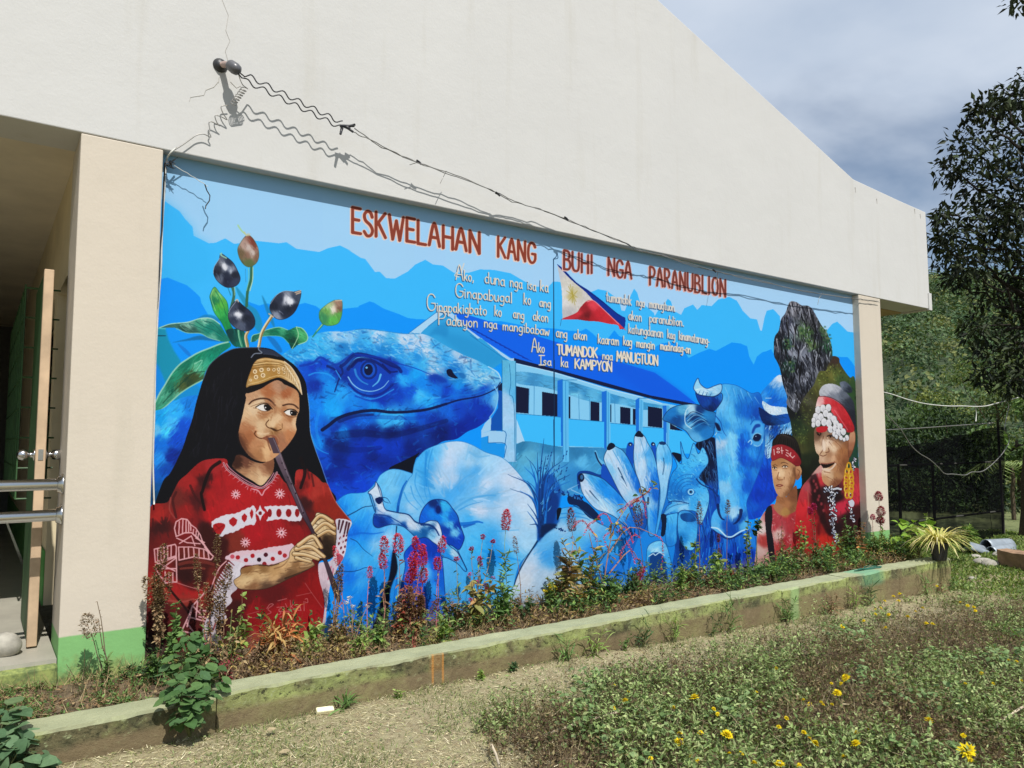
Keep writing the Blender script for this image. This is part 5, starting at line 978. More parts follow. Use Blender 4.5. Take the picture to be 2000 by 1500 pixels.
    for x, y, c_ in ((865, 697, 'A82028'), (940, 722, 'A01C24'), (1000, 682, 'A81C24'), (1060, 718, '281018'), (1121, 673, '4A1420'), (1185, 710, 'A81C24'), (1250, 655, 'A01820'), (1295, 680, 'A82830'), (1108, 756, '8A2028'), (815, 690, 'C05060')):
        ell("B %d,%d" % (x, y), 20, 20, c_)
    # sleeve lace
    lace("B 300,500 285,430 300,370 350,342 400,350 432,390 435,450|330,370 325,480|362,355 358,478|392,358 390,470|415,372 414,465|300,505 380,472 440,470 500,520 560,590 605,645")
    lace("B 432,395 480,430 520,490 545,560 600,640|330,570 440,500|305,520 400,562 520,572|440,500 472,590|452,482 562,585|460,440 455,480|485,455 480,505|505,480 498,525|330,602 440,602 560,622 640,685|480,520 560,560", 2.3)
    lace("B 322,602 327,722 460,692 620,717 642,690 560,602|372,612 376,705|412,612 416,700|460,612 465,692|510,622 510,700|552,632 556,706|592,650 602,716")
    lace("B 100,622 290,577 302,600 300,682 110,742 100,622|130,617 132,728|160,610 162,718|190,603 192,708|222,596 222,698|255,590 254,690|110,765 300,692|120,742 290,822|160,805 300,702|302,692 306,920 200,932 110,802|200,830 200,928|235,835 235,928|270,840 270,925|125,800 300,800")
    lace("B 560,1022 450,1140 412,1240 350,1372 400,1480|450,1140 560,1250|500,1080 480,1250|412,1240 560,1280|440,1180 400,1330|350,1372 500,1400|400,1300 520,1460|520,1180 600,1190|510,1240 600,1260", 3)
    paint("B 828,728 935,760 890,800 902,870 840,930 860,982 800,1042 812,1100 742,1180 762,1250 702,1330 722,1400 660,1600 500,1600 560,1300 640,1150 640,1010 680,900 740,800 770,745",
          "B 800,800,CFC8D2 850,850,DAD4DC 780,950,C8C2CC 740,1050,D0C8D0 700,1150,C4BCC6 700,1250,CAC0C8 650,1350,C0B4BA 600,1450,C8B8B8 830,960,B8AEB8", 2, 4, 120, 14, 4, 1.9, .05)
    for i in range(13):
        t = i / 12.
        x = 790 - t * 150; y = 745 + t * 280
        line("B %d,%d %d,%d" % (x - 12, y - 20, x + 42 - t * 20, y + 26), 3, '6A1A22', .9, .5)
    line("B 760,730 700,790 660,870 620,980 600,1010", 2.2, 'E0A8AC'); line("B 660,1300 640,1360|700,1240 690,1300", 3, '7A2020', .8)
    # right cuff and the white cloth below it
    paint("B 1768,345 1905,370 1872,480 1852,640 1822,725 1790,765 1740,880 1700,1010 1650,1430 1622,1440 1640,1300 1662,1150 1650,1040 1612,900 1605,755 1690,740 1740,690 1765,560 1770,430",
          "B 1850,400,D0CCD8 1820,500,C8C4D0 1800,650,D8D0DC 1760,760,C8BCC8 1680,850,D0B8C4 1660,950,C4B0BC 1680,1080,D8C8D0 1650,1200,D0BCC4 1720,900,DCD4DC", 2, 3, 90, 14, 3, 1.6, .05)
    for s in ("1795,360 1785,440", "1830,365 1800,470", "1862,375 1840,480", "1885,385 1860,500"): line("B " + s, 4.2, '3A1420', .9, .7)
    for x, y in ((1800, 520), (1835, 500), (1790, 570), (1825, 555), (1855, 540), (1810, 610), (1845, 600), (1830, 650)): ell("B %d,%d" % (x, y), 9, 15, '6A1C28', .95, 0, .4)
    line("B 1785,480 1850,640|1860,480 1790,620", 1.6, 'D8D0DC', .8); fill("B 1770,660 1830,690 1810,740 1780,770", 'A03040', True, 0, .8); line("B 1720,780 1690,900|1740,800 1730,860", 2.6, 'C0486A', .6)
    # upper hand, flute, lower hand
    paint("B 1590,288 1680,310 1740,370 1762,430 1762,560 1742,680 1690,705 1640,720 1650,600 1620,515 1590,485 1540,445 1522,422 1530,380 1570,335",
          "B 1600,320,D8C4A0 1680,340,B89C70 1560,400,E0CCA8 1640,400,D8BE90 1720,400,A8885C 1600,460,D8BC90 1700,460,C0A070 1740,520,7A5C40 1660,540,3A281C 1700,600,30221A 1740,620,50382A 1620,520,8A6A48 1680,680,1E1614", 2.4, 2, 120, 9, 2.4, .5, .07, edge=('2A1C14', 1.))
    line("B 1530,400 1570,385 1610,350 1680,330|1560,462 1610,430 1660,400 1730,412|1598,502 1650,470 1700,455 1750,472|1610,345 1640,320|1560,385 1600,395", 1.8, '4A3220', .85, .6)
    def finger2(pts, w):
        line('B ' + pts, w + 2.2, '3A2618', .9, .8); line('B ' + pts, w, 'BC9664', 1, .8)
        p = W('B ' + pts) + np.array([-.5, -1.3]) * PS; p = crom(p, False); stroke(p, w * PS * .4, w * PS * .34, 'E8D2AA', .8, 2.)
    finger2("1750,480 1690,455 1600,502", 6.5); finger2("1748,430 1660,385 1562,462", 7.5); finger2("1730,370 1620,315 1535,405", 7.5)
    fill("B 1640,500 1740,500 1750,600 1720,690 1680,700 1650,600", '20160F', True, 3, .6)
    paint("A 1130,1003 1205,1003 1262,1150 1312,1280 1402,1500 B 1355,0 1490,290 1562,450 1680,720 1800,1040 1765,1085 1640,700 1530,450 1438,290 1308,0 A 1345,1500 1240,1270 1188,1150",
          "A 1160,1040,4A3A44 1220,1130,6A5C66 1270,1260,5A4A56 1330,1400,4A3C48 B 1350,60,544654 1440,230,4A3A48 1530,420,3A2C38 1620,600,34262E 1700,820,42323E 1770,1000,3A2A34", 2, 1, 40, 18, 2, 1.15, .1, edge=('1C1218', 1.))
    line("A 1185,1020 1250,1160 1300,1290 1390,1500 B 1470,300", 1.3, '8A7C88', .8)
    for x, y in ((1270, 1240), (1300, 1300), (1325, 1370), (1355, 1430)): ell("A %d,%d" % (x, y), 5, 7, '100A0E')
    for x, y in ((1395, 110), (1465, 290)): ell("B %d,%d" % (x, y), 6, 8, '100A0E')
    paint("B 900,798 1050,763 1150,770 1260,740 1330,700 1345,640 1400,580 1480,530 1560,478 1600,520 1645,590 1642,622 1600,615 1672,680 1660,704 1612,705 1545,720 1568,760 1545,785 1440,842 1330,892 1230,942 1100,987 930,992 860,972 828,910 890,860",
          "B 950,810,8A6038 1100,800,8A643C 1020,850,C8A474 1100,860,D0AC7C 950,900,D8B888 1000,960,8a6040 1200,820,B89060 1200,880,C8A070 1300,780,C8A070 1400,650,D8B888 1500,560,E0C8A0 1600,580,C8A878 1560,650,E0C498 1450,720,C0986A 1350,860,6A4A30 1250,920,5A4030 1500,790,8A6848 1480,690,E0C8A0 1400,760,8A6440 1120,960,5A4030 1500,620,B89468 1630,680,D8C09C 1350,720,D4B080",
          2.4, 3, 240, 14, 2.6, -.35, .07, edge=('2A1C14', 1.))
    line("B 1420,600 1480,570 1560,545 1590,580 1640,622|1400,655 1460,625 1560,640 1620,665 1668,698|1390,690 1470,690 1540,700 1605,715|1380,740 1440,735 1530,745|1440,560 1490,545|1560,480 1575,520 1600,560", 1.9, '4A3220', .85, .6)
    def finger(pts, w):
        line('B ' + pts, w + 2.2, '3A2618', .9, .75); line('B ' + pts, w, 'C09A68', 1, .75)
        p = W('B ' + pts) + np.array([-.6, -1.2]) * PS; p = crom(p, False); stroke(p, w * PS * .5, w * PS * .34, 'E8D2AA', .8, 2.)
    finger("1400,700 1460,720 1530,738", 6.5); finger("1380,665 1480,672 1600,712", 7.5); finger("1400,620 1530,600 1655,690", 8); finger("1420,585 1550,505 1628,605", 8)
    line("B 1440,790 1510,785 1560,765", 6, '7A5A3C', .8, .6); line("B 1440,783 1510,776 1555,760", 2.6, 'C8A478', .7, .5)
    line("B 1200,800 1280,770 1340,700|960,830 1080,820|1320,880 1420,830 1500,790", 3, '7A5434', .6, .4); line("B 1300,890 1400,850 1500,810", 4, '1C1210', .6, .4)
    line("B 1060,770 1160,775 1240,755", 2, '3A2418', .7)
    # neck and face
    paint("A 850,1170 900,1165 1000,1220 1090,1240 1190,1200 1190,1310 1150,1375 1080,1445 1000,1402 900,1342 815,1275 835,1210", "A 950,1240,6A4030 1000,1300,B08460 1080,1380,D8B890 1100,1290,A87858 1000,1370,C8A078 870,1230,3a2018 1150,1270,7A4C34 1050,1330,D0AC84 920,1310,A07454", 2.2, 3, 60, 12, 3, .5, .06)
    paint("A 945,598 1070,560 1150,510 1220,475 1260,480 1290,510 1400,570 1427,640 1427,760 1410,800 1395,880 1402,940 1370,1010 1310,1090 1250,1150 1190,1200 1130,1227 1060,1222 980,1182 920,1112 885,1042 873,960 883,900 908,800 925,720 940,650",
          "A 1000,620,C09470 1150,590,A9673F 1300,600,A5603A 1400,640,C08A60 1240,540,B88A6C 1280,530,A0785C 1050,690,D9BC98 1000,760,DDBF9A 950,800,D8B48C 950,900,B07650 1060,900,D8B890 1000,950,A86A44 1120,860,D2AE84 1200,750,B88A62 1230,820,DCBA92 1250,900,C49468 1200,940,8E6238 1320,880,D0A078 1380,860,DDB890 "
          "1340,980,B87A50 1080,960,D6B48C 1040,1060,B9825A 1120,1130,D8AE80 1050,1160,A8744C 1200,1150,C89468 905,1050,7A4A30 1280,1090,A87050 1230,680,CCA47C 1330,690,CCA078 1290,760,B07850 1340,840,A87048 1090,800,B07C54 1180,700,A87450 1180,880,E0C098 960,1000,A06440 1240,1000,A87454 1130,960,C49870 980,850,CCA47C", 2.4, 3, 260, 10, 3, .7, .05)
    fill("A 870,960 880,1040 920,1112 980,1182 1060,1224 1020,1190 950,1110 910,1030", '4A2C20', True, 3, .7)
    line("A 968,700 1005,668 1080,648 1150,658 1205,712", 3., '43261A', .9, 1.2); line("A 1278,712 1330,700 1380,708 1417,738", 3.2, '43261A', .9)
    line("A 985,722 1040,702 1100,685 1160,700 1205,745|1005,735 1035,738", 1.1, '6A4430', .8)
    fill("A 1038,727 1090,705 1150,708 1168,745 1125,762 1080,757", 'E8E4DE'); fill("A 1106,706 1155,710 1168,745 1142,762 1112,748", '120C0C'); ell("A 1118,732", 6, 7, 'F0F0F0')
    line("A 1028,728 1080,700 1135,698 1180,745", 1.9, '1A100C', .95); line("A 1050,745 1090,762 1140,765", 1., '5A3A28', .8); line("A 1050,775 1110,795 1180,770", 3, 'A06A44', .6); line("A 1170,690 1212,730 1205,770", 5, 'A87450', .6)
    fill("A 1293,772 1330,755 1372,758 1362,802 1320,797", 'E8E4DE'); fill("A 1350,755 1398,770 1402,802 1362,806 1345,785", '120C0C'); ell("A 1358,780", 6, 6, 'F0F0F0')
    line("A 1288,770 1330,748 1382,752 1412,778", 2., '1A100C', .95); line("A 1305,800 1350,818 1402,815", 1.4, '5A3A28', .8); line("A 1270,760 1290,800 1330,830", 4, 'A06A44', .5)
    line("A 1148,845 1122,882 1140,912 1180,925 1215,945 1262,930", 2., '543018', .9); line("A 1272,880 1272,922", 1.4, '7A5030', .8); fill("A 1160,915 1200,925 1225,945 1190,940", '3A2010', True, 1); line("A 1180,800 1165,850", 3, 'A87C54', .5)
    line("A 1030,950 1018,972 1045,1003 1085,1015 1130,998", 2.4, '5A3018', .9, .8); line("A 1048,965 1100,975 1150,965", 5, 'E4C8A4', .6, .5)
    fill("A 1085,1012 1140,988 1190,985 1222,1008 1238,1062 1215,1075 1180,1000 1150,1005 1160,1060 1120,1030", '8A5038', True, 0, .9); line("A 1130,995 1150,1080 1165,1120", 3, '6A3A28', .6)
    line("A 1045,1090 1090,1085 1110,1100", 3, 'A8744C', .6); line("A 1230,990 1250,1020 1240,1060", 2, '9A6444', .7)
    # flute tip again over the mouth
    fill("A 1137,1005 1200,1005 1258,1150 1190,1150", '4A3A44', False); line("A 1190,1015 1250,1150", 1.2, '8A7C88', .8)
    # beaded headband
    fill("A 945,545 980,530 1080,505 1180,465 1250,455 1340,495 1400,535 1445,610 1432,625 1400,572 1330,535 1290,518 1260,492 1215,482 1150,512 1070,562 950,600", '0E0A0C')
    paint("A 1050,290 1120,275 1200,288 1290,308 1350,358 1400,430 1432,500 1452,612 1400,540 1340,500 1250,458 1180,470 1080,510 980,532 943,547 950,490 985,390 1010,330",
          "A 1050,310,C09860 1200,310,C8A068 1150,350,A87C40 1000,400,A87838 1100,430,B08844 1200,430,A87C3C 1250,400,B48C50 1350,420,D0B080 1400,500,D8BC90 1000,500,C09858 1300,350,C8A470 970,530,A88450", 2.2, 2, 80, 8, 2, .2, .14, edge=('6A4A20', 1.))
    line("A 1015,330 1120,312 1230,318 1295,342|1005,350 1120,335 1240,340 1300,360|990,375 1110,360 1230,360", 1.2, '6A4A1C', .8); line("A 1040,300 1130,288 1240,302 1300,325|1010,340 1120,323 1240,328", 1.4, 'E8CC94', .8)
    for x, y, r in ((1022, 402, 20), (1082, 387, 20), (1145, 382, 15), (1195, 386, 15), (1238, 380, 15), (1282, 378, 15), (1032, 452, 20), (1096, 436, 21), (982, 480, 12), (1290, 410, 13), (1240, 410, 12)):
        ell("A %d,%d" % (x, y), r, r, 'EAD4AC'); ell("A %d,%d" % (x, y), r * .5, r * .5, '7A5020'); ell("A %d,%d" % (x + 2, y), r * .22, r * .22, 'F0E0C0')
    for i in range(9):
        t = i / 8.; x = 1300 + t * 120; y = 330 + t * t * 60 + t * 120
        line("A %d,%d %d,%d" % (x, y, x - 20 + t * 30, y + 90 - t * 20), 1., '8A6A3A', .8); line("A %d,%d %d,%d" % (x - 6, y + 8, x + 26 - t * 20, y + 60), 1.2, 'F0E0C0', .8)
    line("A 1290,308 1350,358 1400,430 1432,500 1452,612", 1.6, 'F0E0C4', .9); line("A 960,520 1080,488 1180,450 1260,440 1340,480 1420,560", 1.2, 'E0C48C', .8)
    # artist's mark and scratches
    line("B 1130,1165 1160,1125 1190,1130 1140,1170 1170,1200 1130,1220|1230,1095 1310,1075|1220,1155 1290,1150 1240,1175 1260,1210 1215,1225|1300,1120 1330,1180|1345,1090 1350,1180|1350,1150 1385,1110|1355,1145 1390,1185|1400,1150 1430,1140 1440,1180 1405,1175 1430,1150 1445,1185|1470,1100 1472,1185|1480,1080 1500,1075 1505,1110 1480,1105|1240,1190 1340,1195 1250,1245", 1.2, 'D08888', .75)
    line("B 950,1220 1060,1190|950,1250 1090,1250|1400,1050 1540,1020|1480,930 1540,1020 1640,1160|1340,1270 1345,1290|1370,1265 1375,1290", 1., 'C07070', .7)


def paint_mural():
    m_background(); m_school(); m_flag(); m_lizard(); m_produce(); m_grass(); m_animals(); m_rock(); m_people(); m_fruit(); m_text(); m_girl()
    return CV.im

# ------------------------------------------------------------------ the wall painting as a texture of the wall
RZ = .08                                          # depth of the painted recess
def mural_image():
    im = np.clip(paint_mural(), 0, 1)
    TX0, TX1, TZ0, TZ1 = .79, 8.19, .0, 3.07
    TW, TH = 2960, 1228
    xs = TX0 + (np.arange(TW) + .5) / TW * (TX1 - TX0); zs = TZ0 + (np.arange(TH) + .5) / TH * (TZ1 - TZ0)
    X, Z = np.meshgrid(xs, zs)
    q = np.stack([X - CAM[0], np.full_like(X, RZ - CAM[1]), Z - CAM[2]], -1) @ RM.T
    u = (1000 + FPX * q[..., 0] / q[..., 2] - PX0) * PS - .5; v = (750 + FPX * q[..., 1] / q[..., 2] - PY0) * PS - .5
    u = np.clip(u, 0, CV.W - 1.001); v = np.clip(v, 0, CV.H - 1.001)
    ui = u.astype(int); vi = v.astype(int); fu = (u - ui)[..., None]; fv = (v - vi)[..., None]
    t = (im[vi, ui] * (1 - fu) + im[vi, ui + 1] * fu) * (1 - fv) + (im[vi + 1, ui] * (1 - fu) + im[vi + 1, ui + 1] * fu) * fv
    img = bpy.data.images.new('wall_painting', TW, TH)
    px = np.ones((TH, TW, 4), np.float32); px[..., :3] = t
    img.pixels.foreach_set(px.ravel()); img.update(); img.pack()
    return img
IMG = mural_image()
m, t, b = mat('mural_paint'); M_MURAL = m
ti = nd(t, 'ShaderNodeTexImage', image=IMG, extension='EXTEND', interpolation='Linear'); uvn = nd(t, 'ShaderNodeUVMap', uv_map='uv'); t.links.new(uvn.outputs[0], ti.inputs[0])
P, x, y, z = pos(t)
c = mixc(t, 1., ti.outputs[0], (.75, .74, .75), 'MULTIPLY')
dm = mth(t, 'ADD', mth(t, 'MULTIPLY', z, -3.), mth(t, 'MULTIPLY', noise_t(t, 6, 7, .7, P), 1.6)); c = mixc(t, mth(t, 'MULTIPLY', ramp(t, dm, [(.1, 0.), (.7, 1.)]), .55), c, (.20, .17, .12))
t.links.new(c, b.inputs['Base Color']); b.inputs['Roughness'].default_value = .6; b.inputs['Specular IOR Level'].default_value = .15
bump(t, b, mth(t, 'ADD', mth(t, 'MULTIPLY', noise_t(t, 2.2, 4, .5, P), 1.), mth(t, 'MULTIPLY', noise_t(t, 60, 3, .6, P), .05)), .2, .015)

B = empty('school_building', (0, 0, 0), 'cream gabled school building end wall carrying the big blue painted mural', 'building')
LZ = 3.056
def prism(poly, y0, y1):
    """poly in xz, counter-clockwise seen from the front"""
    n = len(poly); V = [(x, y0, z) for x, z in poly] + [(x, y1, z) for x, z in poly]
    F = [tuple(range(n)), tuple(range(2 * n - 1, n - 1, -1))] + [(i, i + n, (i + 1) % n + n, (i + 1) % n) for i in range(n)]
    return V, F
s = Soup(); s.add(*prism([(-6.2, LZ), (9.862, LZ + .004), (9.862, 3.26), (9.845, 3.285), (9.845, 4.325), (9.2, 4.352), (8.16, 4.41), (1.6, 6.52), (-6.2, 4.0)], 0, .34)); gw = s.build('gable_wall', M_WALL, B)
bv = gw.modifiers.new('bevel', 'BEVEL'); bv.width = .006; bv.segments = 2; bv.limit_method = 'ANGLE'
s = Soup(); s.box((9.80, -.012, LZ - .012), (9.875, .345, 3.262)); s.build('eave_moulding', M_WALL, B)
for nm, x0, x1, y1 in (('pillar', .389, .804, .42), ('pillar', 8.173, 8.64, .40), ('pillar', -3.3, -2.8, .4)):
    s = Soup(); s.box((x0, .001, -.35), (x1, y1, LZ - .001)); o = s.build(nm, M_PIL, B); bv = o.modifiers.new('bevel', 'BEVEL'); bv.width = .007; bv.segments = 2
s = Soup(); s.add([(.79, RZ, 0), (8.19, RZ, 0), (8.19, RZ, 3.07), (.79, RZ, 3.07)], [(0, 1, 2, 3)])
o = s.build('wall_painting', M_MURAL, B); uv = o.data.uv_layers.new(name='uv'); uv.data.foreach_set('uv', [0, 0, 1, 0, 1, 1, 0, 1]); o['label'] = 'blue mural with a girl playing a nose flute, lizard head, school house, gourds, buffalo and two elders'
s = Soup(); s.box((.79, RZ + .004, -.3), (8.19, RZ + .2, 3.2)); s.build('wall', M_PIL, B)
s = Soup(); s.box((.81, -.0, -.3), (8.165, RZ - .003, .06)); s.build('footing', flat('damp_concrete', (.2, .18, .14), .9, 0, 8, .3, .2, .4), B)
M_SOF = flat('brown_soffit', (.42, .31, .17), .9, 0, 2.5, .2, .2)  # brown-yellow eave underside, mildly mottled at random
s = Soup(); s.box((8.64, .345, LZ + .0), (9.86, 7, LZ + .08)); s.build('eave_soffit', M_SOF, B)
s = Soup(); s.box((8.42, .41, -.3), (8.60, 8.8, LZ)); s.box((8.42, .345, LZ), (8.60, 8.8, 4.2)); s.build('side_wall', M_PIL, B)
M_ROOF = flat('roof_sheet', (.25, .1, .06), .6)
s = Soup(); s.add([(9.9, .345, 4.15), (9.9, 9, 4.15), (1.6, 9, 6.4), (1.6, .345, 6.4), (-6.2, 9, 3.9), (-6.2, .345, 3.9)], [(0, 1, 2, 3), (3, 2, 4, 5)]); s.build('roof', M_ROOF, B)
# hairline cracks in the upper plaster
M_CR = flat('crack', (.42, .40, .36), .95)
for k, pts in enumerate(("445,118 440,100 449,80 441,60 446,30 434,0", "426,160 418,170 402,176 398,186 372,190 370,198", "428,150 427,162", "450,160 462,172 470,168")):
    p = [at(*map(float, q.split(',')), y=-.0005) for q in pts.split()]
    s = Soup(); s.tube(p, .0022, .0016, (.4, .4, .4), 4); s.build('crack', M_CR, B)
for u, v in ((1670, 366), (1712, 388), (1786, 408), (1797, 418)):
    q = at(u, v, y=-.001); s = Soup(); s.tube([q, q + np.array([.01, 0, -.06])], .006, .002, (.4, .4, .4), 5); s.build('crack', M_CR, B)

# ------------------------------------------------------------------ corridor behind the left opening
M_FLOOR = flat('corridor_floor', (.36, .34, .28), .5, 0, 3, .15); M_CEIL = flat('ceiling_board', (.72, .64, .50), .9, 0, 2, .12)
s = Soup(); s.box((-3.3, .0, .12), (.385, 9, .25)); s.build('corridor_floor', M_FLOOR, B)
s = Soup(); s.box((-3.3, .345, 3.12), (.9, 9, 3.2)); s.build('corridor_ceiling', M_CEIL, B)
M_IN = flat('inner_wall', (.72, .61, .40), .85, 0, 2, .12); M_GRN = flat('dark_green_paint', (.035, .10, .03), .6, 0, 6, .25); M_GRN2 = flat('green_dado', (.10, .32, .08), .7, 0, 6, .2)
s = Soup(); s.box((.42, .421, 2.42), (.56, 9, 3.12)); s.box((.42, .421, .25), (.56, .60, 2.42)); s.box((.42, 1.55, .25), (.56, 9, 1.05)); s.box((.42, 1.55, 1.05), (.56, 1.75, 2.42)); s.box((.42, 4.2, 1.05), (.56, 9, 2.42)); s.build('corridor_wall', M_IN, B)
s = Soup(); s.box((.41, 1.56, .25), (.418, 8.9, .62)); s.build('dado', M_GRN2, B)
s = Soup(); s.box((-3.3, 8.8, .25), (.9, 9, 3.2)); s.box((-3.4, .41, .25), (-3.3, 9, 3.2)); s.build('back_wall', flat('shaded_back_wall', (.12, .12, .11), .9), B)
s = Soup(); s.box((1.0, .45, .2), (1.05, 9, 3.2)); s.build('partition', M_GRN, B)
for k in range(12):
    s = Soup(); z0 = 1.08 + k * .11; s.add([(.46, 1.76, z0), (.46, 4.19, z0), (.52, 4.19, z0 + .1), (.52, 1.76, z0 + .1)], [(0, 1, 2, 3)]); s.build('window_slat', M_GRN, B)
G = Soup()
for k in range(9): G.tube([(.22, 1.3 + k * .32, 1.0), (.22, 1.3 + k * .32, 2.42)], .006, .006, (.03, .06, .03), 5)
gr = G.build('window_grille', M_GRN, B)
for k in range(8):
    z0 = 1.0 + k * .2; G = Soup(); G.tube([(.22, 1.3, z0), (.22, 4.0, z0)], .006, .006, (.03, .06, .03), 5); G.tube([(.22, 1.3, z0), (.42, 1.3, z0)], .006, .006, (0, 0, 0), 5); G.build('grille_bar', M_GRN, gr)
# mossy step under the opening
M_STEP = plaster('step_paint', (.34, .32, .27), green=(.22, .42, .15), mo=1.1)
s = Soup(); s.box((-3.2, -.06, -.1), (.388, .005, .232)); o = s.build('step', M_STEP, B); bv = o.modifiers.new('bevel', 'BEVEL'); bv.width = .015; bv.segments = 2

# the open door
D = empty('open_door', (.29, .30, .26), 'unpainted wooden door standing open, seen edge on, beside the left pillar', 'door')
def dchild(s, n, m_, sm=False): return s.build(n, m_, D, sm)
s = Soup(); s.box((-.024, 0, 0), (.024, .05, 2.08)); o = dchild(s, 'edge_stile', M_WOOD); bv = o.modifiers.new('bevel', 'BEVEL'); bv.width = .003
s = Soup(); s.box((-.016, .0505, .0), (.016, .86, 2.08)); dchild(s, 'leaf_panel', M_GRN)
for zz_ in (.25, .95, 1.65):
    s = Soup(); s.box((.0165, .12, zz_), (.024, .78, zz_ + .35)); dchild(s, 'panel', flat('door_panel_paint', (.06, .09, .04), .6))
def lathe(prof, axis, org, C, seg=18):
    V = []; F = []
    ax = np.array(axis, float); ax /= np.linalg.norm(ax); a = np.cross(ax, [0, 0, 1.]) if abs(ax[2]) < .9 else np.cross(ax, [1., 0, 0]); a /= np.linalg.norm(a); b_ = np.cross(ax, a)
    for (h, r) in prof:
        for j in range(seg):
            th = j * 2 * math.pi / seg; V.append(np.array(org) + ax * h + r * (math.cos(th) * a + math.sin(th) * b_))
    for i in range(len(prof) - 1):
        for j in range(seg): F.append((i * seg + j, i * seg + (j + 1) % seg, (i + 1) * seg + (j + 1) % seg, (i + 1) * seg + j))
    F.append(tuple(range(seg))[::-1]); F.append(tuple(range((len(prof) - 1) * seg, len(prof) * seg)))
    return V, F
kp = [(0, .034), (.006, .034), (.010, .016), (.030, .013), (.036, .026), (.055, .031), (.075, .026), (.085, .012)]
kz = at(80, 888, y=.36)[2] - .26
for sg in (-1, 1):
    s = Soup(); s.add(*lathe([(h, r) for h, r in kp], (sg, 0, 0), (sg * .024, .06, kz), 0), (.7, .7, .7)); dchild(s, 'knob', M_STEEL, True)
s = Soup(); s.box((-.012, -.003, kz - .03), (.012, .0, kz + .03)); dchild(s, 'latch_plate', M_STEEL)

# two polished guard rails across the opening
for k, (v, lab) in enumerate(((946, 'upper polished steel guard rail across the corridor opening'), (1006, 'lower polished steel guard rail across the corridor opening'))):
    z0 = at(110, v, y=.09)[2]
    R_ = empty('guard_rail', (.385, .09, z0), lab, 'rail', 'guard rails across the corridor opening')
    s = Soup(); s.tube([(-3.18, 0, 0), (-1.5, 0, 0), (0, 0, 0)], .030, .030, (.7, .7, .7), 24); s.build('tube', M_STEEL, R_, True)
    s = Soup(); s.add(*lathe([(0, .055), (.008, .055), (.013, .046), (.028, .040), (.030, .034)], (-1, 0, 0), (0.003, 0, 0), 0, 28)); s.build('flange', M_STEEL, R_, True)
# loose stone on the sill
def rock(name, c, r, seed, mt, label=None, cat='stone', parent=None, group=None, sc=(1, 1, 1)):
    import bmesh
    bm = bmesh.new(); bmesh.ops.create_icosphere(bm, subdivisions=3, radius=1); R_ = np.random.RandomState(seed); k = R_.normal(size=(5, 3)); ph = R_.rand(5) * 6
    for v in bm.verts:
        d = 1 + .10 * sum(math.sin(v.co @ Vector(k[i]) * 1.6 + ph[i]) for i in range(5)) / 2; v.co = Vector((v.co.x * r * d * sc[0], v.co.y * r * d * sc[1], v.co.z * r * d * sc[2]))
    me = bpy.data.meshes.new(name); bm.to_mesh(me); bm.free()
    for p in me.polygons: p.use_smooth = True
    me.materials.append(mt); o = bpy.data.objects.new(name, me); col.objects.link(o); o.location = c
    if label: tag(o, label, cat, group)
    if parent: o.parent = parent
    return o
M_STONE = flat('river_stone', (.34, .32, .27), .85, 0, 14, .3, .2, .4)
q = at(8, 1282, z=.25)
rock('stone', (q[0], q[1] + .02, .305), .085, 3, M_STONE, 'rounded grey stone lying on the sill at the far left', 'stone', sc=(1, .8, .7))

# ------------------------------------------------------------------ service entrance and its wires
def P_(s_, y): return np.array([at(*map(float, q.split(',')), y=y) for q in s_.split()])
def wavy(a, b, n, amp, ph=0., y=-.1, N_=10):
    A = at(*a, y=y); Bq = at(*b, y=y); d = Bq - A; nn = np.array([-d[2], 0, d[0]]); nn /= np.linalg.norm(nn)
    t_ = np.linspace(0, 1, n * N_ + 1)[:, None]; return A + d * t_ + nn * amp * np.sin(t_ * n * 2 * math.pi + ph)
E_ = empty('service_bracket', tuple(at(430, 128, y=0)), 'grey conduit stub with a black capped weatherhead sticking out of the upper wall', 'electrical fitting')
base = at(430, 128, y=0)
def ech(s, n, m_, sm=True): o = s.build(n, m_, E_, sm); o.location = -Vector(base); return o
s = Soup(); s.add(*lathe([(-.01, .045), (.006, .043), (.02, .032), (.03, .024)], (0, -1, 0), base, 0)); ech(s, 'wall_flange', M_WIRE)
tip = at(450, 127, y=-.10)
s = Soup(); s.tube([base, base * .5 + tip * .5 + [0, 0, .006], tip], .020, .019, (.4, .3, .28), 12); ech(s, 'conduit', flat('pinkish_pipe', (.38, .28, .25), .5))
d_ = at(466, 139, y=-.14) - tip
s = Soup(); s.add(*lathe([(-.02, .012), (-.012, .026), (0, .033), (.04, .036), (.062, .031), (.074, .018), (.078, .004)], d_ / np.linalg.norm(d_), tip, 0, 20)); ech(s, 'weatherhead', flat('black_plastic', (.10, .10, .11), .35, 0, 40, .2))
# two corrugated wires down to the joint
def thing_tube(name, pts, r, mt, label, cat, group=None, sides=6, loc=None):
    s = Soup(); pts = np.asarray(pts); loc = pts[0] if loc is None else loc; s.tube(pts - loc, r, r, (0, 0, 0), sides); o = s.build(name, mt, None, True, tuple(loc)); return tag(o, label, cat, group)
JT = (672, 248)
w1 = np.vstack([P_("466,140 478,150", -.13), wavy((488, 150), (668, 240), 6, .016, 1.2, -.105)])
w2 = np.vstack([P_("464,142 472,152", -.13), wavy((480, 158), (664, 248), 6, .016, 1.2, -.115)])
thing_tube('corrugated_wire', w1, .0042, M_WIRE, 'upper of the two wavy black wires running down from the weatherhead', 'wire', 'wavy service wires')
thing_tube('corrugated_wire', w2, .0042, M_WIRE, 'lower of the two wavy black wires running down from the weatherhead', 'wire', 'wavy service wires')
J = empty('taped_joint', tuple(at(676, 250, y=-.11)), 'bunch of black taped wire joints hanging in front of the wall', 'wire joint'); jb = at(676, 250, y=-.11)
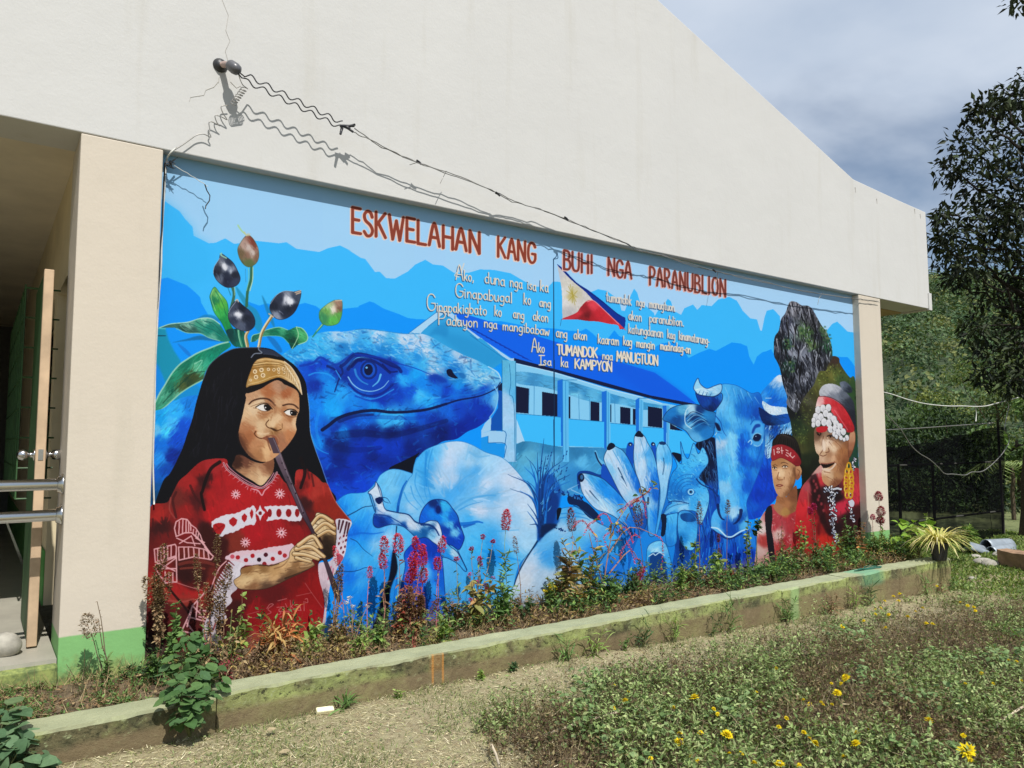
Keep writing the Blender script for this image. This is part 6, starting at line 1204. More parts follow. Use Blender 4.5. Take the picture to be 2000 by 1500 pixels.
for a_, b2, r in (((664, 246), (692, 246), .010), ((668, 250), (665, 262), .010), ((676, 248), (690, 258), .009), ((684, 246), (694, 243), .009), ((672, 246), (684, 252), .012)):
    s = Soup(); s.tube([at(*a_, y=-.11) - jb, at(*b2, y=-.125) - jb], r, r * .8, (0, 0, 0), 8); s.build('taped_end', M_WIRE, J, True)
rw = random.Random(4)
def jig(pts, amp, n=6):
    pts = np.asarray(pts); o = []
    for i in range(len(pts) - 1):
        for k in range(n): o.append(pts[i] + (pts[i + 1] - pts[i]) * k / n + np.array([0, rw.uniform(-amp, amp), rw.uniform(-amp, amp)]))
    o.append(pts[-1]); return np.array(o)
run1 = np.vstack([P_("692,250 745,288 816,317 900,345 975,378", -.10), P_("1010,395 1060,411 1106,428 1160,450 1218,472", -.08), P_("1245,489 1290,498 1330,510 1395,529", -.05), P_("1460,545 1560,566 1640,580 1680,584 1716,588", -.03)])
run2 = np.vstack([P_("682,254 720,272 800,312 880,342 960,370", -.11), P_("1000,394 1055,408 1110,432 1170,455 1215,473", -.07), P_("1260,493 1300,500 1350,520 1400,530", -.045), P_("1470,545 1570,570 1640,579 1690,587 1718,590", -.025)])
thing_tube('service_wire', jig(run1, .004), .0034, M_WIREG, 'upper strand of the twisted thin wires slanting across the wall above the title', 'wire', 'thin service wires')
thing_tube('service_wire', jig(run2, .004), .0034, M_WIREG, 'lower strand of the twisted thin wires slanting across the wall above the title', 'wire', 'thin service wires')
kn = [(818, 317, -.1), (972, 379, -.1), (1106, 427, -.085), (1395, 529, -.05)]
for i, (u, v, y_) in enumerate(kn):
    p = at(u, v, y=y_); s = Soup(); s.tube([(-.02, 0, .008), (0, -.004, 0), (.02, 0, -.010)], .010, .007, (0, 0, 0), 6); o = s.build('wire_knot', M_WIRE, None, True, tuple(p)); tag(o, ['small black tape knot on the thin wires above the E and S of the title', 'small black tape knot on the thin wires above KANG', 'small black tape knot on the thin wires just left of the flag pole top', 'small black tape knot on the thin wires above the word PARANUBLION'][i], 'wire joint')
for i, (pts, y_) in enumerate((("816,317 806,320 800,322", -.1), ("872,334 866,345 860,358", -.09), ("1402,532 1400,545 1398,556", -.05), ("1607,572 1600,582 1597,595", -.03))):
    thing_tube('wire_end', P_(pts, y_), .0024, M_WIREG, ['short stray wire end beside the first tape knot', 'stray wire end pointing down left of the second tape knot', 'stray wire end hanging over the last letters of the title', 'stray wire end hanging above the painted rock'][i], 'wire')
# coil
cp = []; A = at(478, 172, y=-.11); Bq = at(455, 203, y=-.06)
for k in range(7 * 12 + 1):
    a_ = k / 12. * 2 * math.pi; f_ = k / (7 * 12.); cp.append(A + (Bq - A) * f_ + np.array([.018 * math.cos(a_), .014 * math.sin(a_), .014 * math.sin(a_)]))
cp = np.vstack([P_("466,146 470,158 474,166", -.13), cp]); thing_tube('wire_coil', cp, .0028, M_WIREG, 'thin wire wound into a small coil just below the weatherhead', 'wire')
p2 = P_("435,208 440,222 436,232 425,226 421,238 427,245 416,238 408,244 408,252", -.05); cp = [p2]
A = at(420, 256, y=-.10); Bq = at(470, 224, y=-.11)
sp = P_("446,206 432,208 436,222 444,234 432,228 420,226 424,240 430,246 414,238 408,240 410,254 408,258 412,268 398,262 384,264 372,272 358,282 342,292", -.03)
thing_tube('tail_wire', crom(sp, False, 4), .0032, M_WIREG, 'kinked loose wire zigzagging from the bracket down to the recess corner', 'wire')
lp = []
for k in range(8 * 14 + 1):
    a_ = k / 14. * 2 * math.pi; f_ = k / (8 * 14.); r_ = .055 - .02 * f_ ; Cc = at(424, 238, y=-.11) * (1 - f_) + at(448, 214, y=-.15) * f_
    lp.append(Cc + np.array([r_ * .45 * math.cos(a_), .03 * math.sin(a_ * .5), r_ * math.sin(a_)]))
# cable dropping down the left side of the painting
cb = np.vstack([P_("345,288 332,300", -.02), P_("324,318 323,345 321,380 318,430 316,480 315,520 312,560 309,600", .055), P_("306,660 304,700 303,740 302,800 300,860 299,900 300,950 301,985", .06)])
thing_tube('drop_cable', crom(cb, False, 4), .005, M_WIREW, 'white cable hanging down the left edge of the mural', 'cable')
thing_tube('drop_cable', np.vstack([P_("322,318 319,380 317,440 312,490 311,540 308,590", .03)]), .005, M_WIRE, 'black cable hanging down beside the white one at the left edge of the mural', 'cable')
thing_tube('wire_offcut', jig(P_("330,318 352,330 372,342 398,358 406,364", .02), .003, 3), .0022, M_WIREW, 'thin pale wire poking out of the upper left corner of the recess', 'wire')
thing_tube('wire_offcut', P_("400,360 404,372 410,382 409,392 402,402 401,408|".replace('|', ''), .0), .0035, M_WIRE, 'crooked dark wire dangling in front of the mural near its upper left corner', 'wire')
s = Soup()
for k in range(16):
    a_ = at(326 + rw.uniform(-4, 6), 320 + rw.uniform(-4, 4), y=.01); s.tube([a_, a_ + np.array([rw.uniform(-.0, .05), rw.uniform(-.03, .0), rw.uniform(-.03, .03)])], .003, .002, (0, 0, 0), 5)
tag(s.build('wire_tangle', M_WIRE), 'little black tangle of wires in the top left corner of the recess', 'wire')
# wires on the right, strung to the trees
thing_tube('garden_wire', crom(np.vstack([P_("1722,765 1745,771 1775,781 1810,789 1850,793 1880,793 1905,794 1925,793 1945,788 1965,783 1990,776", .5)]), False, 4), .0075, M_WIREW, 'pale slack wire from the pillar to the big tree', 'wire')
thing_tube('garden_wire', P_("1905,794 1907,808 1906,823", .5), .006, M_WIREW, 'short pale wire hanging straight down from the slack wire', 'wire')
thing_tube('garden_wire', crom(P_("1722,790 1735,812 1760,840 1778,868 1795,885 1815,897 1832,912 1845,925 1862,926 1885,928 1898,922 1920,920 1945,900 1962,880 1971,862 1968,848 1962,838 1966,815 1970,795 1967,786", .5), False, 4), .0065, M_WIREG, 'long grey wire looping down in front of the black net', 'wire')
thing_tube('guy_line', P_("1725,840 1800,836 1870,831 1942,826", .9), .007, M_WIREG, 'taut grey line above the black net fence', 'wire')

# ------------------------------------------------------------------ ground
R = np.random.RandomState(11)
def vn(x, y, s, seed):
    """smooth value noise, vectorised"""
    x = np.asarray(x, float) / s + seed * 17.3; y = np.asarray(y, float) / s + seed * 9.1
    xi = np.floor(x); yi = np.floor(y); fx = x - xi; fy = y - yi; fx = fx * fx * (3 - 2 * fx); fy = fy * fy * (3 - 2 * fy)
    def h(a, b):
        v = np.sin(a * 127.1 + b * 311.7 + seed * 74.7) * 43758.5453; return v - np.floor(v)
    return (h(xi, yi) * (1 - fx) + h(xi + 1, yi) * fx) * (1 - fy) + (h(xi, yi + 1) * (1 - fx) + h(xi + 1, yi + 1) * fx) * fy
def gz(x, y):
    x = np.asarray(x, float); y = np.asarray(y, float)
    base = -.03 * np.clip(x - 2.7, 0, 6.5) - .004 * np.clip(x - 9.2, 0, 20)
    return base + .035 * (vn(x, y, .9, 1) - .5) + .014 * (vn(x, y, .22, 2) - .5) + .006 * (vn(x, y, .07, 3) - .5)
# boundary of the weed patch on the lawn
BX = np.array([-1., 1.2, 1.9, 2.44, 2.97, 3.7, 4.37, 5.2, 6.8, 8.1, 9.5, 14.]); BY = np.array([-3.2, -2.5, -1.9, -1.42, -1.2, -1.12, -1.05, -.98, -1.02, -1.2, -1.6, -2.2])
def weedy(x, y): return np.interp(x, BX, BY) - y
m, t, b = mat('lawn_soil'); M_LAWN = m; P, x, y, z = pos(t)
n1 = noise_t(t, 1.1, 5, .6, P); n2 = noise_t(t, 16, 6, .65, P); n3 = noise_t(t, 120, 4, .7, P)
c = mixc(t, ramp(t, n1, [(.38, 0.), (.62, 1.)]), (.38, .33, .20), (.29, .27, .14))
c = mixc(t, ramp(t, n2, [(.42, 0.), (.62, 1.)]), c, (.25, .20, .12)); c = mixc(t, mth(t, 'MULTIPLY', ramp(t, n3, [(.45, 0.), (.7, 1.)]), .6), c, (.46, .40, .26))
g = ramp(t, mth(t, 'ADD', mth(t, 'MULTIPLY', x, .09), mth(t, 'MULTIPLY', n1, .5)), [(1.05, 0.), (1.2, 1.)]) if False else ramp(t, mth(t, 'ADD', mth(t, 'MULTIPLY', x, .06), mth(t, 'MULTIPLY', noise_t(t, .5, 3, .5, P), .4)), [(.75, 0.), (.95, 1.)])
c = mixc(t, mth(t, 'MULTIPLY', g, .7), c, (.10, .15, .045))
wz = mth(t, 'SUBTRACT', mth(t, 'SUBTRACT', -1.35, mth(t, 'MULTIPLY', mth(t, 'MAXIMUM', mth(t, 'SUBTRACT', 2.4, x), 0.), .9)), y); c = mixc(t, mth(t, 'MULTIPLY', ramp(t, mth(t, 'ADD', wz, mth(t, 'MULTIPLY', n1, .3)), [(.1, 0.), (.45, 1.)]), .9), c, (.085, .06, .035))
t.links.new(c, b.inputs['Base Color']); b.inputs['Roughness'].default_value = .95; b.inputs['Specular IOR Level'].default_value = .1
bump(t, b, mth(t, 'ADD', n2, mth(t, 'MULTIPLY', n3, .5)), .8, .02)
def axis(lo, hi, f0, f1, fine):
    a = [f0]; st = fine
    while a[-1] < hi: 
        st = fine if a[-1] < f1 else st * 1.28; a.append(a[-1] + st)
    st = fine; bq = []
    v = f0
    while v > lo: st *= 1.28; v -= st; bq.append(v)
    return np.array(bq[::-1] + a)
gx = axis(-700, 900, -.6, 9.5, .055); gy = axis(-700, 900, -4.4, -.75, .05)
X, Y = np.meshgrid(gx, gy); Z = gz(X, Y)
inb = (X > -3.5) & (X < 8.62) & (Y > -.78) & (Y < 9); Z = np.where(inb, -.3, Z)
nx, ny = len(gx), len(gy); I = np.arange(nx * ny).reshape(ny, nx)
F = np.stack([I[:-1, :-1], I[:-1, 1:], I[1:, 1:], I[1:, :-1]], -1).reshape(-1, 4)
s = Soup(); s.add(np.stack([X, Y, Z], -1).reshape(-1, 3), F, (.3, .25, .15)); tag(s.build('ground', M_LAWN, None, True), kind='structure')

# soil of the planting bed
m, t, b = mat('bed_soil'); P, x, y, z = pos(t); n2 = noise_t(t, 22, 6, .7, P)
t.links.new(ramp(t, n2, [(.3, (.05, .035, .02)), (.5, (.15, .105, .06)), (.72, (.30, .23, .14))]), b.inputs['Base Color']); b.inputs['Roughness'].default_value = 1; bump(t, b, n2, .9, .03)
bx = np.arange(-3.2, 8.3, .045); by = np.linspace(-.615, .075, 14); X, Y = np.meshgrid(bx, by); 
def bz(x, y): return .115 + .05 * (vn(x, y, .3, 5) - .5) + .03 * (vn(x, y, .09, 6) - .5) - .012 * np.clip(np.asarray(x) - 2, 0, 8) * 0
Z = bz(X, Y); I = np.arange(X.size).reshape(X.shape); F = np.stack([I[:-1, :-1], I[:-1, 1:], I[1:, 1:], I[1:, :-1]], -1).reshape(-1, 4)
s = Soup(); s.add(np.stack([X, Y, Z], -1).reshape(-1, 3), F); tag(s.build('flower_bed_soil', m, None, True), kind='structure')

# ------------------------------------------------------------------ kerb
m, t, b = mat('mossy_kerb'); M_KERB = m; P, x, y, z = pos(t)
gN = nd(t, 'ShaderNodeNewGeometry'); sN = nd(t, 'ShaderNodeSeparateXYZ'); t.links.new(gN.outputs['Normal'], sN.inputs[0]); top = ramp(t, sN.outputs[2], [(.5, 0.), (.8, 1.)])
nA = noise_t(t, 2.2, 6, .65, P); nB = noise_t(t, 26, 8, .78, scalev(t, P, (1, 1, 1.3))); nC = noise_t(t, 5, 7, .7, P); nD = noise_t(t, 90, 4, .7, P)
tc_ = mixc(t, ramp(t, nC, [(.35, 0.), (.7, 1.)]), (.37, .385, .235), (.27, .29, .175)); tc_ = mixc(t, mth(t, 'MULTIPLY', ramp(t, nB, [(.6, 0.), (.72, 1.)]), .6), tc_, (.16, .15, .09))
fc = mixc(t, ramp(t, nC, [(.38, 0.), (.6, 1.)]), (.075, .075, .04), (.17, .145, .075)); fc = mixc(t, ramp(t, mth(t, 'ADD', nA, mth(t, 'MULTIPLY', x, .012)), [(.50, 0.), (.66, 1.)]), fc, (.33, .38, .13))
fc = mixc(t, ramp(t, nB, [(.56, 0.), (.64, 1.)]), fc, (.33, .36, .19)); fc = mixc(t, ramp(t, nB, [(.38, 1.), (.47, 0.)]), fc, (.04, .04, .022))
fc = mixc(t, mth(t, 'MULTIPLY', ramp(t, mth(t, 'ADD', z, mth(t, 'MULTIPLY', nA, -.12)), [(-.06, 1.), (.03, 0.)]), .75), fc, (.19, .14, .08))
def patch(c, x0, wd, colr, z0=-1, amt=1., nz_=1.):
    d = mth(t, 'ABSOLUTE', mth(t, 'SUBTRACT', x, x0)); d = mth(t, 'ADD', d, mth(t, 'MULTIPLY', mth(t, 'SUBTRACT', nC, .5), wd * nz_))
    k = ramp(t, mth(t, 'DIVIDE', d, wd * 2), [(.3, 1.), (.55, 0.)]); k = mth(t, 'MULTIPLY', k, amt)
    if z0 > -1: k = mth(t, 'MULTIPLY', k, ramp(t, mth(t, 'SUBTRACT', z, z0 - .5), [(.48, 0.), (.52, 1.)]))
    return mixc(t, k, c, colr)
xo = at(852, 1290, y=-.8)[0]; fc = patch(fc, xo, .045, (.46, .22, .07), .07, .3); fc = patch(fc, xo - .02, .008, (.5, .22, .05), -.0, .6, .3); fc = patch(fc, xo + .045, .008, (.5, .22, .05), -.0, .6, .3)
xg = at(1551, 1170, y=-.8)[0]; fc = patch(fc, xg, .07, (.30, .48, .20), -1, .55)
xt = at(1702, 1118, y=-.8)[0]; fc = patch(fc, xt, .22, (.05, .25, .15), .05, .5); tc_ = patch(tc_, xt, .2, (.10, .36, .22), -1, .6)
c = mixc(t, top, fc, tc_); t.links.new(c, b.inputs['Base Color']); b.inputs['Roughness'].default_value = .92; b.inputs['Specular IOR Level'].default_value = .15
bump(t, b, mth(t, 'ADD', mth(t, 'MULTIPLY', nB, .6), mth(t, 'ADD', nC, mth(t, 'MULTIPLY', nD, .3))), .7, .015)
KB = empty('garden_kerb', (.2, -.8, 0), 'low mossy concrete kerb with pale green painted top edging the flower bed', 'kerb')
segs = [(.12, .98), (.985, 5.4), (5.404, 6.35), (6.354, 7.25), (7.254, 8.28)]
for k, (x0, x1) in enumerate(segs):
    n = max(2, int((x1 - x0) / .035)); xs = np.linspace(x0, x1, n); s = Soup(); V = []
    yo = -.0; zt = .16 + (.004 if k % 2 else 0) + (-.01 if k == 0 else 0)
    prof = [(-.80, -.45), (-.80, .0), (-.80, .07), (-.80, zt - .012), (-.789, zt), (-.70, zt), (-.612, zt), (-.60, zt - .012), (-.60, -.2)]
    dy = -.0035 * np.clip(xs - 3.5, 0, 8)
    for (py, pz) in prof:
        j = .010 * (vn(xs, pz * 9 + py * 5, .12, 8) - .5) + .006 * (vn(xs, pz * 30 + py * 20, .04, 9) - .5)
        V.append(np.stack([xs, py + dy + (j if py < -.7 else 0), pz + j * .8], 1))
    V = np.stack(V, 1).reshape(-1, 3); m_ = len(prof); F = []
    for i in range(n - 1):
        for j in range(m_ - 1): F.append((i * m_ + j, (i + 1) * m_ + j, (i + 1) * m_ + j + 1, i * m_ + j + 1))
    F.append(tuple(range(m_))); F.append(tuple(range((n - 1) * m_, n * m_))[::-1])
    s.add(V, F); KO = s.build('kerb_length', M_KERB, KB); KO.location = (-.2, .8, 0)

# ------------------------------------------------------------------ grass, straw, weeds
def rnd(n, a, b_): return R.uniform(a, b_, n)
def dirs(n, up0, up1):
    th = R.rand(n) * 2 * math.pi; e = R.uniform(up0, up1, n); return np.stack([np.cos(th) * np.cos(e), np.sin(th) * np.cos(e), np.sin(e)], 1)
def pick(n, cols, j=.18):
    c_ = np.array(cols)[R.randint(0, len(cols), n)]; return np.clip(c_ * (1 + R.normal(0, j, (n, 1))), .005, 1)
UP = np.array([0., 0., 1.])
def scatter(n, x0, x1, y0, y1, fn=None):
    X = R.uniform(x0, x1, n); Y = R.uniform(y0, y1, n)
    if fn is not None: k = R.rand(n) < fn(X, Y); X = X[k]; Y = Y[k]
    return X, Y
def near(X, Y): return np.clip(9. / ((X) ** 2 + (Y + 4.6) ** 2), .06, 1)
# straw lying on the lawn
s = Soup()
X, Y = scatter(330000, -.4, 9.5, -4., -.80, lambda a, b_: near(a, b_) * np.clip(.25 + 1.2 * (vn(a, b_, .35, 21)) + .5 * (vn(a, b_, .1, 22) - .5), 0, 1) * np.clip(1 - 2.2 * weedy(a, b_), .12, 1)); n = len(X)
Pp = np.stack([X, Y, gz(X, Y) + rnd(n, 0, .008)], 1)
s.inst(Pp, dirs(n, -.05, .5), UP + R.normal(0, .5, (n, 3)), rnd(n, .012, .045), rnd(n, .0016, .004), pick(n, [(.62, .54, .33), (.50, .42, .24), (.70, .63, .42), (.32, .25, .14), (.38, .38, .17)]), BLADE)
tag(s.build('dry_grass', MV_DRY), 'short straw coloured cut grass lying over the lawn', 'grass', kind='stuff')
s = Soup()
def gfun(a, b_): return near(a, b_) * np.clip((vn(a, b_, .45, 31) - .30) * 2.2 + (vn(a, b_, .12, 32) - .5) * .8 + np.clip(.10 * (a - 7.5), 0, .5) + .5 * np.exp(-((b_ + .84) / .04) ** 2), 0, 1)
X, Y = scatter(300000, -.4, 12, -4., -.80, gfun); n = len(X)
Pp = np.stack([X, Y, gz(X, Y)], 1)
s.inst(Pp, dirs(n, .3, 1.4), UP + R.normal(0, .6, (n, 3)), rnd(n, .015, .05), rnd(n, .002, .005), pick(n, [(.22, .29, .09), (.14, .20, .06), (.32, .36, .13), (.09, .13, .045)]), BLADE)
X, Y = scatter(70000, 8.2, 15, -3., 1.5, lambda a, b_: .3 + .7 * vn(a, b_, .6, 33)); n = len(X)
Pp = np.stack([X, Y, gz(X, Y)], 1)
s.inst(Pp, dirs(n, .2, 1.2), UP + R.normal(0, .6, (n, 3)), rnd(n, .03, .07), rnd(n, .012, .03), pick(n, [(.16, .24, .05), (.10, .17, .04), (.26, .32, .09)]), LEAF4)
X, Y = scatter(26000, -.3, 9.5, -3.6, -.82, lambda a, b_: near(a, b_) * np.clip((vn(a, b_, .5, 35) - .38) * 2.4 + (vn(a, b_, .13, 36) - .42) * 2, 0, 1)); n = len(X)
Pp = np.stack([X, Y, gz(X, Y) + rnd(n, 0, .015)], 1)
s.inst(Pp, dirs(n, -.1, .9), UP + R.normal(0, .4, (n, 3)), rnd(n, .01, .024), rnd(n, .006, .014), pick(n, [(.22, .30, .10), (.14, .20, .07), (.30, .36, .16)]), LEAF4)
tag(s.build('green_grass', MV_LEAF), 'thin green grass sprouting through the straw', 'grass', kind='stuff')
# dense low weeds
def sprigs(s, X, Y, Z0, h, leafs, size, cols, stemc, wid=.5, up=(-.3, 1.1)):
    n = len(X); lean = R.normal(0, .35, (n, 2)); hh = h * R.uniform(.35, 1.1, n) * (.35 + 1.3 * vn(X, Y, .14, 77))
    for k in range(leafs):
        f_ = R.rand(n) ** .7; p = np.stack([X + lean[:, 0] * hh * f_, Y + lean[:, 1] * hh * f_, Z0 + hh * f_], 1)
        sz = size * R.uniform(.55, 1.3, n)
        s.inst(p, dirs(n, *up), UP + R.normal(0, .4, (n, 3)), sz, sz * wid, pick(n, cols), LEAF4)
    if stemc is not None:
        p = np.stack([X, Y, Z0], 1); d = np.stack([lean[:, 0], lean[:, 1], np.ones(n)], 1); s.inst(p, d, np.array([0, -1., .2]) + R.normal(0, .5, (n, 3)), hh * 1.1, .0035, pick(n, stemc), BLADE)
s = Soup()
def wf(a, b_): return np.clip(weedy(a, b_) * 2.4 + (vn(a, b_, .3, 41) - .5) * 1.4 + (vn(a, b_, .1, 44) - .5) * 1.2, 0, 1) * np.clip(near(a, b_) * 1.9, .12, 1)
X, Y = scatter(62000, 1.0, 11, -4.2, -.9, wf)
tone = vn(X, Y, .38, 42)
k = tone > .50
sprigs(s, X[k], Y[k], gz(X[k], Y[k]), .145, 8, .025, [(.24, .33, .11), (.33, .42, .16), (.13, .20, .06), (.42, .48, .21), (.12, .09, .045)], [(.12, .12, .05)])
sprigs(s, X[~k], Y[~k], gz(X[~k], Y[~k]), .13, 5, .020, [(.15, .20, .06), (.20, .15, .07), (.10, .06, .035), (.32, .26, .13)], [(.10, .06, .035), (.22, .16, .09)])
tag(s.build('weed_cover', MV_LEAF), 'dense low weeds covering the lawn in the foreground', 'weeds', kind='stuff')
s = Soup()
X, Y = scatter(60000, 1.0, 10, -4.2, -.9, wf); n = len(X); Pp = np.stack([X, Y, gz(X, Y) + rnd(n, 0, .09)], 1)
s.inst(Pp, dirs(n, -.1, 1.3), UP + R.normal(0, .8, (n, 3)), rnd(n, .03, .11), rnd(n, .0018, .0035), pick(n, [(.10, .06, .035), (.18, .12, .07), (.38, .31, .19), (.06, .035, .025)]), BLADE)
tag(s.build('dead_stems', MV_DRY), 'tangle of brown dead stems among the lawn weeds', 'weeds', kind='stuff')

# ------------------------------------------------------------------ flowers on the lawn
def flower_mesh(r, petals, seed):
    q = Soup(); RR = np.random.RandomState(seed)
    for ring, (e, l) in enumerate(((.1, 1.), (.45, .85), (.85, .65), (1.25, .45))):
        n = petals; th = np.arange(n) * 2 * math.pi / n + ring * .3 + RR.normal(0, .08, n)
        D_ = np.stack([np.cos(th) * math.cos(e), np.sin(th) * math.cos(e), np.full(n, math.sin(e))], 1)
        q.inst(np.tile([[0, 0, .002 * ring]], (n, 1)), D_, UP[None] + 0 * D_, r * l * RR.uniform(.8, 1.1, n), r * .6 * l, np.array([(1., .80, .02)]) * RR.uniform(.75, 1.05, (n, 1)), LEAF4)
    return q.mesh('flower_head'), None
fm = []
for k in range(4):
    me, _ = flower_mesh(.026, 13, k); me.materials.append(MV_PETAL); fm.append(me)
sm = []
for k in range(4):
    q = Soup(); q.tube([(0, 0, -.12), (.01 * (k - 1), .004, -.06), (0, 0, 0)], .0018, .0012, (.12, .14, .05), 4); me = q.mesh('flower_stem'); me.materials.append(MV_LEAF); sm.append(me)
def lawn_flower(u, v, sc, lab, grp, h=.11):
    p = at(u, v, z=.06)
    for _ in range(4): p = at(u, v, z=float(gz(p[0], p[1])) + h)
    o = empty('yellow_flower', tuple(p), lab, 'flower', grp); k = rw.randrange(4)
    child('flower_head', fm[k], o, (0, 0, 0), (rw.uniform(-.7, .1), rw.uniform(-.4, .4), rw.uniform(0, 6)), (sc,) * 3)
    child('stem', sm[k], o, (0, 0, 0), None, (1, 1, 1))
big = [(1357, 1363, 1.15, 'large yellow daisy standing alone left of the middle of the weed patch'), (1652, 1324, 1.15, 'large yellow daisy at the top of the cluster in the middle of the weeds'), (1635, 1354, 1.1, 'ragged yellow daisy just below the largest one in the middle cluster'),
       (1420, 1436, 1.2, 'double yellow daisy at the bottom, right of the lone one'), (1326, 1449, .95, 'drooping yellow daisy at the bottom left of the double one'), (1814, 1409, 1.15, 'big yellow daisy in the right half of the foreground weeds'), (1672, 1453, 1., 'ragged yellow daisy near the bottom edge, lower of a pair'), (1672, 1433, .8, 'small yellow daisy near the bottom edge, upper of a pair'),
       (1890, 1467, 1.5, 'wide golden daisy cluster at the lower right'), (1523, 1493, .95, 'yellow daisy cut by the bottom edge of the picture'), (1730, 1227, .9, 'bright daisy in front of the kerb, lower middle of its group'), (1221, 1368, .75, 'pale yellow daisy beside the dry stick'), (1773, 1205, .9, 'yellow daisy in front of the kerb right of the bright one'), (1592, 1452, .8, 'round yellow bud flower left of the ragged pair')]
for u, v, sc, l in big: lawn_flower(u, v, sc, l, None, .12)
small = "1271,1481 1200,1339 1227,1351 1199,1383 1316,1382 1394,1385 1402,1395 1328,1432 1262,1452 1351,1477 1362,1486 1368,1431 1447,1472 1465,1476 1425,1472 1473,1490 1477,1352 1624,1335 1643,1335 1569,1367 1581,1375 1604,1372 1608,1377 1625,1376 1536,1403 1521,1420 1570,1431 1581,1442 1612,1416 1695,1425 1648,1478 1561,1495 1917,1315 1940,1335 1970,1290 1985,1292 1882,1437 1896,1485 1995,1330 1885,1335 1728,1174 1745,1165 1755,1174 1709,1190 1720,1188 1710,1200 1736,1201 1788,1195 1802,1188 1809,1218 1821,1219 1890,1183 1902,1186 1905,1193 1876,1177 1645,1224 1830,1145 1687,1213 1757,1160 1516,1306"
for q_ in small.split():
    u, v = map(float, q_.split(',')); reg = 'close in front of the kerb' if v < 1250 else 'at the very bottom edge of the picture' if v > 1450 else 'in the left part of the weed patch' if u < 1420 else 'in the middle of the weed patch' if u < 1720 else 'towards the right edge of the weed patch'
    lawn_flower(u, v, rw.uniform(.42, .62) if v > 1250 else rw.uniform(.6, .85), 'small yellow flower among the weeds ' + reg, 'small yellow flowers ' + reg)

# ------------------------------------------------------------------ plants
def spike(p, d, r, ln, cols, n=130, fuzz=.012):
    q = Soup(); d = np.asarray(d, float); d /= np.linalg.norm(d); a = np.cross(d, [.2, .9, .1]); a /= np.linalg.norm(a); b_ = np.cross(d, a)
    f_ = R.rand(n); th = R.rand(n) * 6.283; rr = r * np.sin(np.clip(f_ * .9 + .12, 0, 1) * math.pi) ** .6 * R.uniform(.45, 1, n)
    o = np.cos(th)[:, None] * a + np.sin(th)[:, None] * b_; pp = np.asarray(p) + d * (f_ * ln)[:, None] + o * rr[:, None] * .7
    q.inst(pp, o + d * .5 + R.normal(0, .3, (n, 3)), d + R.normal(0, .3, (n, 3)), fuzz * R.uniform(.6, 1.3, n), fuzz * .5, pick(n, cols, .2), LEAF4)
    return q
GREEN = [(.13, .24, .06), (.18, .31, .09), (.09, .17, .05)]; LIME = [(.26, .38, .08), (.20, .32, .07), (.34, .42, .13)]; DRYB = [(.30, .20, .10), (.22, .13, .07), (.38, .28, .15), (.14, .09, .05)]; YEL = [(.42, .32, .10), (.34, .26, .09), (.28, .28, .09)]; ORG = [(.55, .24, .08), (.45, .16, .06), (.50, .33, .12)]; DGREEN = [(.05, .11, .035), (.08, .16, .05), (.04, .075, .03)]; RED = [(.42, .10, .06), (.30, .07, .05), (.35, .18, .08)]
PINK = [(.75, .05, .11), (.60, .03, .08), (.80, .14, .20)]; MAG = [(.45, .03, .12), (.6, .05, .2)]; BRN = [(.26, .12, .07), (.18, .08, .05), (.34, .19, .10)]; RUST = [(.34, .09, .07), (.24, .07, .05)]
def plant(name, lab, u, y, vb, vt, stems=1, leaf=GREEN, ls=.05, nl=20, lw=.42, head=None, hr=.02, hl=.05, stemc=(.16, .18, .07), spread=.1, droop=0., top=1., cat='plant', group=None, lmin=.1, tpl=None, sr=.0035, lean=0., hn=130, hs=1.6):
    ls *= 1.2; nl = int(nl * 1.55); sr *= 1.15
    zb = None
    p = at(u, vb, y=y); x0 = p[0]; zb = float(bz(x0, y)) if -.6 < y < .07 else float(gz(x0, y))
    h = max(.05, at(u, vt, y=y)[2] - zb)
    E0 = empty(name, (x0, y, zb - .01), lab, cat, group); q = Soup(); lq = Soup(); heads = []
    for k in range(stems):
        dx = R.normal(0, spread) * h if stems > 1 else R.normal(0, .04) * h; dy = R.uniform(-.5, .3) * spread * h; dx += lean * h
        hk = h * (1. if k == 0 else R.uniform(.55, .97)); n = 6; tt = np.linspace(0, 1, n)
        pts = np.stack([dx * tt ** 1.4 + R.normal(0, .012 * h, n) * (tt > 0), dy * tt, hk * (tt - droop * tt ** 3 * .5)], 1); pts[0] = (R.normal(0, .01), 0, 0)
        if x0 < 8.2 and y > -.6: pts[:, 1] = np.minimum(pts[:, 1], -y - .015 + (RZ if .8 < x0 < 8.15 else 0))
        q.tube(pts, sr, sr * .45, np.array(stemc) * R.uniform(.8, 1.2), 4)
        nn_ = max(1, int(nl / stems)); f_ = R.uniform(lmin, top, nn_) * (n - 1); i = np.minimum(f_.astype(int), n - 2); fr = (f_ - i)[:, None]; pp = pts[i] * (1 - fr) + pts[i + 1] * fr
        sz = ls * R.uniform(.5, 1.2, nn_) * (1.15 - .5 * f_ / (n - 1)); lq.inst(pp, dirs(nn_, -.9 if leaf is DRYB or leaf is YEL or leaf is ORG else -.4, .9), UP + R.normal(0, .45, (nn_, 3)), sz, sz * lw, pick(nn_, leaf), tpl or LEAF)
        if head: 
            d = pts[-1] - pts[-2]; heads.append(spike(pts[-1] - d / np.linalg.norm(d) * hl * .4, d, hr * hs * R.uniform(.85, 1.1), hl * hs * R.uniform(.8, 1.15), head, int(hn * 2.4), .017 if hr > .017 else .013))
    q.build('stem', MV_DRY, E0)
    if nl: 
        o = lq.build('foliage', MV_LEAF if leaf not in (DRYB,) else MV_DRY, E0); o['kind'] = 'stuff'
    for hq in heads: hq.build('flower_head', MV_PETAL, E0)
    return E0
P3 = plant
